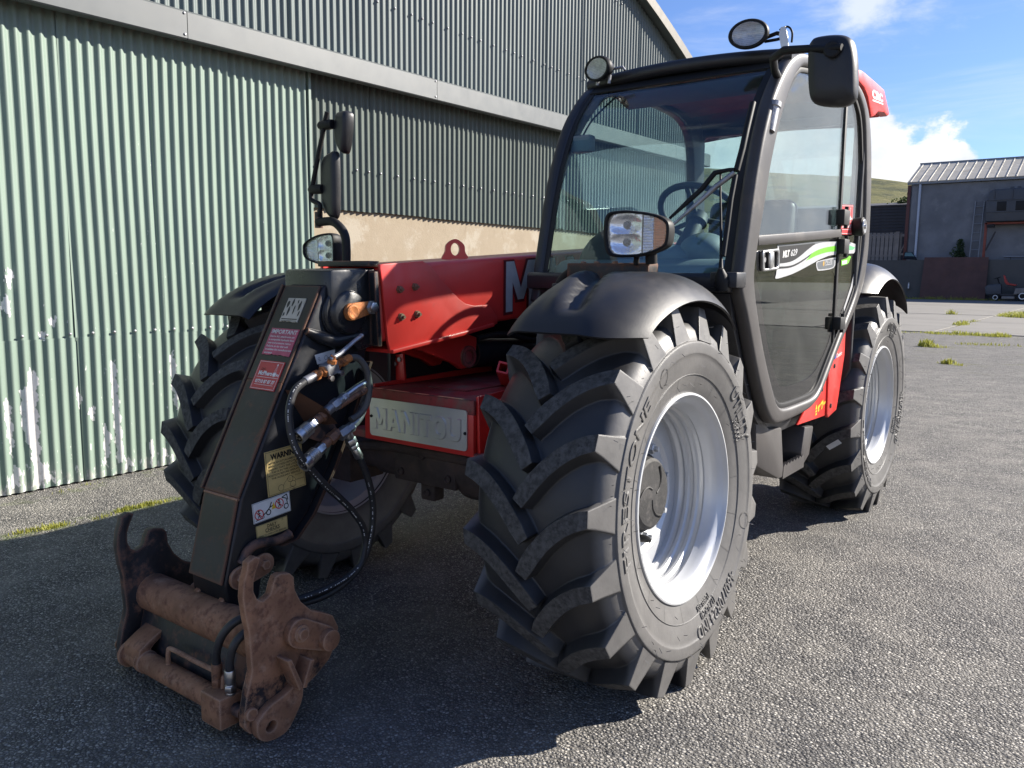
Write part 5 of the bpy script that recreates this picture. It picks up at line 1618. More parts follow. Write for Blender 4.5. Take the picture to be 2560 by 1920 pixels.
prism('hitch_plate', PLATE, 'x', -0.488, -0.458, MT['rust_black'], TH, 0.004, 2, 20)['label'] = 'hitch plate on the far side, black paint worn to rust'
bm = bmesh.new()
add_ring(bm, [(-1.046, 0.470), (-1.062, 0.54), (-1.085, 0.533), (-1.114, 0.482), (-1.118, 0.43), (-1.10, 0.38), (-1.03, 0.372), (-0.93, 0.40), (-0.93, 0.45), (-0.945, 0.462), (-0.972, 0.470), (-0.99, 0.466)], [(-1.048, 0.505), (-1.056, 0.49), (-1.06, 0.45), (-1.036, 0.412), (-1.008, 0.425), (-0.998, 0.452), (-0.988, 0.462), (-1.01, 0.48)], 'x', -0.455, -0.407, (-1.03, 0.44), 60)
bm.free()
EYE = [(-1.091, 0.052), (-1.084, 0.081), (-1.044, 0.108), (-0.991, 0.121), (-0.936, 0.139), (-0.931, 0.085), (-0.964, 0.032), (-0.995, 0.004), (-1.048, 0.003), (-1.081, 0.022)]
for sx in (0.221, -0.519):
    bm = bmesh.new()
    add_ring(bm, sm2(EYE, 4), [(-1.043 + 0.018 * cos(2 * pi * k / 20), 0.046 + 0.016 * sin(2 * pi * k / 20)) for k in range(20)], 'x', sx, sx + 0.030, (-1.035, 0.05), 60)
    bmesh.ops.recalc_face_normals(bm, faces=bm.faces)
    bev(bm, 0.004, 2, 50)
    link('hitch_eye', bm, MT['rust'], TH)
    o = sx if sx > 0 else sx
    dx = 1 if sx > 0 else -1
    x_ = 0.220 if sx > 0 else -0.488
    a, b_ = (x_, x_ + dx * 0.055)
    prism('gusset', [(-1.000, 0.232), (-0.985, 0.232), (-0.948, 0.14), (-0.96, 0.125)], 'x', min(a, b_), max(a, b_), MT['rust'], TH, 0.003)
    prism('gusset', [(-0.917, 0.205), (-0.903, 0.200), (-0.935, 0.125), (-0.950, 0.130)], 'x', min(a, b_), max(a, b_), MT['rust'], TH, 0.003)
    tab('pin_keeper', (-0.930, 0.283), (-0.838, 0.234), 0.044, 0.038, x_ + (0.002 if dx > 0 else -0.028), x_ + (0.028 if dx > 0 else -0.002), MT['rust'])
    lathe('hitch_pin', [(0, 0.032), (0.05 * dx, 0.032), (0.053 * dx, 0.026), (0.053 * dx, 0.0)], (x_, -0.835, 0.232), (1, 0, 0), MT['rust'], TH, 24)
    bm = bmesh.new()
    add_lathe(bm, [(0, 0.026), (0.006, 0.026), (0.006, 0.018), (0.016, 0.017), (0.017, 0)], (x_ + 0.028 * dx, -0.930, 0.283), (dx, 0, 0), 12)
    add_lathe(bm, [(0, 0.020), (0.010, 0.018), (0.011, 0)], (x_, -1.090, 0.095), (dx, 0, 0), 12)
    each('keeper_bolt', bm, MT['rust'], TH)
tube('cross_tube', [(-0.459, -0.985, 0.252), (0.193, -0.985, 0.252)], 0.062, MT['rust'], TH, 32)
prism('tube_web', [(-1.02, 0.225), (-0.985, 0.20), (-1.03, 0.07), (-1.055, 0.085)], 'x', -0.458, 0.192, MT['rust_black'], TH, 0.004)
lathe('pivot_tube', [(-0.18, 0), (-0.18, 0.05), (0.18, 0.05), (0.18, 0)], (-0.145, -0.90, 0.25), (1, 0, 0), MT['rust'], TH, 24)
for x in (-0.21, -0.08):
    prism('pivot_lug', [(-0.985, 0.31), (-0.93, 0.36), (-0.88, 0.34), (-0.84, 0.24), (-0.90, 0.18), (-0.98, 0.20)], 'x', x - 0.012, x + 0.012, MT['rust'], TH, 0.004)
lathe('lock_ram', [(-0.43, 0), (-0.43, 0.030), (-0.425, 0.033), (-0.35, 0.033), (-0.348, 0.037), (-0.33, 0.037), (-0.328, 0.034), (0.06, 0.034), (0.06, 0)], (0, -1.088, 0.080), (1, 0, 0), MT['rust'], TH, 28)
lathe('ram_rod', [(0.10, 0), (0.10, 0.019), (0.185, 0.019), (0.185, 0)], (0, -1.088, 0.085), (1, 0, 0), MT['rust_black'], TH, 20)
lathe('ram_rod', [(-0.460, 0), (-0.460, 0.016), (-0.42, 0.016), (-0.42, 0)], (0, -1.088, 0.080), (1, 0, 0), MT['rust_black'], TH, 20)
lathe('ram_flange', [(-0.437, 0), (-0.437, 0.044), (-0.425, 0.044), (-0.425, 0)], (0, -1.088, 0.080), (1, 0, 0), MT['rust'], TH, 20)
box('ram_block', (0.098, -1.100, 0.083), (0.098, 0.078, 0.094), MT['rust'], TH, 0.006)
prism('ram_clamp', [(-1.12, 0.085), (-1.11, 0.125), (-1.07, 0.150), (-1.03, 0.170), (-1.02, 0.155), (-1.06, 0.13), (-1.09, 0.10)], 'x', -0.43, -0.33, MT['rust'], TH, 0.004)
bm = bmesh.new()
add_tube(bm, spline([(-0.20, -1.09, 0.112), (-0.20, -1.088, 0.152), (-0.185, -1.085, 0.165), (-0.05, -1.085, 0.165), (0.075, -1.085, 0.165), (0.09, -1.088, 0.150), (0.09, -1.09, 0.125)], 5), 0.0075, 10)
link('steel_pipe', bm, MT['rust'], TH)
for (x, mt) in ((0.072, 'brass_rust'), (0.136, 'chrome')):
    fitting('hose_end', (x, -1.095, 0.128), (x + 0.004, -1.098, 0.205), [(0, 0.12, 0.014, 12), (0.12, 0.38, 0.0175, 6), (0.38, 0.44, 0.0145, 16), (0.44, 1.0, 0.0155, 20)], MT[mt])
tube('hydraulic_hose', [(0.076, -1.098, 0.200), (0.082, -1.10, 0.245), (0.102, -1.09, 0.298), (0.128, -1.06, 0.335), (0.140, -1.0, 0.335), (0.10, -0.93, 0.31), (0.03, -0.86, 0.27)], HR, MT['hose'], TH, 12, 6)
tube('hydraulic_hose', [(0.140, -1.098, 0.200), (0.146, -1.10, 0.240), (0.158, -1.09, 0.285), (0.166, -1.06, 0.310), (0.164, -1.0, 0.315), (0.13, -0.93, 0.29), (0.05, -0.86, 0.25)], HR, MT['hose'], TH, 12, 6)

# ------------------------------------------------------------------ cab
OUT = [(0.442, 1.275), (0.446, 1.33), (0.46, 1.39), (0.487, 1.509), (0.52, 1.65), (0.568, 1.798), (0.62, 1.91), (0.68, 2.005), (0.787, 2.116), (0.885, 2.178), (1.008, 2.213), (1.3, 2.242), (1.6, 2.258), (1.766, 2.252), (1.938, 2.206), (2.07, 2.095), (2.155, 1.869), (2.195, 1.56), (2.165, 1.345), (2.03, 1.19), (1.87, 1.072), (1.65, 0.91), (1.499, 0.794), (1.40, 0.755), (1.30, 0.738), (1.112, 0.730), (0.947, 0.730), (0.86, 0.742), (0.79, 0.785), (0.717, 0.86), (0.62, 1.0), (0.55, 1.115), (0.49, 1.21)]
INN = [(0.566, 1.33), (0.574, 1.40), (0.604, 1.50), (0.637, 1.599), (0.686, 1.757), (0.771, 1.935), (0.883, 2.085), (0.95, 2.135), (1.013, 2.160), (1.3, 2.195), (1.6, 2.212), (1.762, 2.205), (1.871, 2.168), (1.965, 2.085), (2.045, 1.854), (2.092, 1.562), (2.07, 1.385), (1.99, 1.245), (1.756, 1.055), (1.55, 0.885), (1.47, 0.822), (1.387, 0.792), (1.20, 0.786), (0.984, 0.789), (0.90, 0.815), (0.845, 0.865), (0.735, 1.005), (0.644, 1.150), (0.585, 1.265)]
OUTs, INNs = sm2(OUT, 4), sm2(INN, 4)
CC = (1.30, 1.50)
XL, XR = 0.08, 1.0
def front_y(z):
    P = OUT[:10]
    if z <= P[0][1]: return P[0][0] + (P[0][1] - z) * 0.55
    for a, b_ in zip(P, P[1:]):
        if a[1] <= z <= b_[1]: return a[0] + (b_[0] - a[0]) * (z - a[1]) / (b_[1] - a[1])
    return P[-1][0]
ring('cab_side_frame', OUTs, INNs, 'x', 0.945, XR, CC, MT['cab_grey'], TH, 0.022, 150, 4)
seal_o = [(CC[0] + (y - CC[0]) * 1.004, CC[1] + (z - CC[1]) * 1.004) for y, z in INNs]
seal_i = [(CC[0] + (y - CC[0]) * 0.972, CC[1] + (z - CC[1]) * 0.972) for y, z in INNs]
ring('door_seal', seal_o, seal_i, 'x', 0.950, 0.986, CC, MT['seal'], TH, 0.004, 150, 2)
INR = [(0.505, 1.28), (0.520, 1.42), (0.552, 1.547), (0.595, 1.70), (0.66, 1.823), (0.75, 1.955), (0.888, 2.085), (1.013, 2.150), (1.3, 2.178), (1.6, 2.175), (1.762, 2.150), (1.86, 2.08), (1.905, 1.92), (1.925, 1.562), (1.91, 1.40), (1.7, 1.36), (1.0, 1.34), (0.60, 1.31), (0.52, 1.27)]
OUR = [q for q in OUT if q[1] > 1.27 and q[0] < 2.16] + [(2.12, 1.20), (1.0, 1.20), (0.46, 1.20)]
OUR = OUT[:15] + [(2.035, 2.10), (2.045, 1.95), (2.045, 1.22), (1.3, 1.20), (0.50, 1.20)]
ring('cab_side_frame', sm2(OUR, 3), sm2(INR, 3), 'x', XL, 0.130, (1.30, 1.70), MT['cab_dark'], TH, 0.012, 150, 3)
prism('cab_side_glass', sm2([(1.3 + (y - 1.3) * 1.004, 1.7 + (z - 1.7) * 1.004) for y, z in INR], 3), 'x', 0.100, 0.105, MT['side_glass'], TH)
# windscreen, curved in section, with a black printed border
def strip(x0, x1, z0, z1, off, th, name, mat, n=26, nx=2):
    G = [[Vector((x0 + (x1 - x0) * j / nx, front_y(z0 + (z1 - z0) * i / n) + off, z0 + (z1 - z0) * i / n)) for j in range(nx + 1)] for i in range(n + 1)]
    return shell(name, G, th, mat, TH, 50)
strip(0.125, 0.952, 1.30, 2.150, 0.020, 0.005, 'windscreen', MT['windscreen'])
strip(0.10, 0.150, 1.28, 2.160, 0.016, 0.006, 'windscreen_border', MT['seal'])
strip(0.920, 0.962, 1.28, 2.160, 0.016, 0.006, 'windscreen_border', MT['seal'])
strip(0.10, 0.962, 2.120, 2.175, 0.012, 0.006, 'windscreen_border', MT['seal'], 6)
# header over the windscreen and roof panel
bm = bmesh.new()
pts = [(x, 0.872 - 0.02 * (1 - ((x - 0.54) / 0.46) ** 2), 2.172 + 0.022 * (1 - ((x - 0.54) / 0.46) ** 2)) for x in [0.085 + 0.91 * k / 16 for k in range(17)]]
add_tube(bm, pts, 0.028, 12)
link('roof_header', bm, MT['cab_dark'], TH)
TOPP = OUT[9:17]
def top_z(y):
    for a, b_ in zip(TOPP, TOPP[1:]):
        if a[0] <= y <= b_[0]: return a[1] + (b_[1] - a[1]) * (y - a[0]) / (b_[0] - a[0])
    return TOPP[-1][1]
G = [[Vector((0.10 + 0.86 * j / 10, y, top_z(y) - 0.012 + 0.022 * (1 - ((j - 5) / 5) ** 2))) for j in range(11)] for y in [0.89 + 1.18 * i / 20 for i in range(21)]]
shell('roof_panel', G, 0.02, MT['cab_dark'], TH)
G = [[Vector((p.x, p.y, p.z - 0.045)) for p in row] for row in G[1:17]]
shell('roof_lining', G, 0.012, MT['red_roof'], TH)
box('sun_visor', (0.53, 0.98, 2.115), (0.70, 0.16, 0.012), MT['interior'], TH, 0.004, Matrix.Rotation(radians(-14), 3, 'X'))
# rear wall with its window
ring('cab_rear_frame', [(0.085, 0.80), (0.99, 0.80), (0.99, 2.15), (0.085, 2.15)], [(0.125, 1.54), (0.14, 1.52), (0.92, 1.52), (0.935, 1.54), (0.935, 2.085), (0.92, 2.10), (0.14, 2.10), (0.125, 2.085)], 'y', 2.01, 2.04, (0.54, 1.75), MT['cab_dark'], TH, 0.006, 120)
box('rear_glass', (0.53, 2.025, 1.81), (0.82, 0.005, 0.59), MT['side_glass'], TH)
# lower shell of the cab
prism('cab_tub', [(0.46, 1.27), (0.50, 1.20), (0.55, 1.115), (0.62, 1.0), (0.717, 0.86), (0.79, 0.80), (1.5, 0.80), (2.05, 1.22), (2.05, 1.19), (1.52, 0.74), (0.80, 0.74), (0.70, 0.82), (0.58, 1.0), (0.48, 1.16), (0.44, 1.27)], 'x', 0.085, 0.955, MT['cab_dark'], TH, 0.004)
prism('cab_inner_side', [(0.46, 1.27), (0.55, 1.115), (0.62, 1.0), (0.79, 0.80), (1.5, 0.80), (2.05, 1.22), (2.05, 1.30), (1.0, 1.32)], 'x', 0.085, 0.10, MT['interior'], TH)
prism('cowl', [(0.400, 1.275), (0.398, 1.330), (0.412, 1.342), (0.47, 1.338), (0.47, 1.27)], 'x', 0.085, 0.965, MT['cab_dark'], TH, 0.006)
box('wiper_motor_box', (0.965, 0.395, 1.318), (0.10, 0.09, 0.055), MT['cab_dark'], TH, 0.006)
box('cab_underframe', (0.62, 1.25, 0.70), (0.60, 0.80, 0.10), MT['cab_dark'], TH, 0.01)
box('cab_inner_arch', (0.52, 0.52, 1.06), (0.70, 0.10, 0.40), MT['cab_dark'], TH, 0.02)

# door: upper glass, waist rail, lower panel, rear quarter lights
def clip(poly, a, b_, c):
    out = []
    for i in range(len(poly)):
        p, q_ = poly[i - 1], poly[i]
        dp, dq = a * p[0] + b_ * p[1] - c, a * q_[0] + b_ * q_[1] - c
        if (dp <= 0) != (dq <= 0):
            t = dp / (dp - dq)
            out.append((p[0] + (q_[0] - p[0]) * t, p[1] + (q_[1] - p[1]) * t))
        if dq <= 0: out.append(q_)
    return out
DO = [(CC[0] + (y - CC[0]) * 0.985, CC[1] + (z - CC[1]) * 0.985) for y, z in INNs]
RS = 0.0725
rail_t = lambda y: 1.482 + RS * (y - 0.61)
rail_b = lambda y: 1.445 + RS * (y - 0.61)
k_t, k_b = 1.482 - RS * 0.61, 1.445 - RS * 0.61
prism('door_upper_glass', clip(clip(DO, RS, -1, -k_t), 1, 0, 1.672), 'x', 0.972, 0.977, MT['side_glass'], TH)
qg = clip(clip(DO, RS, -1, -(k_t - 0.03)), -1, 0, -1.70)
prism('quarter_glass', qg, 'x', 0.972, 0.977, MT['side_glass'], TH)
low = clip(clip(DO, -RS, 1, k_b), 1, 0, 1.70)
CLR = sm2([(0.664, 1.352), (0.705, 1.228), (0.812, 1.040), (0.931, 0.910), (1.016, 0.876), (1.355, 0.882), (1.526, 0.950), (1.665, 1.067), (1.668, 1.20), (1.64, 1.36), (1.2, 1.33)], 4)
ring('door_lower_border', low, CLR, 'x', 0.971, 0.978, (1.18, 1.12), MT['frit'], TH, 0.0, 140)
prism('door_lower_glass', [(1.18 + (y - 1.18) * 1.004, 1.12 + (z - 1.12) * 1.004) for y, z in CLR], 'x', 0.972, 0.977, MT['dark_glass'], TH)
qlow = clip(clip(DO, -RS, 1, k_t - 0.03), -1, 0, -1.715)
ring('quarter_border', qlow, [(1.86 + (y - 1.86) * 0.80, 1.38 + (z - 1.38) * 0.80) for y, z in qlow], 'x', 0.971, 0.978, (1.86, 1.38), MT['frit'], TH, 0.0, 80)
prism('quarter_glass', [(1.86 + (y - 1.86) * 0.803, 1.38 + (z - 1.38) * 0.803) for y, z in qlow], 'x', 0.972, 0.977, MT['dark_glass'], TH)
prism('waist_rail', [(0.600, rail_b(0.60)), (1.690, rail_b(1.69)), (1.690, rail_t(1.69)), (0.600, rail_t(0.60))], 'x', 0.965, 0.994, MT['cab_grey'], TH, 0.004)
prism('door_edge', [(1.672, 2.17), (1.700, 2.17), (1.716, 1.02), (1.700, 1.00), (1.690, 1.02)], 'x', 0.966, 0.984, MT['seal'], TH, 0.003)
for (y0, y1, z0, z1) in ((1.640, 1.735, 1.578, 1.650), (1.672, 1.755, 1.445, 1.515), (1.688, 1.775, 1.083, 1.145)):
    hg = box('hinge', (0.995, (y0 + y1) / 2, (z0 + z1) / 2), (0.040, y1 - y0, z1 - z0), MT['seal'], TH, 0.005)
    bm = bmesh.new(); add_lathe(bm, [(0, 0), (0, 0.009), (z1 - z0 + 0.03, 0.009), (z1 - z0 + 0.03, 0)], (1.006, (y0 + y1) / 2 + 0.012, z0 - 0.015), (0, 0, 1), 12)
    link('hinge_pin', bm, MT['black'], hg)
# handle
hb_ = [(0.655, 1.428), (0.838, 1.442), (0.850, 1.361), (0.668, 1.350)]
hc = (0.753, 1.395)
hc_ = hc
hr_ = [q for i, p in enumerate(hb_) for q in (lerp(p, hb_[i - 1], 0.12), lerp(p, hc_, 0.05), lerp(p, hb_[(i + 1) % 4], 0.12))]
ring('door_handle', hr_, [(hc[0] + (y - hc[0]) * 0.84, hc[1] + (z - hc[1]) * 0.76) for y, z in hr_], 'x', 0.978, 0.992, hc, MT['chrome'], TH, 0.003, 72)
prism('handle_recess', [(hc[0] + (y - hc[0]) * 0.82, hc[1] + (z - hc[1]) * 0.80) for y, z in hr_], 'x', 0.9785, 0.981, MT['black'], TH)
prism('handle_lever', [(0.725, 1.424), (0.768, 1.428), (0.775, 1.366), (0.733, 1.362)], 'x', 0.981, 0.996, MT['chrome'], TH, 0.004)
lathe('handle_lock', [(0, 0), (0, 0.010), (0.004, 0.010), (0.004, 0)], (0.981, 0.700, 1.395), (1, 0, 0), MT['steel'], TH, 14)
# door graphics, thin vinyl laid one over another
def vinyl(name, poly, x, mat):
    return prism(name, poly, 'x', x, x + 0.0004, mat, TH)
band = sm2([(0.842, 1.454), (1.05, 1.466), (1.326, 1.486), (1.457, 1.494), (1.560, 1.499), (1.666, 1.502)], 3)[:-3]
wave_u = [(0.884, 1.384), (0.985, 1.391), (1.060, 1.404), (1.14, 1.426), (1.22, 1.450), (1.30, 1.470), (1.40, 1.485), (1.52, 1.494), (1.668, 1.500)]
wave_l = [(1.670, 1.441), (1.56, 1.433), (1.472, 1.421), (1.40, 1.410), (1.319, 1.394), (1.24, 1.379), (1.165, 1.365), (1.053, 1.346), (0.95, 1.333), (0.843, 1.325), (0.862, 1.352)]
sp2 = lambda P: [(p.x, p.y) for p in spline([(a, b_, 0) for a, b_ in P], 5)]
vinyl('door_graphic', sp2([(0.842, 1.456), (1.05, 1.468), (1.326, 1.487), (1.668, 1.503)]) + [(1.668, 1.500)] + sp2(wave_u)[::-1][1:] , 0.9786, MT['grey_vinyl'])
vinyl('door_graphic', [(0.862, 1.450), (1.02, 1.460), (1.20, 1.472), (1.318, 1.481), (1.335, 1.477)] + sp2([(1.30, 1.470), (1.22, 1.447), (1.14, 1.422), (1.06, 1.402), (0.985, 1.391), (0.882, 1.384)]), 0.9792, MT['black'])
vinyl('door_graphic', sp2(wave_u) + sp2(wave_l), 0.9788, MT['silver_vinyl'])
vinyl('door_graphic', sp2([(0.872, 1.372), (1.00, 1.377), (1.10, 1.391), (1.20, 1.413), (1.30, 1.438), (1.40, 1.457), (1.52, 1.470), (1.66, 1.480)]) + sp2([(1.66, 1.474), (1.52, 1.464), (1.40, 1.451), (1.30, 1.432), (1.20, 1.406), (1.10, 1.383), (1.00, 1.369), (0.87, 1.363)]), 0.9793, MT['black'])
vinyl('door_graphic', sp2([(1.215, 1.402), (1.287, 1.433), (1.372, 1.452), (1.489, 1.468), (1.660, 1.482)]) + sp2([(1.663, 1.456), (1.55, 1.450), (1.45, 1.440), (1.351, 1.427)]), 0.9794, MT['green'])
vinyl('door_graphic', sm2([(0.848, 1.452), (0.864, 1.450), (0.884, 1.384), (0.866, 1.350), (0.842, 1.326), (0.858, 1.384)], 1), 0.9789, MT['silver_vinyl'])
vinyl('door_graphic', [(1.730, 1.506), (1.86, 1.511), (2.040, 1.500), (2.068, 1.490), (1.98, 1.455), (1.730, 1.446)], 0.9786, MT['silver_vinyl'])
vinyl('door_graphic', [(1.745, 1.487), (1.887, 1.492), (2.000, 1.485), (1.957, 1.472), (1.745, 1.463)], 0.9793, flat('mint_green_vinyl', (0.13, 0.44, 0.20), 0.4))
vinyl('door_graphic', [(2.060, 1.475), (2.072, 1.440), (2.055, 1.36), (1.99, 1.275), (1.87, 1.165), (1.862, 1.185), (1.965, 1.29), (2.02, 1.37), (2.04, 1.44)], 0.9786, MT['silver_vinyl'])
for k in range(9):
    u = 1.06 + k * 0.045
    vinyl('door_graphic', [(u, 1.470 + (u - 1.06) * 0.055), (u + 0.018, 1.471 + (u - 1.06) * 0.055), (u + 0.075, 1.492 + (u - 1.06) * 0.03), (u + 0.062, 1.492 + (u - 1.06) * 0.03)], 0.9796, MT['silver_vinyl']) if k < 0 else None
qd = Quad((0.9797, 0.912, 1.434), (0.9797, 1.092, 1.449), (0.9797, 1.088, 1.424), (0.9797, 0.912, 1.409))
ink('model_lettering', lambda bm: add_text(bm, qd, 'MLT', 0.0, 0.0, 0.46, 1.0, 0.0006, 0.05, 0.15), MT['white'], TH)
ink('model_lettering', lambda bm: add_text(bm, qd, '629', 0.54, 0.0, 1.0, 1.0, 0.0006, 0.03, 0.15), MT['silver_vinyl'], TH)
bd = sm2([(1.365, 1.393), (1.40, 1.405), (1.648, 1.426), (1.660, 1.418), (1.640, 1.378), (1.42, 1.362), (1.38, 1.370)], 3)
vinyl('door_badge', bd, 0.9786, MT['silver_vinyl'])
vinyl('door_badge', [(1.51 + (y - 1.51) * 0.90, 1.394 + (z - 1.394) * 0.80) for y, z in bd], 0.9792, MT['grey_vinyl'])
qb = Quad((0.9797, 1.45, 1.412), (0.9797, 1.62, 1.424), (0.9797, 1.615, 1.390), (0.9797, 1.45, 1.378))
def badge(bm):
    add_rect(bm, qb, 0.30, 0.15, 0.95, 0.25, 0.0005); add_text(bm, qb, 'PLUS', 0.30, 0.38, 0.92, 0.80, 0.0005, 0.02)
ink('badge_lettering', badge, MT['silver_vinyl'], TH)
ink('badge_mark', lambda bm: add_disc(bm, qb, 0.14, 0.45, 0.36, 0.0005), flat('ochre_print', (0.45, 0.27, 0.06)), TH)
vinyl('quarter_sticker', [(1.763, 1.417), (1.86, 1.428), (1.90, 1.441), (1.935, 1.438), (1.900, 1.408), (1.876, 1.400), (1.769, 1.390)], 0.9786, MT['green'])
vinyl('quarter_sticker', [(1.778, 1.412), (1.865, 1.420), (1.862, 1.402), (1.780, 1.396)], 0.9792, MT['vinyl_white'])
dealer(Quad((0.9782, 1.712, 1.676), (0.9782, 1.916, 1.690), (0.9782, 1.922, 1.545), (0.9782, 1.718, 1.537)), TH, 'window_sticker')
# interior latch knob on the quarter light
lathe('window_knob', [(0, 0), (0, 0.040), (0.012, 0.046), (0.045, 0.046), (0.052, 0.040), (0.052, 0.0)], (0.978, 1.945, 1.585), (1, 0, 0), MT['black'], TH, 28)
lathe('knob_face', [(0, 0.036), (0.004, 0.033), (0.003, 0.012), (0.010, 0.010), (0.010, 0)], (1.030, 1.945, 1.585), (1, 0, 0), MT['chrome'], TH, 20)
# skirt below the cab, red, with dealer marks
SK1 = [(1.271, 0.673), (1.36, 0.72), (1.449, 0.765), (1.552, 0.83), (1.672, 0.915), (1.690, 0.86), (1.690, 0.660)]
SK2 = [(1.682, 0.915), (1.80, 1.00), (1.938, 1.090), (1.947, 0.941), (1.879, 0.723), (1.858, 0.669), (1.720, 0.648), (1.700, 0.67)]
sk = prism('cab_skirt', SK1, 'x', 0.952, 0.966, MT['red'], TH, 0.004)
prism('cab_skirt', SK2, 'x', 0.958, 0.975, MT['red'], TH, 0.004)
qy = Quad((0.9666, 1.525, 0.738), (0.9666, 1.675, 0.752), (0.9666, 1.672, 0.700), (0.9666, 1.530, 0.682))
def ymark(bm):
    rnd = random.Random(3)
    for k in range(16):
        u = rnd.uniform(0, 0.95); v = rnd.uniform(0.1, 0.7); add_poly(bm, qy, [(u, v), (u + 0.10, v + 0.05), (u + 0.12, v + 0.30), (u + 0.03, v + 0.26)], 0.0008)
    for v in (0.0, 0.25, 0.5): add_rect(bm, qy, 0.0, v, 0.16, v + 0.16, 0.0006)
ink('skirt_mark', ymark, MT['pict_yellow'], TH)
qk = Quad((0.9756, 1.765, 0.965), (0.9756, 1.890, 0.975), (0.9756, 1.890, 0.940), (0.9756, 1.765, 0.925))
ink('skirt_mark', lambda bm: add_text(bm, qk, 'Comfort', 0.25, 0.25, 1.0, 0.8, 0.0006, 0.02, 0.2), MT['white'], TH)
ink('skirt_mark', lambda bm: add_poly(bm, qk, [(0.0, 0.2), (0.20, 0.25), (0.22, 0.8), (0.10, 0.9)], 0.0006), flat('blue_print', (0.03, 0.05, 0.35)), TH)
bm = bmesh.new()
for (x, yy, zz) in ((0.966, 1.615, 0.80), (0.975, 1.745, 0.705), (0.975, 1.770, 0.90)): add_lathe(bm, [(0, 0.012), (0.004, 0.011), (0.006, 0)], (x, yy, zz), (1, 0, 0), 10)
each('skirt_bolt', bm, MT['black'], TH)
# access step
stp = prism('step_plate', [(0.78, 0.80), (0.953, 0.700), (1.108, 0.685), (1.160, 0.500), (1.19, 0.448), (1.10, 0.458), (0.82, 0.565)], 'x', 0.80, 0.950, MT['cab_grey'], TH, 0.008)
prism('step_plate', [(1.405, 0.520), (1.440, 0.640), (1.574, 0.625), (1.530, 0.490), (1.430, 0.448)], 'x', 0.80, 0.950, MT['cab_grey'], TH, 0.008)
bm = bmesh.new()
tp = [(1.16, 0.445), (1.44, 0.447)]
n = 12
for k in range(n):
    a = 1.165 + 0.27 * k / n
    tp.append
poly = [(1.150, 0.447), (1.445, 0.447)] + [(1.445 - 0.29 * k / 14, 0.500 + (0.012 if k % 2 else 0)) for k in range(15)]
add_prism(bm, poly, 'x', 0.935, 0.952)
add_prism(bm, [(1.15, 0.450), (1.44, 0.450), (1.44, 0.462), (1.15, 0.462)], 'x', 0.80, 0.936)
bmesh.ops.recalc_face_normals(bm, faces=bm.faces)
link('step_tread', bm, MT['cab_grey'], TH)
# roof tail with worn lettering
CR = [(1.700, 2.262), (1.737, 2.300), (1.85, 2.312), (2.10, 2.310), (2.290, 2.305), (2.448, 2.205), (2.40, 2.188), (2.33, 2.196), (2.20, 2.178), (2.14, 2.150), (2.07, 2.132), (1.98, 2.215), (1.90, 2.245)]
tail = prism('roof_tail', CR, 'x', 0.955, 1.0, MT['red'], TH, 0.008)
prism('roof_tail_shell', [(1.72, 2.275), (2.10, 2.292), (2.27, 2.272), (2.40, 2.200), (2.39, 2.185), (2.26, 2.25), (2.09, 2.272), (1.72, 2.258)], 'x', 0.10, 0.960, MT['red'], TH, 0.004)
qc = Quad((1.0006, 2.06, 2.262), (1.0006, 2.27, 2.272), (1.0006, 2.30, 2.232), (1.0006, 2.08, 2.214))
def crc(bm):
    add_text(bm, qc, 'CRC', -0.10, 0.24, 0.92, 1.0, 0.0006, 0.06); add_rect(bm, qc, -0.08, -0.08, 0.92, 0.08, 0.0006, 9)
ink('roof_lettering', crc, MT['white'], TH)
# ------------------------------------------------------------------ interior
def pod(name, c, r, mat):
    bm = bmesh.new()
    bmesh.ops.create_uvsphere(bm, u_segments=24, v_segments=14, radius=1.0)
    bmesh.ops.transform(bm, matrix=Matrix.Translation(Vector(c)) @ Matrix.Diagonal((*r, 1)), verts=bm.verts)
    return link(name, bm, mat, TH, 60)
prism('dashboard', [(0.54, 1.28), (0.52, 1.36), (0.60, 1.40), (0.78, 1.385), (0.86, 1.32), (0.86, 0.82), (0.78, 0.82)], 'x', 0.12, 0.93, MT['interior_light'], TH, 0.03, 4)
pod('dash_pod', (0.60, 0.72, 1.40), (0.13, 0.12, 0.06), MT['interior_light'])
pod('dash_pod', (0.72, 0.74, 1.43), (0.10, 0.11, 0.075), MT['interior_light'])
pod('dash_hood', (0.34, 0.82, 1.36), (0.23, 0.22, 0.20), MT['interior'])
bm = bmesh.new()
cw, nrm = Vector((0.640, 0.860, 1.590)), Vector((0.0, 0.62, 0.78)).normalized()
e1 = Vector((1, 0, 0)); e2 = nrm.cross(e1)
rp_ = [cw + e1 * 0.168 * cos(2 * pi * k / 40) + e2 * 0.168 * sin(2 * pi * k / 40) for k in range(41)]
add_tube(bm, rp_, 0.014, 10, False)
for k in range(3):
    a = 2 * pi * k / 3 + 0.5
    add_tube(bm, [cw - nrm * 0.03, cw + (e1 * cos(a) + e2 * sin(a)) * 0.165], 0.011, 8)
add_lathe(bm, [(-0.06, 0.02), (-0.05, 0.045), (-0.01, 0.04), (0.0, 0.0)], cw, nrm, 20)
link('steering_wheel', bm, MT['interior'], TH, 50)
tube('steering_column', [cw - nrm * 0.04, cw - nrm * 0.22 + Vector((0, -0.02, 0)), (0.64, 0.70, 1.25)], [0.03, 0.045, 0.06], MT['interior'], TH, 14)
bm = bmesh.new()
add_box(bm, (0.54, 1.42, 1.14), (0.46, 0.46, 0.13)); add_box(bm, (0.54, 1.70, 1.44), (0.44, 0.12, 0.55), Matrix.Rotation(radians(-8), 3, 'X'))
bmesh.ops.recalc_face_normals(bm, faces=bm.faces); bev(bm, 0.045, 4)
link('seat', bm, MT['seat'], TH, 60)
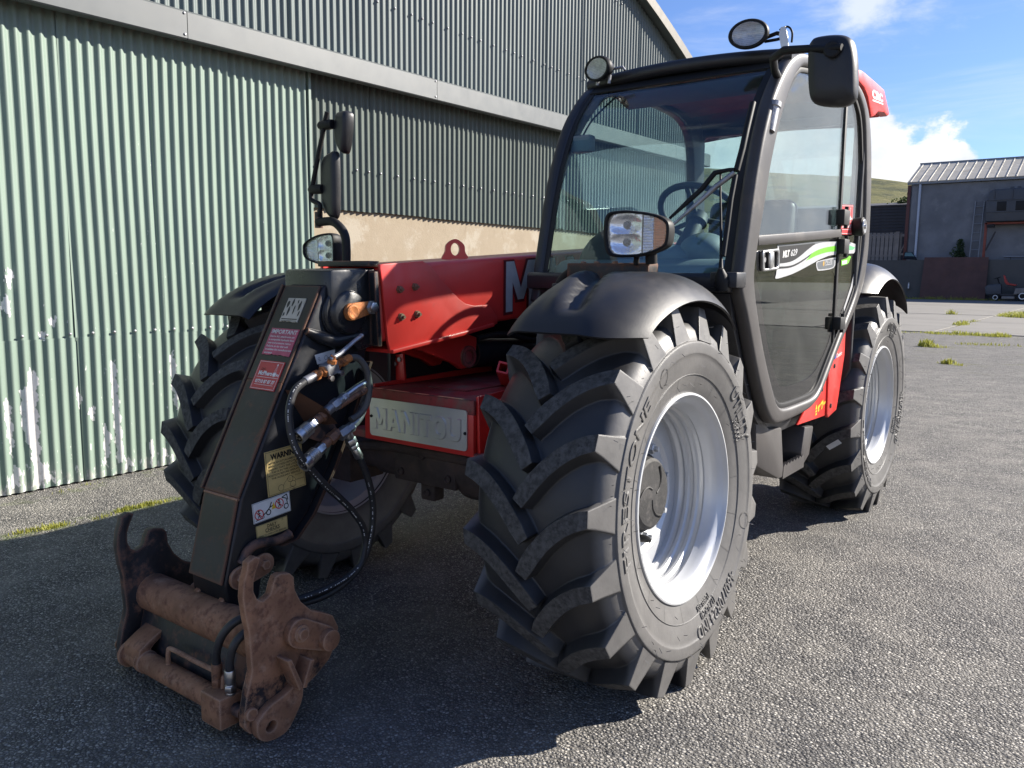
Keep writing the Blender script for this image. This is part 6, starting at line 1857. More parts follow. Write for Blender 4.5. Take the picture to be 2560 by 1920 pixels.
box('seat_base', (0.54, 1.42, 0.94), (0.36, 0.40, 0.28), MT['interior'], TH, 0.02)
box('side_console', (0.20, 1.35, 1.20), (0.16, 0.60, 0.30), MT['interior'], TH, 0.03)
tube('control_lever', [(0.22, 1.20, 1.33), (0.23, 1.16, 1.46)], 0.010, MT['black'], TH, 10)
pod('lever_knob', (0.232, 1.155, 1.485), (0.025, 0.025, 0.035), MT['black'])
box('load_indicator', (0.185, 0.66, 1.885), (0.10, 0.05, 0.07), MT['interior_light'], TH, 0.01)
tube('indicator_wire', [(0.185, 0.66, 1.92), (0.20, 0.72, 2.0), (0.25, 0.85, 2.12)], 0.004, MT['black'], TH, 6, 4)
# ------------------------------------------------------------------ wipers
tube('wiper_arm', [(0.962, 0.335, 1.330), (0.957, 0.345, 1.355), (0.952, 0.355, 1.394), (0.930, 0.392, 1.53), (0.912, 0.42, 1.62), (0.896, 0.452, 1.70)], [0.012, 0.009, 0.006, 0.0042, 0.004, 0.004], MT['black'], TH, 8)
lathe('wiper_pivot', [(-0.03, 0), (-0.03, 0.022), (0.0, 0.026), (0.025, 0.020), (0.045, 0.010), (0.05, 0)], (0.964, 0.338, 1.312), (0, -0.25, 1), MT['black'], TH, 16)
tube('wiper_blade', [(0.950, 0.590, 1.955), (0.958, 0.520, 1.85), (0.960, 0.485, 1.780), (0.955, 0.452, 1.700)], 0.012, MT['black'], TH, 8)
tube('wiper_blade', [(0.953, 0.448, 1.685), (0.954, 0.414, 1.600), (0.957, 0.385, 1.50), (0.958, 0.358, 1.400)], 0.010, MT['black'], TH, 8)
tube('wiper_linkage', [(0.950, 0.445, 1.702), (0.930, 0.442, 1.704), (0.880, 0.441, 1.697), (0.838, 0.425, 1.640), (0.790, 0.405, 1.592), (0.735, 0.385, 1.538)], [0.009, 0.007, 0.010, 0.010, 0.009, 0.005], MT['black'], TH, 8)
tube('wiper_linkage', [(0.952, 0.442, 1.693), (0.892, 0.428, 1.648), (0.834, 0.404, 1.589), (0.745, 0.378, 1.508)], [0.010, 0.010, 0.008, 0.005], MT['steel'], TH, 8)
# ------------------------------------------------------------------ headlamps
HL = [(0.672, 1.530), (0.718, 1.541), (0.781, 1.537), (0.843, 1.526), (0.880, 1.511), (0.897, 1.490), (0.895, 1.441), (0.882, 1.422), (0.836, 1.404), (0.773, 1.394), (0.696, 1.396), (0.672, 1.417), (0.663, 1.473)]
HR_ = [(-0.914, 1.433), (-0.905, 1.462), (-0.836, 1.491), (-0.758, 1.502), (-0.716, 1.494), (-0.709, 1.446), (-0.711, 1.381), (-0.731, 1.365), (-0.809, 1.371), (-0.888, 1.391), (-0.911, 1.412)]
def headlamp(P, split, amber_right, amb):
    c = (sum(p[0] for p in P) / len(P), sum(p[1] for p in P) / len(P))
    sc = lambda k: [(c[0] + (x - c[0]) * k, c[1] + (z - c[1]) * k) for x, z in sm2(P, 4)]
    bm = bmesh.new()
    loops = []
    for (k, yy) in ((0.97, 0.044), (1.03, 0.046), (1.05, 0.056), (1.03, 0.085), (0.85, 0.130), (0.5, 0.155)):
        loops.append([bm.verts.new((x, yy, z)) for x, z in sc(k)])
    inner = [bm.verts.new((x, 0.050, z)) for x, z in sc(0.92)]
    inner2 = [bm.verts.new((x, 0.075, z)) for x, z in sc(0.90)]
    L = [inner2, inner] + loops
    for A, B in zip(L, L[1:]):
        for i in range(len(A)): bm.faces.new((A[i], A[(i + 1) % len(A)], B[(i + 1) % len(B)], B[i]))
    bm.faces.new(loops[-1]); bm.faces.new(inner2[::-1])
    hl = link('headlamp', bm, MT['black'], TH, 40)
    face = sc(0.915)
    clear = clip(face, -1, 0, -split) if not amber_right else clip(face, 1, 0, split)
    ind = clip(face, 1, 0, split - 0.004) if not amber_right else clip(face, -1, 0, -(split + 0.004))
    # chromed bowl, modelled as two dished cups
    bm = bmesh.new()
    xs = [p[0] for p in clear]; zs = [p[1] for p in clear]
    nx, nz = 26, 26
    V = {}
    for i in range(nx + 1):
        for k in range(nz + 1):
            x = min(xs) + (max(xs) - min(xs)) * i / nx; z = min(zs) + (max(zs) - min(zs)) * k / nz
            d = 1
            for cz in (min(zs) + (max(zs) - min(zs)) * 0.30, min(zs) + (max(zs) - min(zs)) * 0.72):
                rr = sqrt(((x - (min(xs) + max(xs)) / 2) / 0.062) ** 2 + ((z - cz) / 0.034) ** 2)
                d = min(d, rr)
            V[i, k] = bm.verts.new((x, 0.060 + 0.012 * (1 - min(1, d) ** 2), z))
    for i in range(nx):
        for k in range(nz):
            cxm = (V[i, k].co.x + V[i + 1, k].co.x) / 2; czm = (V[i, k].co.z + V[i, k + 1].co.z) / 2
            if inside((cxm, czm), clear): bm.faces.new((V[i, k], V[i + 1, k], V[i + 1, k + 1], V[i, k + 1]))
    link('reflector', bm, MT['reflector'], hl, 30)
    bm = bmesh.new()
    for cz in (0.30, 0.72):
        add_lathe(bm, [(0, 0.010), (-0.012, 0.008), (-0.014, 0)], ((min(xs) + max(xs)) / 2, 0.072, min(zs) + (max(zs) - min(zs)) * cz), (0, 1, 0), 14)
        add_lathe(bm, [(0, 0.013), (-0.003, 0.013), (-0.003, 0.009)], ((min(xs) + max(xs)) / 2, 0.070, min(zs) + (max(zs) - min(zs)) * cz), (0, 1, 0), 14)
    each('bulb', bm, MT['grey_vinyl'], hl)
    # ribbed indicator lens
    bm = bmesh.new()
    xs = [p[0] for p in ind]; zs = [p[1] for p in ind]
    n1 = 22
    for i in range(n1):
        for k in range(14):
            x0 = min(xs) + (max(xs) - min(xs)) * i / n1; x1 = min(xs) + (max(xs) - min(xs)) * (i + 1) / n1
            z0 = min(zs) + (max(zs) - min(zs)) * k / 14; z1 = min(zs) + (max(zs) - min(zs)) * (k + 1) / 14
            if inside(((x0 + x1) / 2, (z0 + z1) / 2), ind):
                ymid = 0.058; 
                v = [bm.verts.new(p) for p in ((x0, 0.0615, z0), (x1, 0.0615, z0), (x1, 0.0615, z1), (x0, 0.0615, z1), ((x0 + x1) / 2, ymid, (z0 + z1) / 2))]
                for a in range(4):
                    f = bm.faces.new((v[a], v[(a + 1) % 4], v[4]))
                    f.material_index = 1 if (i > n1 * 0.45) == amber_right and amb else 0
    link('indicator', bm, [MT['reflector'], MT['amber']], hl, 0)
    o = prism('lens', sc(0.915), 'y', 0.0500, 0.0535, MT['lens'], TH)
    o.parent = hl; o.location = WLOC[o.name] - WLOC[hl.name]
    return hl
headlamp(HL, 0.797, True, True)
headlamp(HR_, -0.826, False, False)
# their stalks and brackets
box('lamp_bracket', (0.640, 0.14, 1.345), (0.325, 0.075, 0.055), MT['plate_worn'], TH, 0.004)
tube('lamp_post', [(0.815, 0.10, 1.37), (0.815, 0.095, 1.405)], 0.020, MT['black'], TH, 14)
tube('lamp_post', [(0.755, 0.105, 1.365), (0.760, 0.10, 1.41)], 0.010, MT['black'], TH, 10)
bm = bmesh.new()
for x in (0.53, 0.585, 0.66): add_lathe(bm, [(0, 0.010), (0.006, 0.010), (0.008, 0)], (x, 0.13, 1.372), (0, 0, 1), 8)
each('bracket_bolt', bm, MT['rust'], TH)
tube('bracket_tube', [(0.485, 0.16, 1.345), (0.445, 0.17, 1.338), (0.405, 0.17, 1.30), (0.385, 0.16, 1.22), (0.40, 0.12, 1.05), (0.42, 0.10, 0.92)], 0.017, MT['black'], TH, 12, 5)
box('mudguard_stay', (0.50, 0.02, 1.08), (0.03, 0.05, 0.44), MT['cab_dark'], TH, 0.004)
tube('bracket_tube', [(-0.818, 0.055, 1.554), (-0.733, 0.055, 1.556), (-0.685, 0.055, 1.538), (-0.643, 0.055, 1.495), (-0.634, 0.055, 1.43), (-0.634, 0.055, 1.30), (-0.60, 0.055, 1.10)], 0.019, MT['black'], TH, 14, 5)
box('mudguard_stay', (-0.50, 0.02, 1.08), (0.03, 0.05, 0.44), MT['cab_dark'], TH, 0.004)
box('lamp_bracket', (-0.70, 0.10, 1.35), (0.22, 0.07, 0.03), MT['black'], TH, 0.004)
tube('lamp_post', [(-0.81, 0.09, 1.34), (-0.81, 0.09, 1.38)], 0.014, MT['black'], TH, 10)
tube('lamp_post', [(-0.818, 0.06, 1.53), (-0.818, 0.06, 1.60)], 0.018, MT['rust_black'], TH, 12)
# ------------------------------------------------------------------ mirrors
tube('mirror_arm', [(-0.812, 0.055, 1.580), (-0.802, 0.055, 1.606), (-0.806, 0.055, 1.633), (-0.838, 0.055, 1.645), (-0.860, 0.055, 1.662), (-0.850, 0.055, 1.712), (-0.792, 0.055, 1.883), (-0.742, 0.055, 2.022)], 0.0105, MT['black'], TH, 10, 4)
def mirror(name, P, y0, y1, mat, bevel, rot=0.0):
    c = Vector((sum(p[0] for p in P) / len(P), (y0 + y1) / 2, sum(p[1] for p in P) / len(P)))
    Q = sm2(P, 4)
    bm = bmesh.new()
    loops = []
    for (k, f) in ((0.55, 0.0), (0.80, 0.06), (0.93, 0.22), (1.0, 0.5), (1.0, 0.9), (0.97, 1.0)):
        loops.append([bm.verts.new((c.x + (x - c.x) * k, y0 + (y1 - y0) * f, c.z + (z - c.z) * k)) for x, z in Q])
    for A, B in zip(loops, loops[1:]):
        for i in range(len(A)): bm.faces.new((A[i], A[(i + 1) % len(A)], B[(i + 1) % len(B)], B[i]))
    bm.faces.new(loops[0][::-1]); bm.faces.new(loops[-1])
    M4 = Matrix.Translation(c) @ Matrix.Rotation(rot, 4, 'Z') @ Matrix.Translation(-c)
    bmesh.ops.transform(bm, matrix=M4, verts=bm.verts)
    o = link(name, bm, mat, TH, 45)
    bm = bmesh.new()
    v = [bm.verts.new((c.x + (x - c.x) * 0.92, y1 + 0.001, c.z + (z - c.z) * 0.92)) for x, z in Q]
    bm.faces.new(v)
    bmesh.ops.transform(bm, matrix=M4, verts=bm.verts)
    link('mirror_glass', bm, MT['mirror'], o, 0)
    return o
MT['mirror'] = flat('mirror_silvering', (0.85, 0.86, 0.87), 0.02, 1.0)
mirror('mirror', [(1.179, 2.071), (1.187, 2.103), (1.208, 2.113), (1.263, 2.110), (1.303, 2.098), (1.323, 2.073), (1.336, 2.011), (1.341, 1.917), (1.329, 1.892), (1.298, 1.882), (1.233, 1.892), (1.202, 1.909), (1.188, 1.951)], 0.43, 0.49, MT['grey_plastic'], 0.02, radians(-4))
lathe('mirror_clamp', [(-0.004, 0), (-0.004, 0.024), (0.022, 0.027), (0.026, 0.022), (0.026, 0)], (1.269, 0.437, 2.055), (0, -1, 0), MT['black'], TH, 24)
tube('mirror_arm', [(0.975, 0.80, 2.06), (0.985, 0.70, 2.085), (1.02, 0.58, 2.098), (1.09, 0.49, 2.094), (1.18, 0.455, 2.078), (1.24, 0.425, 2.062), (1.300, 0.415, 2.056)], [0.014, 0.014, 0.0145, 0.0145, 0.013, 0.012, 0.011], MT['black'], TH, 12)
BIG = [(-0.800, 1.835), (-0.755, 1.852), (-0.712, 1.856), (-0.700, 1.812), (-0.701, 1.645), (-0.715, 1.572), (-0.760, 1.575), (-0.800, 1.62), (-0.814, 1.70), (-0.812, 1.78)]
# this pair is turned nearly edge-on to the front, facing the driver
def side_mirror(P, y0, th, name='mirror'):
    c = Vector((sum(p[0] for p in P) / len(P), y0, sum(p[1] for p in P) / len(P)))
    return mirror(name, P, y0 - th / 2, y0 + th / 2, MT['grey_plastic'], 0.01, radians(-8))
side_mirror(BIG, 0.075, 0.04)
side_mirror([(-0.712, 2.010), (-0.682, 2.023), (-0.641, 2.018), (-0.630, 1.993), (-0.637, 1.918), (-0.662, 1.848), (-0.695, 1.858), (-0.726, 1.917)], 0.085, 0.05)
bm = bmesh.new()
for (x, z) in ((-0.766, 1.969), (-0.838, 1.699)):
    add_lathe(bm, [(-0.03, 0), (-0.03, 0.014), (-0.018, 0.020), (0.030, 0.022), (0.050, 0.020), (0.050, 0)], (x, 0.058, z), (1, 0.1, 0), 14)
each('mirror_clamp', bm, MT['black'], TH)
# ------------------------------------------------------------------ work lamps on the roof
def work_lamp(c, r, tilt, yaw):
    R4 = Matrix.Translation(Vector(c)) @ Matrix.Rotation(yaw, 4, 'Z') @ Matrix.Rotation(tilt, 4, 'X') @ Matrix.Diagonal((1, 1, 0.70, 1))
    bm = bmesh.new()
    add_lathe(bm, [(0.0, r * 0.84), (0.0, r * 0.96), (-0.006, r), (-0.020, r), (-0.030, r * 0.93), (-0.055, r * 0.72), (-0.070, r * 0.42), (-0.072, 0)], (0, 0, 0), (0, -1, 0), 36)
    add_lathe(bm, [(0.0, r * 0.84), (-0.012, r * 0.82), (-0.014, 0)], (0, 0, 0), (0, -1, 0), 36)
    bmesh.ops.transform(bm, matrix=R4, verts=bm.verts)
    o = link('work_lamp', bm, MT['black'], TH, 40)
    bm = bmesh.new()
    add_lathe(bm, [(-0.004, r * 0.80), (-0.0125, r * 0.4), (-0.013, 0)], (0, 0, 0), (0, -1, 0), 30)
    bmesh.ops.transform(bm, matrix=R4, verts=bm.verts)
    link('reflector', bm, MT['lamp_bowl'], o, 40)
    bm = bmesh.new()
    add_lathe(bm, [(-0.002, r * 0.84), (0.004, r * 0.5), (0.006, 0)], (0, 0, 0), (0, -1, 0), 30)
    for k in range(13):
        z = r * 0.8 * (k - 6) / 6.5
        w = sqrt(max(0, (r * 0.8) ** 2 - z * z))
        if w > 0.004: add_tube(bm, [(-w, 0.0005, z), (0, -0.005, z), (w, 0.0005, z)], 0.0012, 5)
    bmesh.ops.transform(bm, matrix=R4, verts=bm.verts)
    link('lens', bm, MT['lens'], o, 40)
    return o
work_lamp((0.858, 0.745, 2.246), 0.077, radians(4), radians(6))
work_lamp((0.190, 0.745, 2.212), 0.074, radians(4), radians(-14))
bm = bmesh.new()
add_tube(bm, [(0.905, 0.80, 2.235), (0.95, 0.80, 2.245), (0.985, 0.80, 2.235)], 0.008, 8)
add_tube(bm, [(0.905, 0.80, 2.222), (0.95, 0.80, 2.222), (0.985, 0.80, 2.225)], 0.006, 8)
add_tube(bm, spline([(0.96, 0.80, 2.255), (0.99, 0.80, 2.262), (1.008, 0.80, 2.24), (1.005, 0.81, 2.205)], 5), 0.004, 6)
link('lamp_wire', bm, MT['black'], TH)
prism('lamp_tab', [(0.972, 2.190), (0.985, 2.180), (1.000, 2.190), (0.995, 2.225), (0.985, 2.262), (0.968, 2.262), (0.962, 2.235)], 'y', 0.79, 0.795, MT['alu'], TH)
bm = bmesh.new()
for x in (0.178, 0.235): add_tube(bm, [(x, 0.78, 2.150), (x + 0.004, 0.78, 2.185)], 0.008, 8)
add_tube(bm, [(0.24, 0.79, 2.21), (0.29, 0.80, 2.215), (0.30, 0.80, 2.20)], 0.006, 8)
each('lamp_tab', bm, MT['steel'], TH)
lathe('pillar_cylinder', [(0, 0), (0, 0.022), (0.09, 0.022), (0.094, 0.026), (0.112, 0.026), (0.114, 0.018), (0.114, 0)], (0.990, 0.655, 1.860), (0.05, 0.30, 1), MT['steel'], TH, 18)
tube('pillar_strap', [(0.975, 0.61, 1.80), (0.972, 0.62, 1.86), (0.975, 0.66, 1.96), (0.98, 0.70, 2.01)], 0.006, MT['steel'], TH, 8)

# ------------------------------------------------------------------ engine housing on the far side
prism('engine_cover', [(0.85, 0.70), (0.80, 1.10), (0.95, 1.20), (2.6, 1.28), (3.1, 1.20), (3.1, 0.70)], 'x', -0.98, -0.40, MT['red'], TH, 0.04, 3)
box('counterweight', (0, 3.20, 0.95), (1.60, 0.30, 0.60), MT['cab_dark'], TH, 0.05)
box('fuel_tank', (0.60, 1.15, 0.62), (0.36, 0.60, 0.20), MT['cab_dark'], TH, 0.02)

# ================================================================== BEYOND THE YARD
YB = 63.5                                                            # face of the grey workshop
X0 = -11.0
bx_ = lambda s: X0 + s
MT['grey_render'] = M('grey_cement_render', (0.165, 0.172, 0.186), 0.9, var=0.18, scale=0.5, bump=0.15, bscale=6, dirt=((0.21, 0.215, 0.225), 0.5, 0.7, 1.2))
MT['roof_sheet'] = M('pale_roof_sheet', (0.42, 0.39, 0.33), 0.6, var=0.15, scale=0.6, dirt=((0.20, 0.19, 0.16), 0.5, 0.75, 1.5))
MT['rooflight'] = M('weathered_rooflight', (0.16, 0.155, 0.15), 0.5, var=0.1, scale=1)
MT['gutter'] = flat('grey_gutter', (0.20, 0.22, 0.25), 0.5)
MT['pipe_white'] = flat('pale_blue_downpipe', (0.42, 0.47, 0.55), 0.5)
MT['brown'] = flat('brown_corner_board', (0.10, 0.035, 0.030), 0.6)
MT['steel_sheet'] = M('brown_rusted_sheet', (0.085, 0.042, 0.036), 0.75, var=0.2, scale=0.8, bump=0.1, bscale=12, dirt=((0.11, 0.06, 0.05), 0.5, 0.7, 1.2))
MT['tank'] = M('dark_grey_moulded_shell', (0.045, 0.050, 0.060), 0.5, var=0.12, scale=1)
MT['timber'] = M('weathered_fence_timber', (0.21, 0.185, 0.165), 0.85, var=0.2, scale=1.5)
MT['clad'] = M('dark_brown_boarding', (0.040, 0.036, 0.038), 0.7, var=0.15, scale=1)
MT['red_rack'] = M('red_oxide_steel', (0.22, 0.055, 0.035), 0.7, var=0.15, scale=2)
MT['alu_far'] = flat('dull_aluminium', (0.22, 0.235, 0.26), 0.5, 0.3)

ws = tag(empty('workshop', (bx_(8), YB + 4, 0)), 'grey rendered workshop with ribbed pale metal roof and white downpipe', 'workshop')
box('wall', (bx_(11.1), YB + 0.15, 4.1), (21.9, 0.30, 8.2), MT['grey_render'], ws)
box('wall', (bx_(11.1), YB + 8.2, 4.1), (21.9, 0.30, 8.2), MT['grey_render'], ws)
for s in (0.15, 22.05):
    prism('gable_wall', [(YB + 0.30, 0), (YB + 8.05, 0), (YB + 8.05, 8.2), (YB + 4.15, 9.95), (YB + 0.30, 8.2)], 'x', bx_(s - 0.15), bx_(s + 0.15), MT['grey_render'], ws)
SL = (10.15 - 8.42) / 4.2
RZ = lambda t: 8.42 + SL * t
for sg in (0, 1):
    G = [[Vector((bx_(-0.15 + 22.4 * i), YB + (t if not sg else 8.4 - t) - 0.10, RZ(t))) for i in range(2)] for t in (-0.15, 4.2)]
    shell('roof', G, 0.06, MT['roof_sheet'], ws)
for k in range(37):
    s = 0.05 + k * 0.60
    bm = bmesh.new()
    v = []
    for t in (-0.20, 4.15):
        for (dx, dz) in ((-0.06, 0.0), (-0.03, 0.10), (0.03, 0.10), (0.06, 0.0)): v.append(bm.verts.new((bx_(s + dx), YB + t - 0.10, RZ(t) + dz + 0.001)))
    for i in range(3): bm.faces.new((v[i], v[i + 1], v[i + 5], v[i + 4]))
    bm.faces.new(v[0:4][::-1]); bm.faces.new(v[4:8])
    link('roof_rib', bm, MT['roof_sheet'], ws, 0)
bm = bmesh.new()
for k in (6, 7, 8):
    s = 0.05 + k * 0.60
    v = [bm.verts.new((bx_(s + dx), YB + t - 0.10, RZ(t) + 0.008)) for dx, t in ((0.075, 0.9), (0.525, 0.9), (0.525, 2.5), (0.075, 2.5))]
    bm.faces.new(v)
link('rooflight', bm, MT['rooflight'], ws, 0)
box('ridge_cap', (bx_(11.05), YB + 4.10, 10.20), (22.5, 0.34, 0.10), MT['gutter'], ws, 0.02)
box('gutter', (bx_(11.05), YB - 0.16, 8.32), (22.4, 0.16, 0.20), MT['gutter'], ws, 0.03)
box('fascia', (bx_(-0.13), YB + 1.9, 8.35), (0.05, 4.2, 0.28), MT['brown'], ws, 0, Matrix.Rotation(0.39, 3, 'X'))
box('corner_board', (bx_(-0.03), YB - 0.02, 5.5), (0.22, 0.10, 5.4), MT['brown'], ws, 0.01)
tube('downpipe', [(bx_(0.70), YB - 0.13, 8.25), (bx_(0.70), YB - 0.13, 3.0)], 0.085, MT['pipe_white'], ws, 12)

# retaining wall in front, with the yard bank behind it
rw = tag(empty('retaining_wall', (bx_(2), YB - 1.2, 0)), 'low dark stained concrete retaining wall below the grey workshop', 'wall')
bm = bmesh.new()
rr = random.Random(9)
for k in range(14):
    s = -9 + k * 2.4
    add_box(bm, (bx_(s + 1.2), YB - 1.1 + rr.uniform(-0.01, 0.01), 1.385 + rr.uniform(-0.02, 0.02)), (2.395, 0.55, 2.80))
link('wall', bm, MT['old_wall'], rw, 0)
tag(box('bank', (bx_(2), YB - 0.40, 1.32), (32, 0.88, 2.66), MT['concrete']), kind='structure')
# rusted steel sheet leaning on it
prism_pts = []
bm = bmesh.new()
v = []
for (s, z, y) in ((1.50, 0.01, YB - 1.86), (5.58, 0.04, YB - 1.84), (5.57, 2.95, YB - 1.46), (1.58, 2.96, YB - 1.46)):
    v.append((bx_(s), y, z))
A = [bm.verts.new(p) for p in v]; B = [bm.verts.new((p[0], p[1] - 0.03, p[2])) for p in v]
bm.faces.new(A); bm.faces.new(B[::-1])
for i in range(4): bm.faces.new((A[i], A[(i + 1) % 4], B[(i + 1) % 4], B[i]))
tag(link('steel_sheet', bm, MT['steel_sheet'], None, 0), 'big brown rusted steel sheet leaning on the low wall', 'steel sheet')
# ladder
ld = tag(empty('ladder', (bx_(4.5), YB - 0.3, 2.7)), 'grey aluminium ladder standing against the workshop wall', 'ladder')
for s in (4.26, 4.80): tube('rail', [(bx_(s), YB - 0.55, 2.66), (bx_(s + 0.05), YB - 0.09, 6.85)], 0.04, MT['alu_far'], ld, 8)
for k in range(7):
    f = (k + 0.4) / 7
    tube('rung', [(bx_(4.26 + 0.05 * f), YB - 0.55 + 0.46 * f, 2.66 + 4.19 * f), (bx_(4.80 + 0.05 * f), YB - 0.55 + 0.46 * f, 2.66 + 4.19 * f)], 0.028, MT['alu_far'], ld, 8)
# rack carrying a moulded canopy
rk = tag(empty('storage_rack', (bx_(8), YB - 0.7, 2.7)), 'red oxide steel rack with a diagonal brace by the grey wall', 'rack')
for s in (5.15, 11.0):
    box('post', (bx_(s), YB - 0.75, 4.0), (0.16, 0.16, 2.62), MT['red_rack'], rk, 0.01)
box('beam', (bx_(8.1), YB - 0.75, 5.26), (6.1, 0.16, 0.12), MT['red_rack'], rk, 0.01)
box('beam', (bx_(8.1), YB - 0.20, 5.26), (6.1, 0.16, 0.12), MT['red_rack'], rk, 0.01)
tube('brace', [(bx_(5.24), YB - 0.80, 3.42), (bx_(5.75), YB - 0.82, 4.70)], 0.05, MT['clad'], rk, 8)
cp = tag(empty('truck_canopy', (bx_(8), YB - 0.6, 5.3)), 'dark grey moulded canopy with square windows, stored on the red rack', 'canopy')
shell_p = [(5.10, 5.36), (5.06, 6.80), (5.18, 6.84), (5.24, 7.38), (5.45, 7.52), (10.8, 7.56), (10.9, 6.8), (10.9, 5.36)]
bm = bmesh.new(); add_prism(bm, [(bx_(s), z) for s, z in shell_p], 'y', YB - 1.10, YB - 0.10)
bmesh.ops.recalc_face_normals(bm, faces=bm.faces); bev(bm, 0.07, 3)
link('canopy_shell', bm, MT['tank'], cp)
for s0 in (5.74, 6.84, 7.94, 9.04):
    box('window', (bx_(s0 + 0.27), YB - 1.105, 6.38), (0.56, 0.03, 0.62), MT['black'], cp, 0.08, None, 3)
for s0 in (5.55, 6.60, 7.70, 8.8): box('rib', (bx_(s0), YB - 1.11, 7.20), (0.06, 0.06, 0.64), MT['tank'], cp, 0.01)
box('lip', (bx_(8.0), YB - 1.12, 6.0), (5.8, 0.06, 0.06), MT['tank'], cp, 0.01)
box('lip', (bx_(8.0), YB - 1.12, 6.80), (5.8, 0.06, 0.06), MT['tank'], cp, 0.01)
for s0 in (6.5, 6.9): box('roof_lug', (bx_(s0), YB - 0.6, 7.60), (0.22, 0.3, 0.16), MT['tank'], cp, 0.03)
box('tray', (bx_(5.45), YB - 0.9, 5.08), (0.46, 0.3, 0.22), MT['black'], cp, 0.02)
# steel frame lying on top of the wall, right
fr = tag(empty('tow_frame', (bx_(7.6), YB - 1.1, 2.8)), 'light metal frame lying along the top of the dark wall', 'metal frame')
tube('rail', [(bx_(6.4), YB - 1.2, 2.98), (bx_(9.5), YB - 1.2, 2.98)], 0.045, MT['alu_far'], fr, 8)
tube('rail', [(bx_(6.4), YB - 0.95, 2.94), (bx_(9.5), YB - 0.95, 2.94)], 0.045, MT['alu_far'], fr, 8)
for s in (6.5, 7.4, 8.3, 9.2): tube('cross_bar', [(bx_(s), YB - 1.2, 2.96), (bx_(s), YB - 0.95, 2.94)], 0.03, MT['alu_far'], fr, 6)
tube('leg', [(bx_(6.8), YB - 1.08, 2.79), (bx_(6.8), YB - 1.08, 2.94)], 0.03, MT['clad'], fr, 6)
# car bonnet with glass lying on the wall, left
bn = tag(empty('windscreen_panel', (bx_(0.5), YB - 1.0, 2.8)), 'loose vehicle windscreen lying tilted on the dark wall', 'windscreen')
bm = bmesh.new()
P = [(0.10, 3.36, -0.75), (0.62, 3.36, -0.75), (1.06, 2.84, -1.30), (0.14, 2.90, -1.30)]
A = [bm.verts.new((bx_(s), YB + y, z)) for s, z, y in P]; B = [bm.verts.new((bx_(s), YB + y + 0.06, z - 0.05)) for s, z, y in P]
bm.faces.new(A); bm.faces.new(B[::-1])
for i in range(4): bm.faces.new((A[i], A[(i + 1) % 4], B[(i + 1) % 4], B[i]))
link('frame', bm, MT['black'], bn, 0)
bm = bmesh.new()
P = [(0.16, 3.31, -0.80), (0.56, 3.31, -0.80), (0.86, 3.02, -1.12), (0.18, 3.05, -1.09)]
A = [bm.verts.new((bx_(s), YB + y - 0.012, z + 0.014)) for s, z, y in P]; bm.faces.new(A)
link('glass', bm, M('green_sky_reflecting_glass', (0.10, 0.17, 0.15), 0.05), bn, 0)
# timber fence between the buildings
fc = tag(empty('timber_fence', (bx_(-3), YB + 0.4, 2.8)), 'weathered upright board fence with gaps left of the workshop', 'fence')
rf_ = random.Random(2)
for k in range(24):
    s = -7.6 + k * 0.295
    box('board', (bx_(s), YB + 0.30, 3.83 + rf_.uniform(-0.03, 0.03)), (0.235, 0.035, 2.06), MT['timber'], fc, 0)
for z in (3.15, 4.55): box('rail', (bx_(-4.1), YB + 0.36, z), (7.2, 0.07, 0.16), MT['timber'], fc, 0)
box('post', (bx_(-0.66), YB + 0.27, 3.85), (0.26, 0.20, 2.10), MT['timber'], fc, 0)
gt = tag(empty('timber_gate', (bx_(-0.2), YB + 0.3, 2.8)), 'short weathered timber gate panel beside the workshop corner', 'gate')
for s in (-0.44, -0.16, 0.02): box('board', (bx_(s), YB + 0.34, 3.83), (0.10 if s > -0.3 else 0.14, 0.04, 2.0), MT['timber'], gt, 0)
for z in (3.25, 4.62): box('rail', (bx_(-0.22), YB + 0.30, z), (0.62, 0.06, 0.16), MT['timber'], gt, 0)
tube('brace', [(bx_(-0.45), YB + 0.31, 3.25), (bx_(0.05), YB + 0.31, 4.55)], 0.05, MT['timber'], gt, 6)
# dark boarded shed behind the fence
sh = tag(empty('boarded_shed', (bx_(-4), YB + 6, 0)), 'long dark shed of horizontal boards behind the timber fence', 'shed')
box('wall', (bx_(-6.4), YB + 6.1, 3.55), (13.2, 0.2, 7.10), MT['clad'], sh)
for k in range(9):
    z = 5.06 + k * 0.245
    bm = bmesh.new(); add_prism(bm, [(YB + 6.0, z), (YB + 5.93, z), (YB + 5.985, z + 0.24), (YB + 6.0, z + 0.24)], 'x', bx_(-13), bx_(0.2))
    bmesh.ops.recalc_face_normals(bm, faces=bm.faces)
    link('board', bm, MT['clad'], sh, 0)
box('eaves_board', (bx_(-6.4), YB + 5.95, 7.28), (13.3, 0.14, 0.10), MT['clad'], sh)
box('sill', (bx_(-6.4), YB + 5.9, 4.97), (13.2, 0.12, 0.08), M('pale_sill', (0.33, 0.33, 0.34), 0.6), sh)
G = [[Vector((bx_(-13.2), YB + 5.9, 7.30)), Vector((bx_(0.3), YB + 5.9, 7.30))], [Vector((bx_(-13.2), YB + 11, 7.9)), Vector((bx_(0.3), YB + 11, 7.9))]]
shell('roof', G, 0.06, MT['clad'], sh)
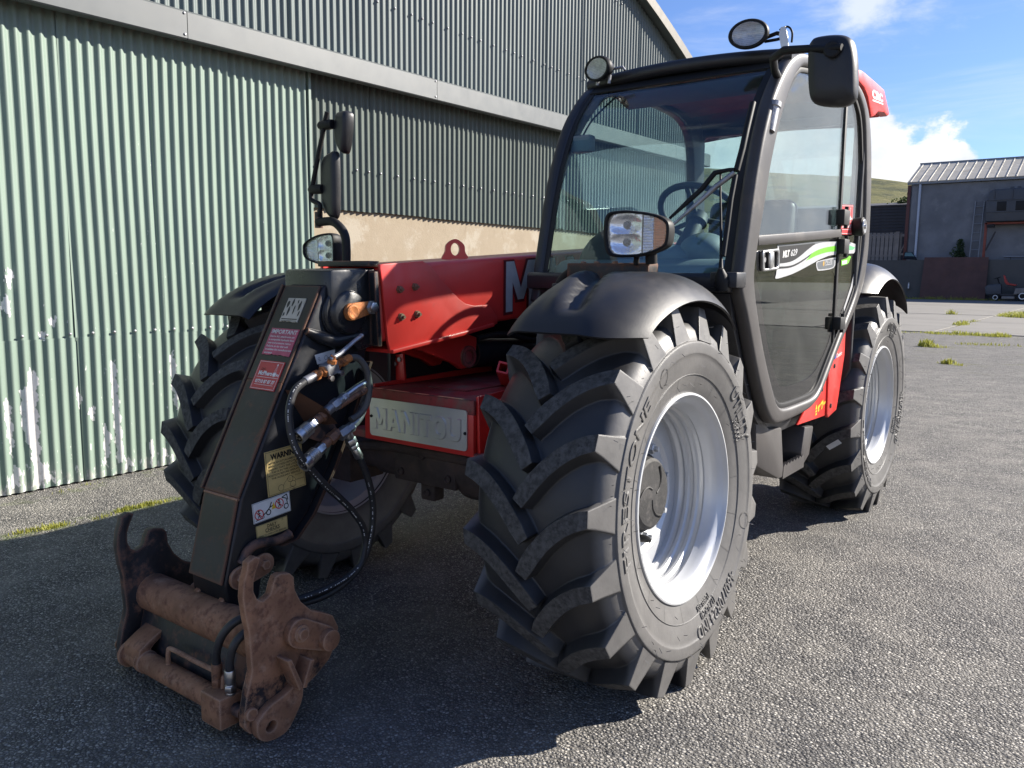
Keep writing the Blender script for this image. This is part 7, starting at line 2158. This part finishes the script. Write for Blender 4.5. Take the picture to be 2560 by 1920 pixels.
# ride-on mower parked by the wall
mw = tag(empty('ride_on_mower', (bx_(7.4), YB - 2.4, 0)), 'small ride-on mower with a red seat parked by the dark wall', 'mower')
MX, MY = bx_(7.2), YB - 2.5
for s, r, y in ((6.31, 0.25, -0.45), (6.31, 0.25, 0.40), (7.85, 0.36, -0.48), (7.85, 0.36, 0.44)):
    w = lathe('wheel', [(-0.10, 0), (-0.10, r * 0.6), (-0.10, r * 0.94), (-0.06, r), (0.06, r), (0.10, r * 0.94), (0.10, r * 0.6), (0.10, 0)], (bx_(s), MY + y, r), (0, -1, 0), MT['black'], mw, 24)
    lathe('rim', [(0.085, r * 0.62), (0.105, r * 0.60), (0.105, r * 0.45), (0.085, r * 0.40), (0.09, 0)], (bx_(s), MY + y, r), (0, -1, 0), MT['white'], w, 20)
    lathe('hub', [(0.09, r * 0.22), (0.115, r * 0.18), (0.115, 0)], (bx_(s), MY + y, r), (0, -1, 0), MT['black'], w, 12)
prism('bonnet', [(5.75, 0.42), (5.65, 0.92), (5.80, 1.10), (6.58, 1.20), (6.62, 0.45)], 'y', MY - 0.32, MY + 0.30, MT['clad'], mw, 0.06, 2) if False else None
bm = bmesh.new(); add_prism(bm, [(bx_(s), z) for s, z in ((5.72, 0.40), (5.62, 0.90), (5.80, 1.08), (6.55, 1.16), (6.62, 0.42))], 'y', MY - 0.32, MY + 0.30)
bmesh.ops.recalc_face_normals(bm, faces=bm.faces); bev(bm, 0.06, 3); link('bonnet', bm, MT['tank'], mw)
box('deck', (bx_(7.1), MY, 0.42), (1.15, 0.70, 0.12), MT['clad'], mw, 0.03)
box('cutter', (bx_(7.05), MY - 0.05, 0.24), (0.75, 1.05, 0.18), MT['timber'], mw, 0.05)
bm = bmesh.new(); add_prism(bm, [(bx_(s), z) for s, z in ((7.35, 0.45), (7.42, 0.86), (8.25, 0.90), (8.35, 0.50))], 'y', MY - 0.58, MY + 0.56)
bmesh.ops.recalc_face_normals(bm, faces=bm.faces); bev(bm, 0.06, 3); link('rear_body', bm, MT['timber'], mw)
bm = bmesh.new()
add_prism(bm, [(bx_(s), z) for s, z in ((6.70, 1.74), (6.64, 1.72), (6.74, 1.28), (6.86, 1.10), (7.40, 1.02), (7.46, 1.10), (6.98, 1.20), (6.86, 1.34))], 'y', MY - 0.26, MY + 0.24)
bmesh.ops.recalc_face_normals(bm, faces=bm.faces); bev(bm, 0.04, 3); link('seat', bm, flat('red_vinyl_seat', (0.42, 0.05, 0.035), 0.5), mw)
box('seat_base', (bx_(7.12), MY, 0.98), (0.42, 0.36, 0.16), MT['clad'], mw, 0.02)
tube('steering_column', [(bx_(6.45), MY, 1.1), (bx_(6.30), MY, 1.52)], 0.04, MT['black'], mw, 8)
lathe('steering_wheel', [(-0.02, 0.20), (0, 0.22), (0.02, 0.20), (0, 0.18)], (bx_(6.29), MY, 1.54), (-0.35, 0, 1), MT['black'], mw, 24)
# odds and ends at the foot of the wall
tag(tube('garden_hose', [(bx_(-0.30), YB - 1.42, 1.55), (bx_(-0.22), YB - 1.44, 1.0), (bx_(-0.14), YB - 1.5, 0.35), (bx_(-0.25), YB - 1.7, 0.06), (bx_(-0.8), YB - 2.0, 0.04), (bx_(-1.6), YB - 2.1, 0.04)], 0.035, flat('blue_hose', (0.02, 0.09, 0.22), 0.5), None, 8, 6), 'blue hose hanging down the dark wall to the ground', 'hose')
bm = bmesh.new()
bmesh.ops.create_icosphere(bm, subdivisions=3, radius=1.0)
rb = random.Random(5)
for vtx in bm.verts:
    c_ = vtx.co.copy()
    k = 1 + 0.22 * sin(c_.x * 5 + 1) * cos(c_.y * 6) + 0.16 * sin(c_.z * 9 + c_.x * 4) + rb.uniform(-0.06, 0.06)
    vtx.co = Vector((bx_(-2.0) + c_.x * 0.55 * k, YB - 1.9 + c_.y * 0.3 * k, 0.20 + max(-0.19, c_.z * 0.22 * k)))
tag(link('plastic_bag', bm, flat('crumpled_white_polythene', (0.45, 0.46, 0.50), 0.4), None, 0), 'crumpled white plastic sheeting heaped at the foot of the wall', 'plastic bag')
tag(lathe('bottle', [(0, 0), (0, 0.05), (0.30, 0.05), (0.36, 0.02), (0.42, 0.02), (0.42, 0)], (bx_(0.66), YB - 1.46, 0.75), (0, 0.1, 1), MT['vinyl_white'], None, 10), 'small white bottle standing on a ledge of the dark wall', 'bottle')
box_l = box('ledge', (bx_(0.66), YB - 1.44, 0.72), (0.3, 0.16, 0.05), MT['old_wall'], rw)

# ---- shrubs
def shrub_meshes(name, R, n, leaf, mat, seed, trunk=0.0, crown_z=0.5, squash=1.0, clumps=14):
    rnd = random.Random(seed)
    bm = bmesh.new()
    cl = []
    for k in range(clumps):
        a, e = rnd.uniform(0, 2 * pi), rnd.uniform(-0.5, 1.2)
        d = R * rnd.uniform(0.3, 0.78)
        cl.append((Vector((cos(a) * cos(e) * d, sin(a) * cos(e) * d, crown_z + sin(e) * d * squash)), R * rnd.uniform(0.20, 0.42)))
    for k in range(n):
        c, r = rnd.choice(cl)
        v = Vector((rnd.gauss(0, 1), rnd.gauss(0, 1), rnd.gauss(0, 1))).normalized() * r * rnd.uniform(0.35, 1.0) ** 0.5
        p = c + Vector((v.x, v.y, v.z * squash))
        if p.z < 0.02: continue
        u = Vector((rnd.gauss(0, 1), rnd.gauss(0, 1), rnd.gauss(0, 1))).normalized()
        w = u.cross(Vector((rnd.gauss(0, 1), rnd.gauss(0, 1), rnd.gauss(0, 1)))).normalized()
        l = leaf * rnd.uniform(0.6, 1.3)
        q_ = [bm.verts.new(p + u * l), bm.verts.new(p + w * l * 0.45), bm.verts.new(p - u * l), bm.verts.new(p - w * l * 0.45)]
        bm.faces.new(q_)
    return bm
def make_shrub(name, loc, R, n, leaf, mat, seed, label, cat, group=None, crown_z=0.8, squash=1.0):
    t = tag(empty(name, loc), label, cat, group)
    L = Vector(loc)
    bm = shrub_meshes(name, R, n, leaf, mat, seed, crown_z=crown_z, squash=squash)
    bmesh.ops.translate(bm, verts=bm.verts, vec=L)
    link('foliage', bm, mat, t, 0, keep=True)
    bm = bmesh.new()
    rnd = random.Random(seed)
    for k in range(5):
        a = rnd.uniform(0, 2 * pi)
        add_tube(bm, spline([L + Vector((0.05 * cos(a), 0.05 * sin(a), -0.02)), L + Vector((0.2 * R * cos(a), 0.2 * R * sin(a), crown_z * 0.6)), L + Vector((0.5 * R * cos(a), 0.5 * R * sin(a), crown_z * 1.1))], 4), [0.05 * R * (1 - 0.08 * i) for i in range(9)], 6)
    link('stem', bm, MT['bark'], t, 60)
    return t
make_shrub('shrub', (bx_(3.55), YB - 0.55, 2.66), 0.62, 900, 0.075, MT['leaf_dark'], 31, 'small bushy shrub growing on the wall against the workshop', 'shrub', None, 0.50, 0.9)
make_shrub('sapling', (bx_(3.62), YB - 0.45, 2.66), 0.32, 420, 0.07, MT['leaf_dark'], 35, 'thin upright sapling rising out of the shrub by the ladder', 'sapling', None, 1.05, 2.2)
make_shrub('bush', (bx_(-2.6), YB + 9.0, 5.6), 1.6, 1600, 0.12, MT['leaf'], 37, 'rounded green bush showing above the dark shed roof', 'bush', None, 1.4, 0.9)
# a hedge line to the right of the yard, seen mirrored in the cab glass
HG = []
first = None
rh = random.Random(17)
for k in range(9):
    y = 4 + k * 5.2
    loc = (17.5 + rh.uniform(-1.2, 1.2) + k * 0.35, y, 0.0)
    if first is None:
        first = make_shrub('hedge_bush', loc, 2.4, 5200, 0.13, MT['leaf'], 41, 'broad hawthorn bush in the hedge right of the yard', 'bush', 'hedge bushes right of the yard', 1.5, 0.75)
        first['label'] = 'broad green hedge bush right of the yard, nearest of its row'
    else:
        o = first.copy(); COL.objects.link(o)
        o['label'] = 'broad green hedge bush right of the yard, %s in its row from the near end' % ('second', 'third', 'fourth', 'fifth', 'sixth', 'seventh', 'eighth', 'ninth')[k - 1]
        o.location = loc; o.rotation_euler = (0, 0, rh.uniform(0, 6.2))
        s_ = rh.uniform(0.7, 1.15)
        o.scale = (s_, s_, s_ * rh.uniform(0.8, 1.2))
        for ch in list(first.children):
            c_ = ch.copy(); COL.objects.link(c_); c_.parent = o
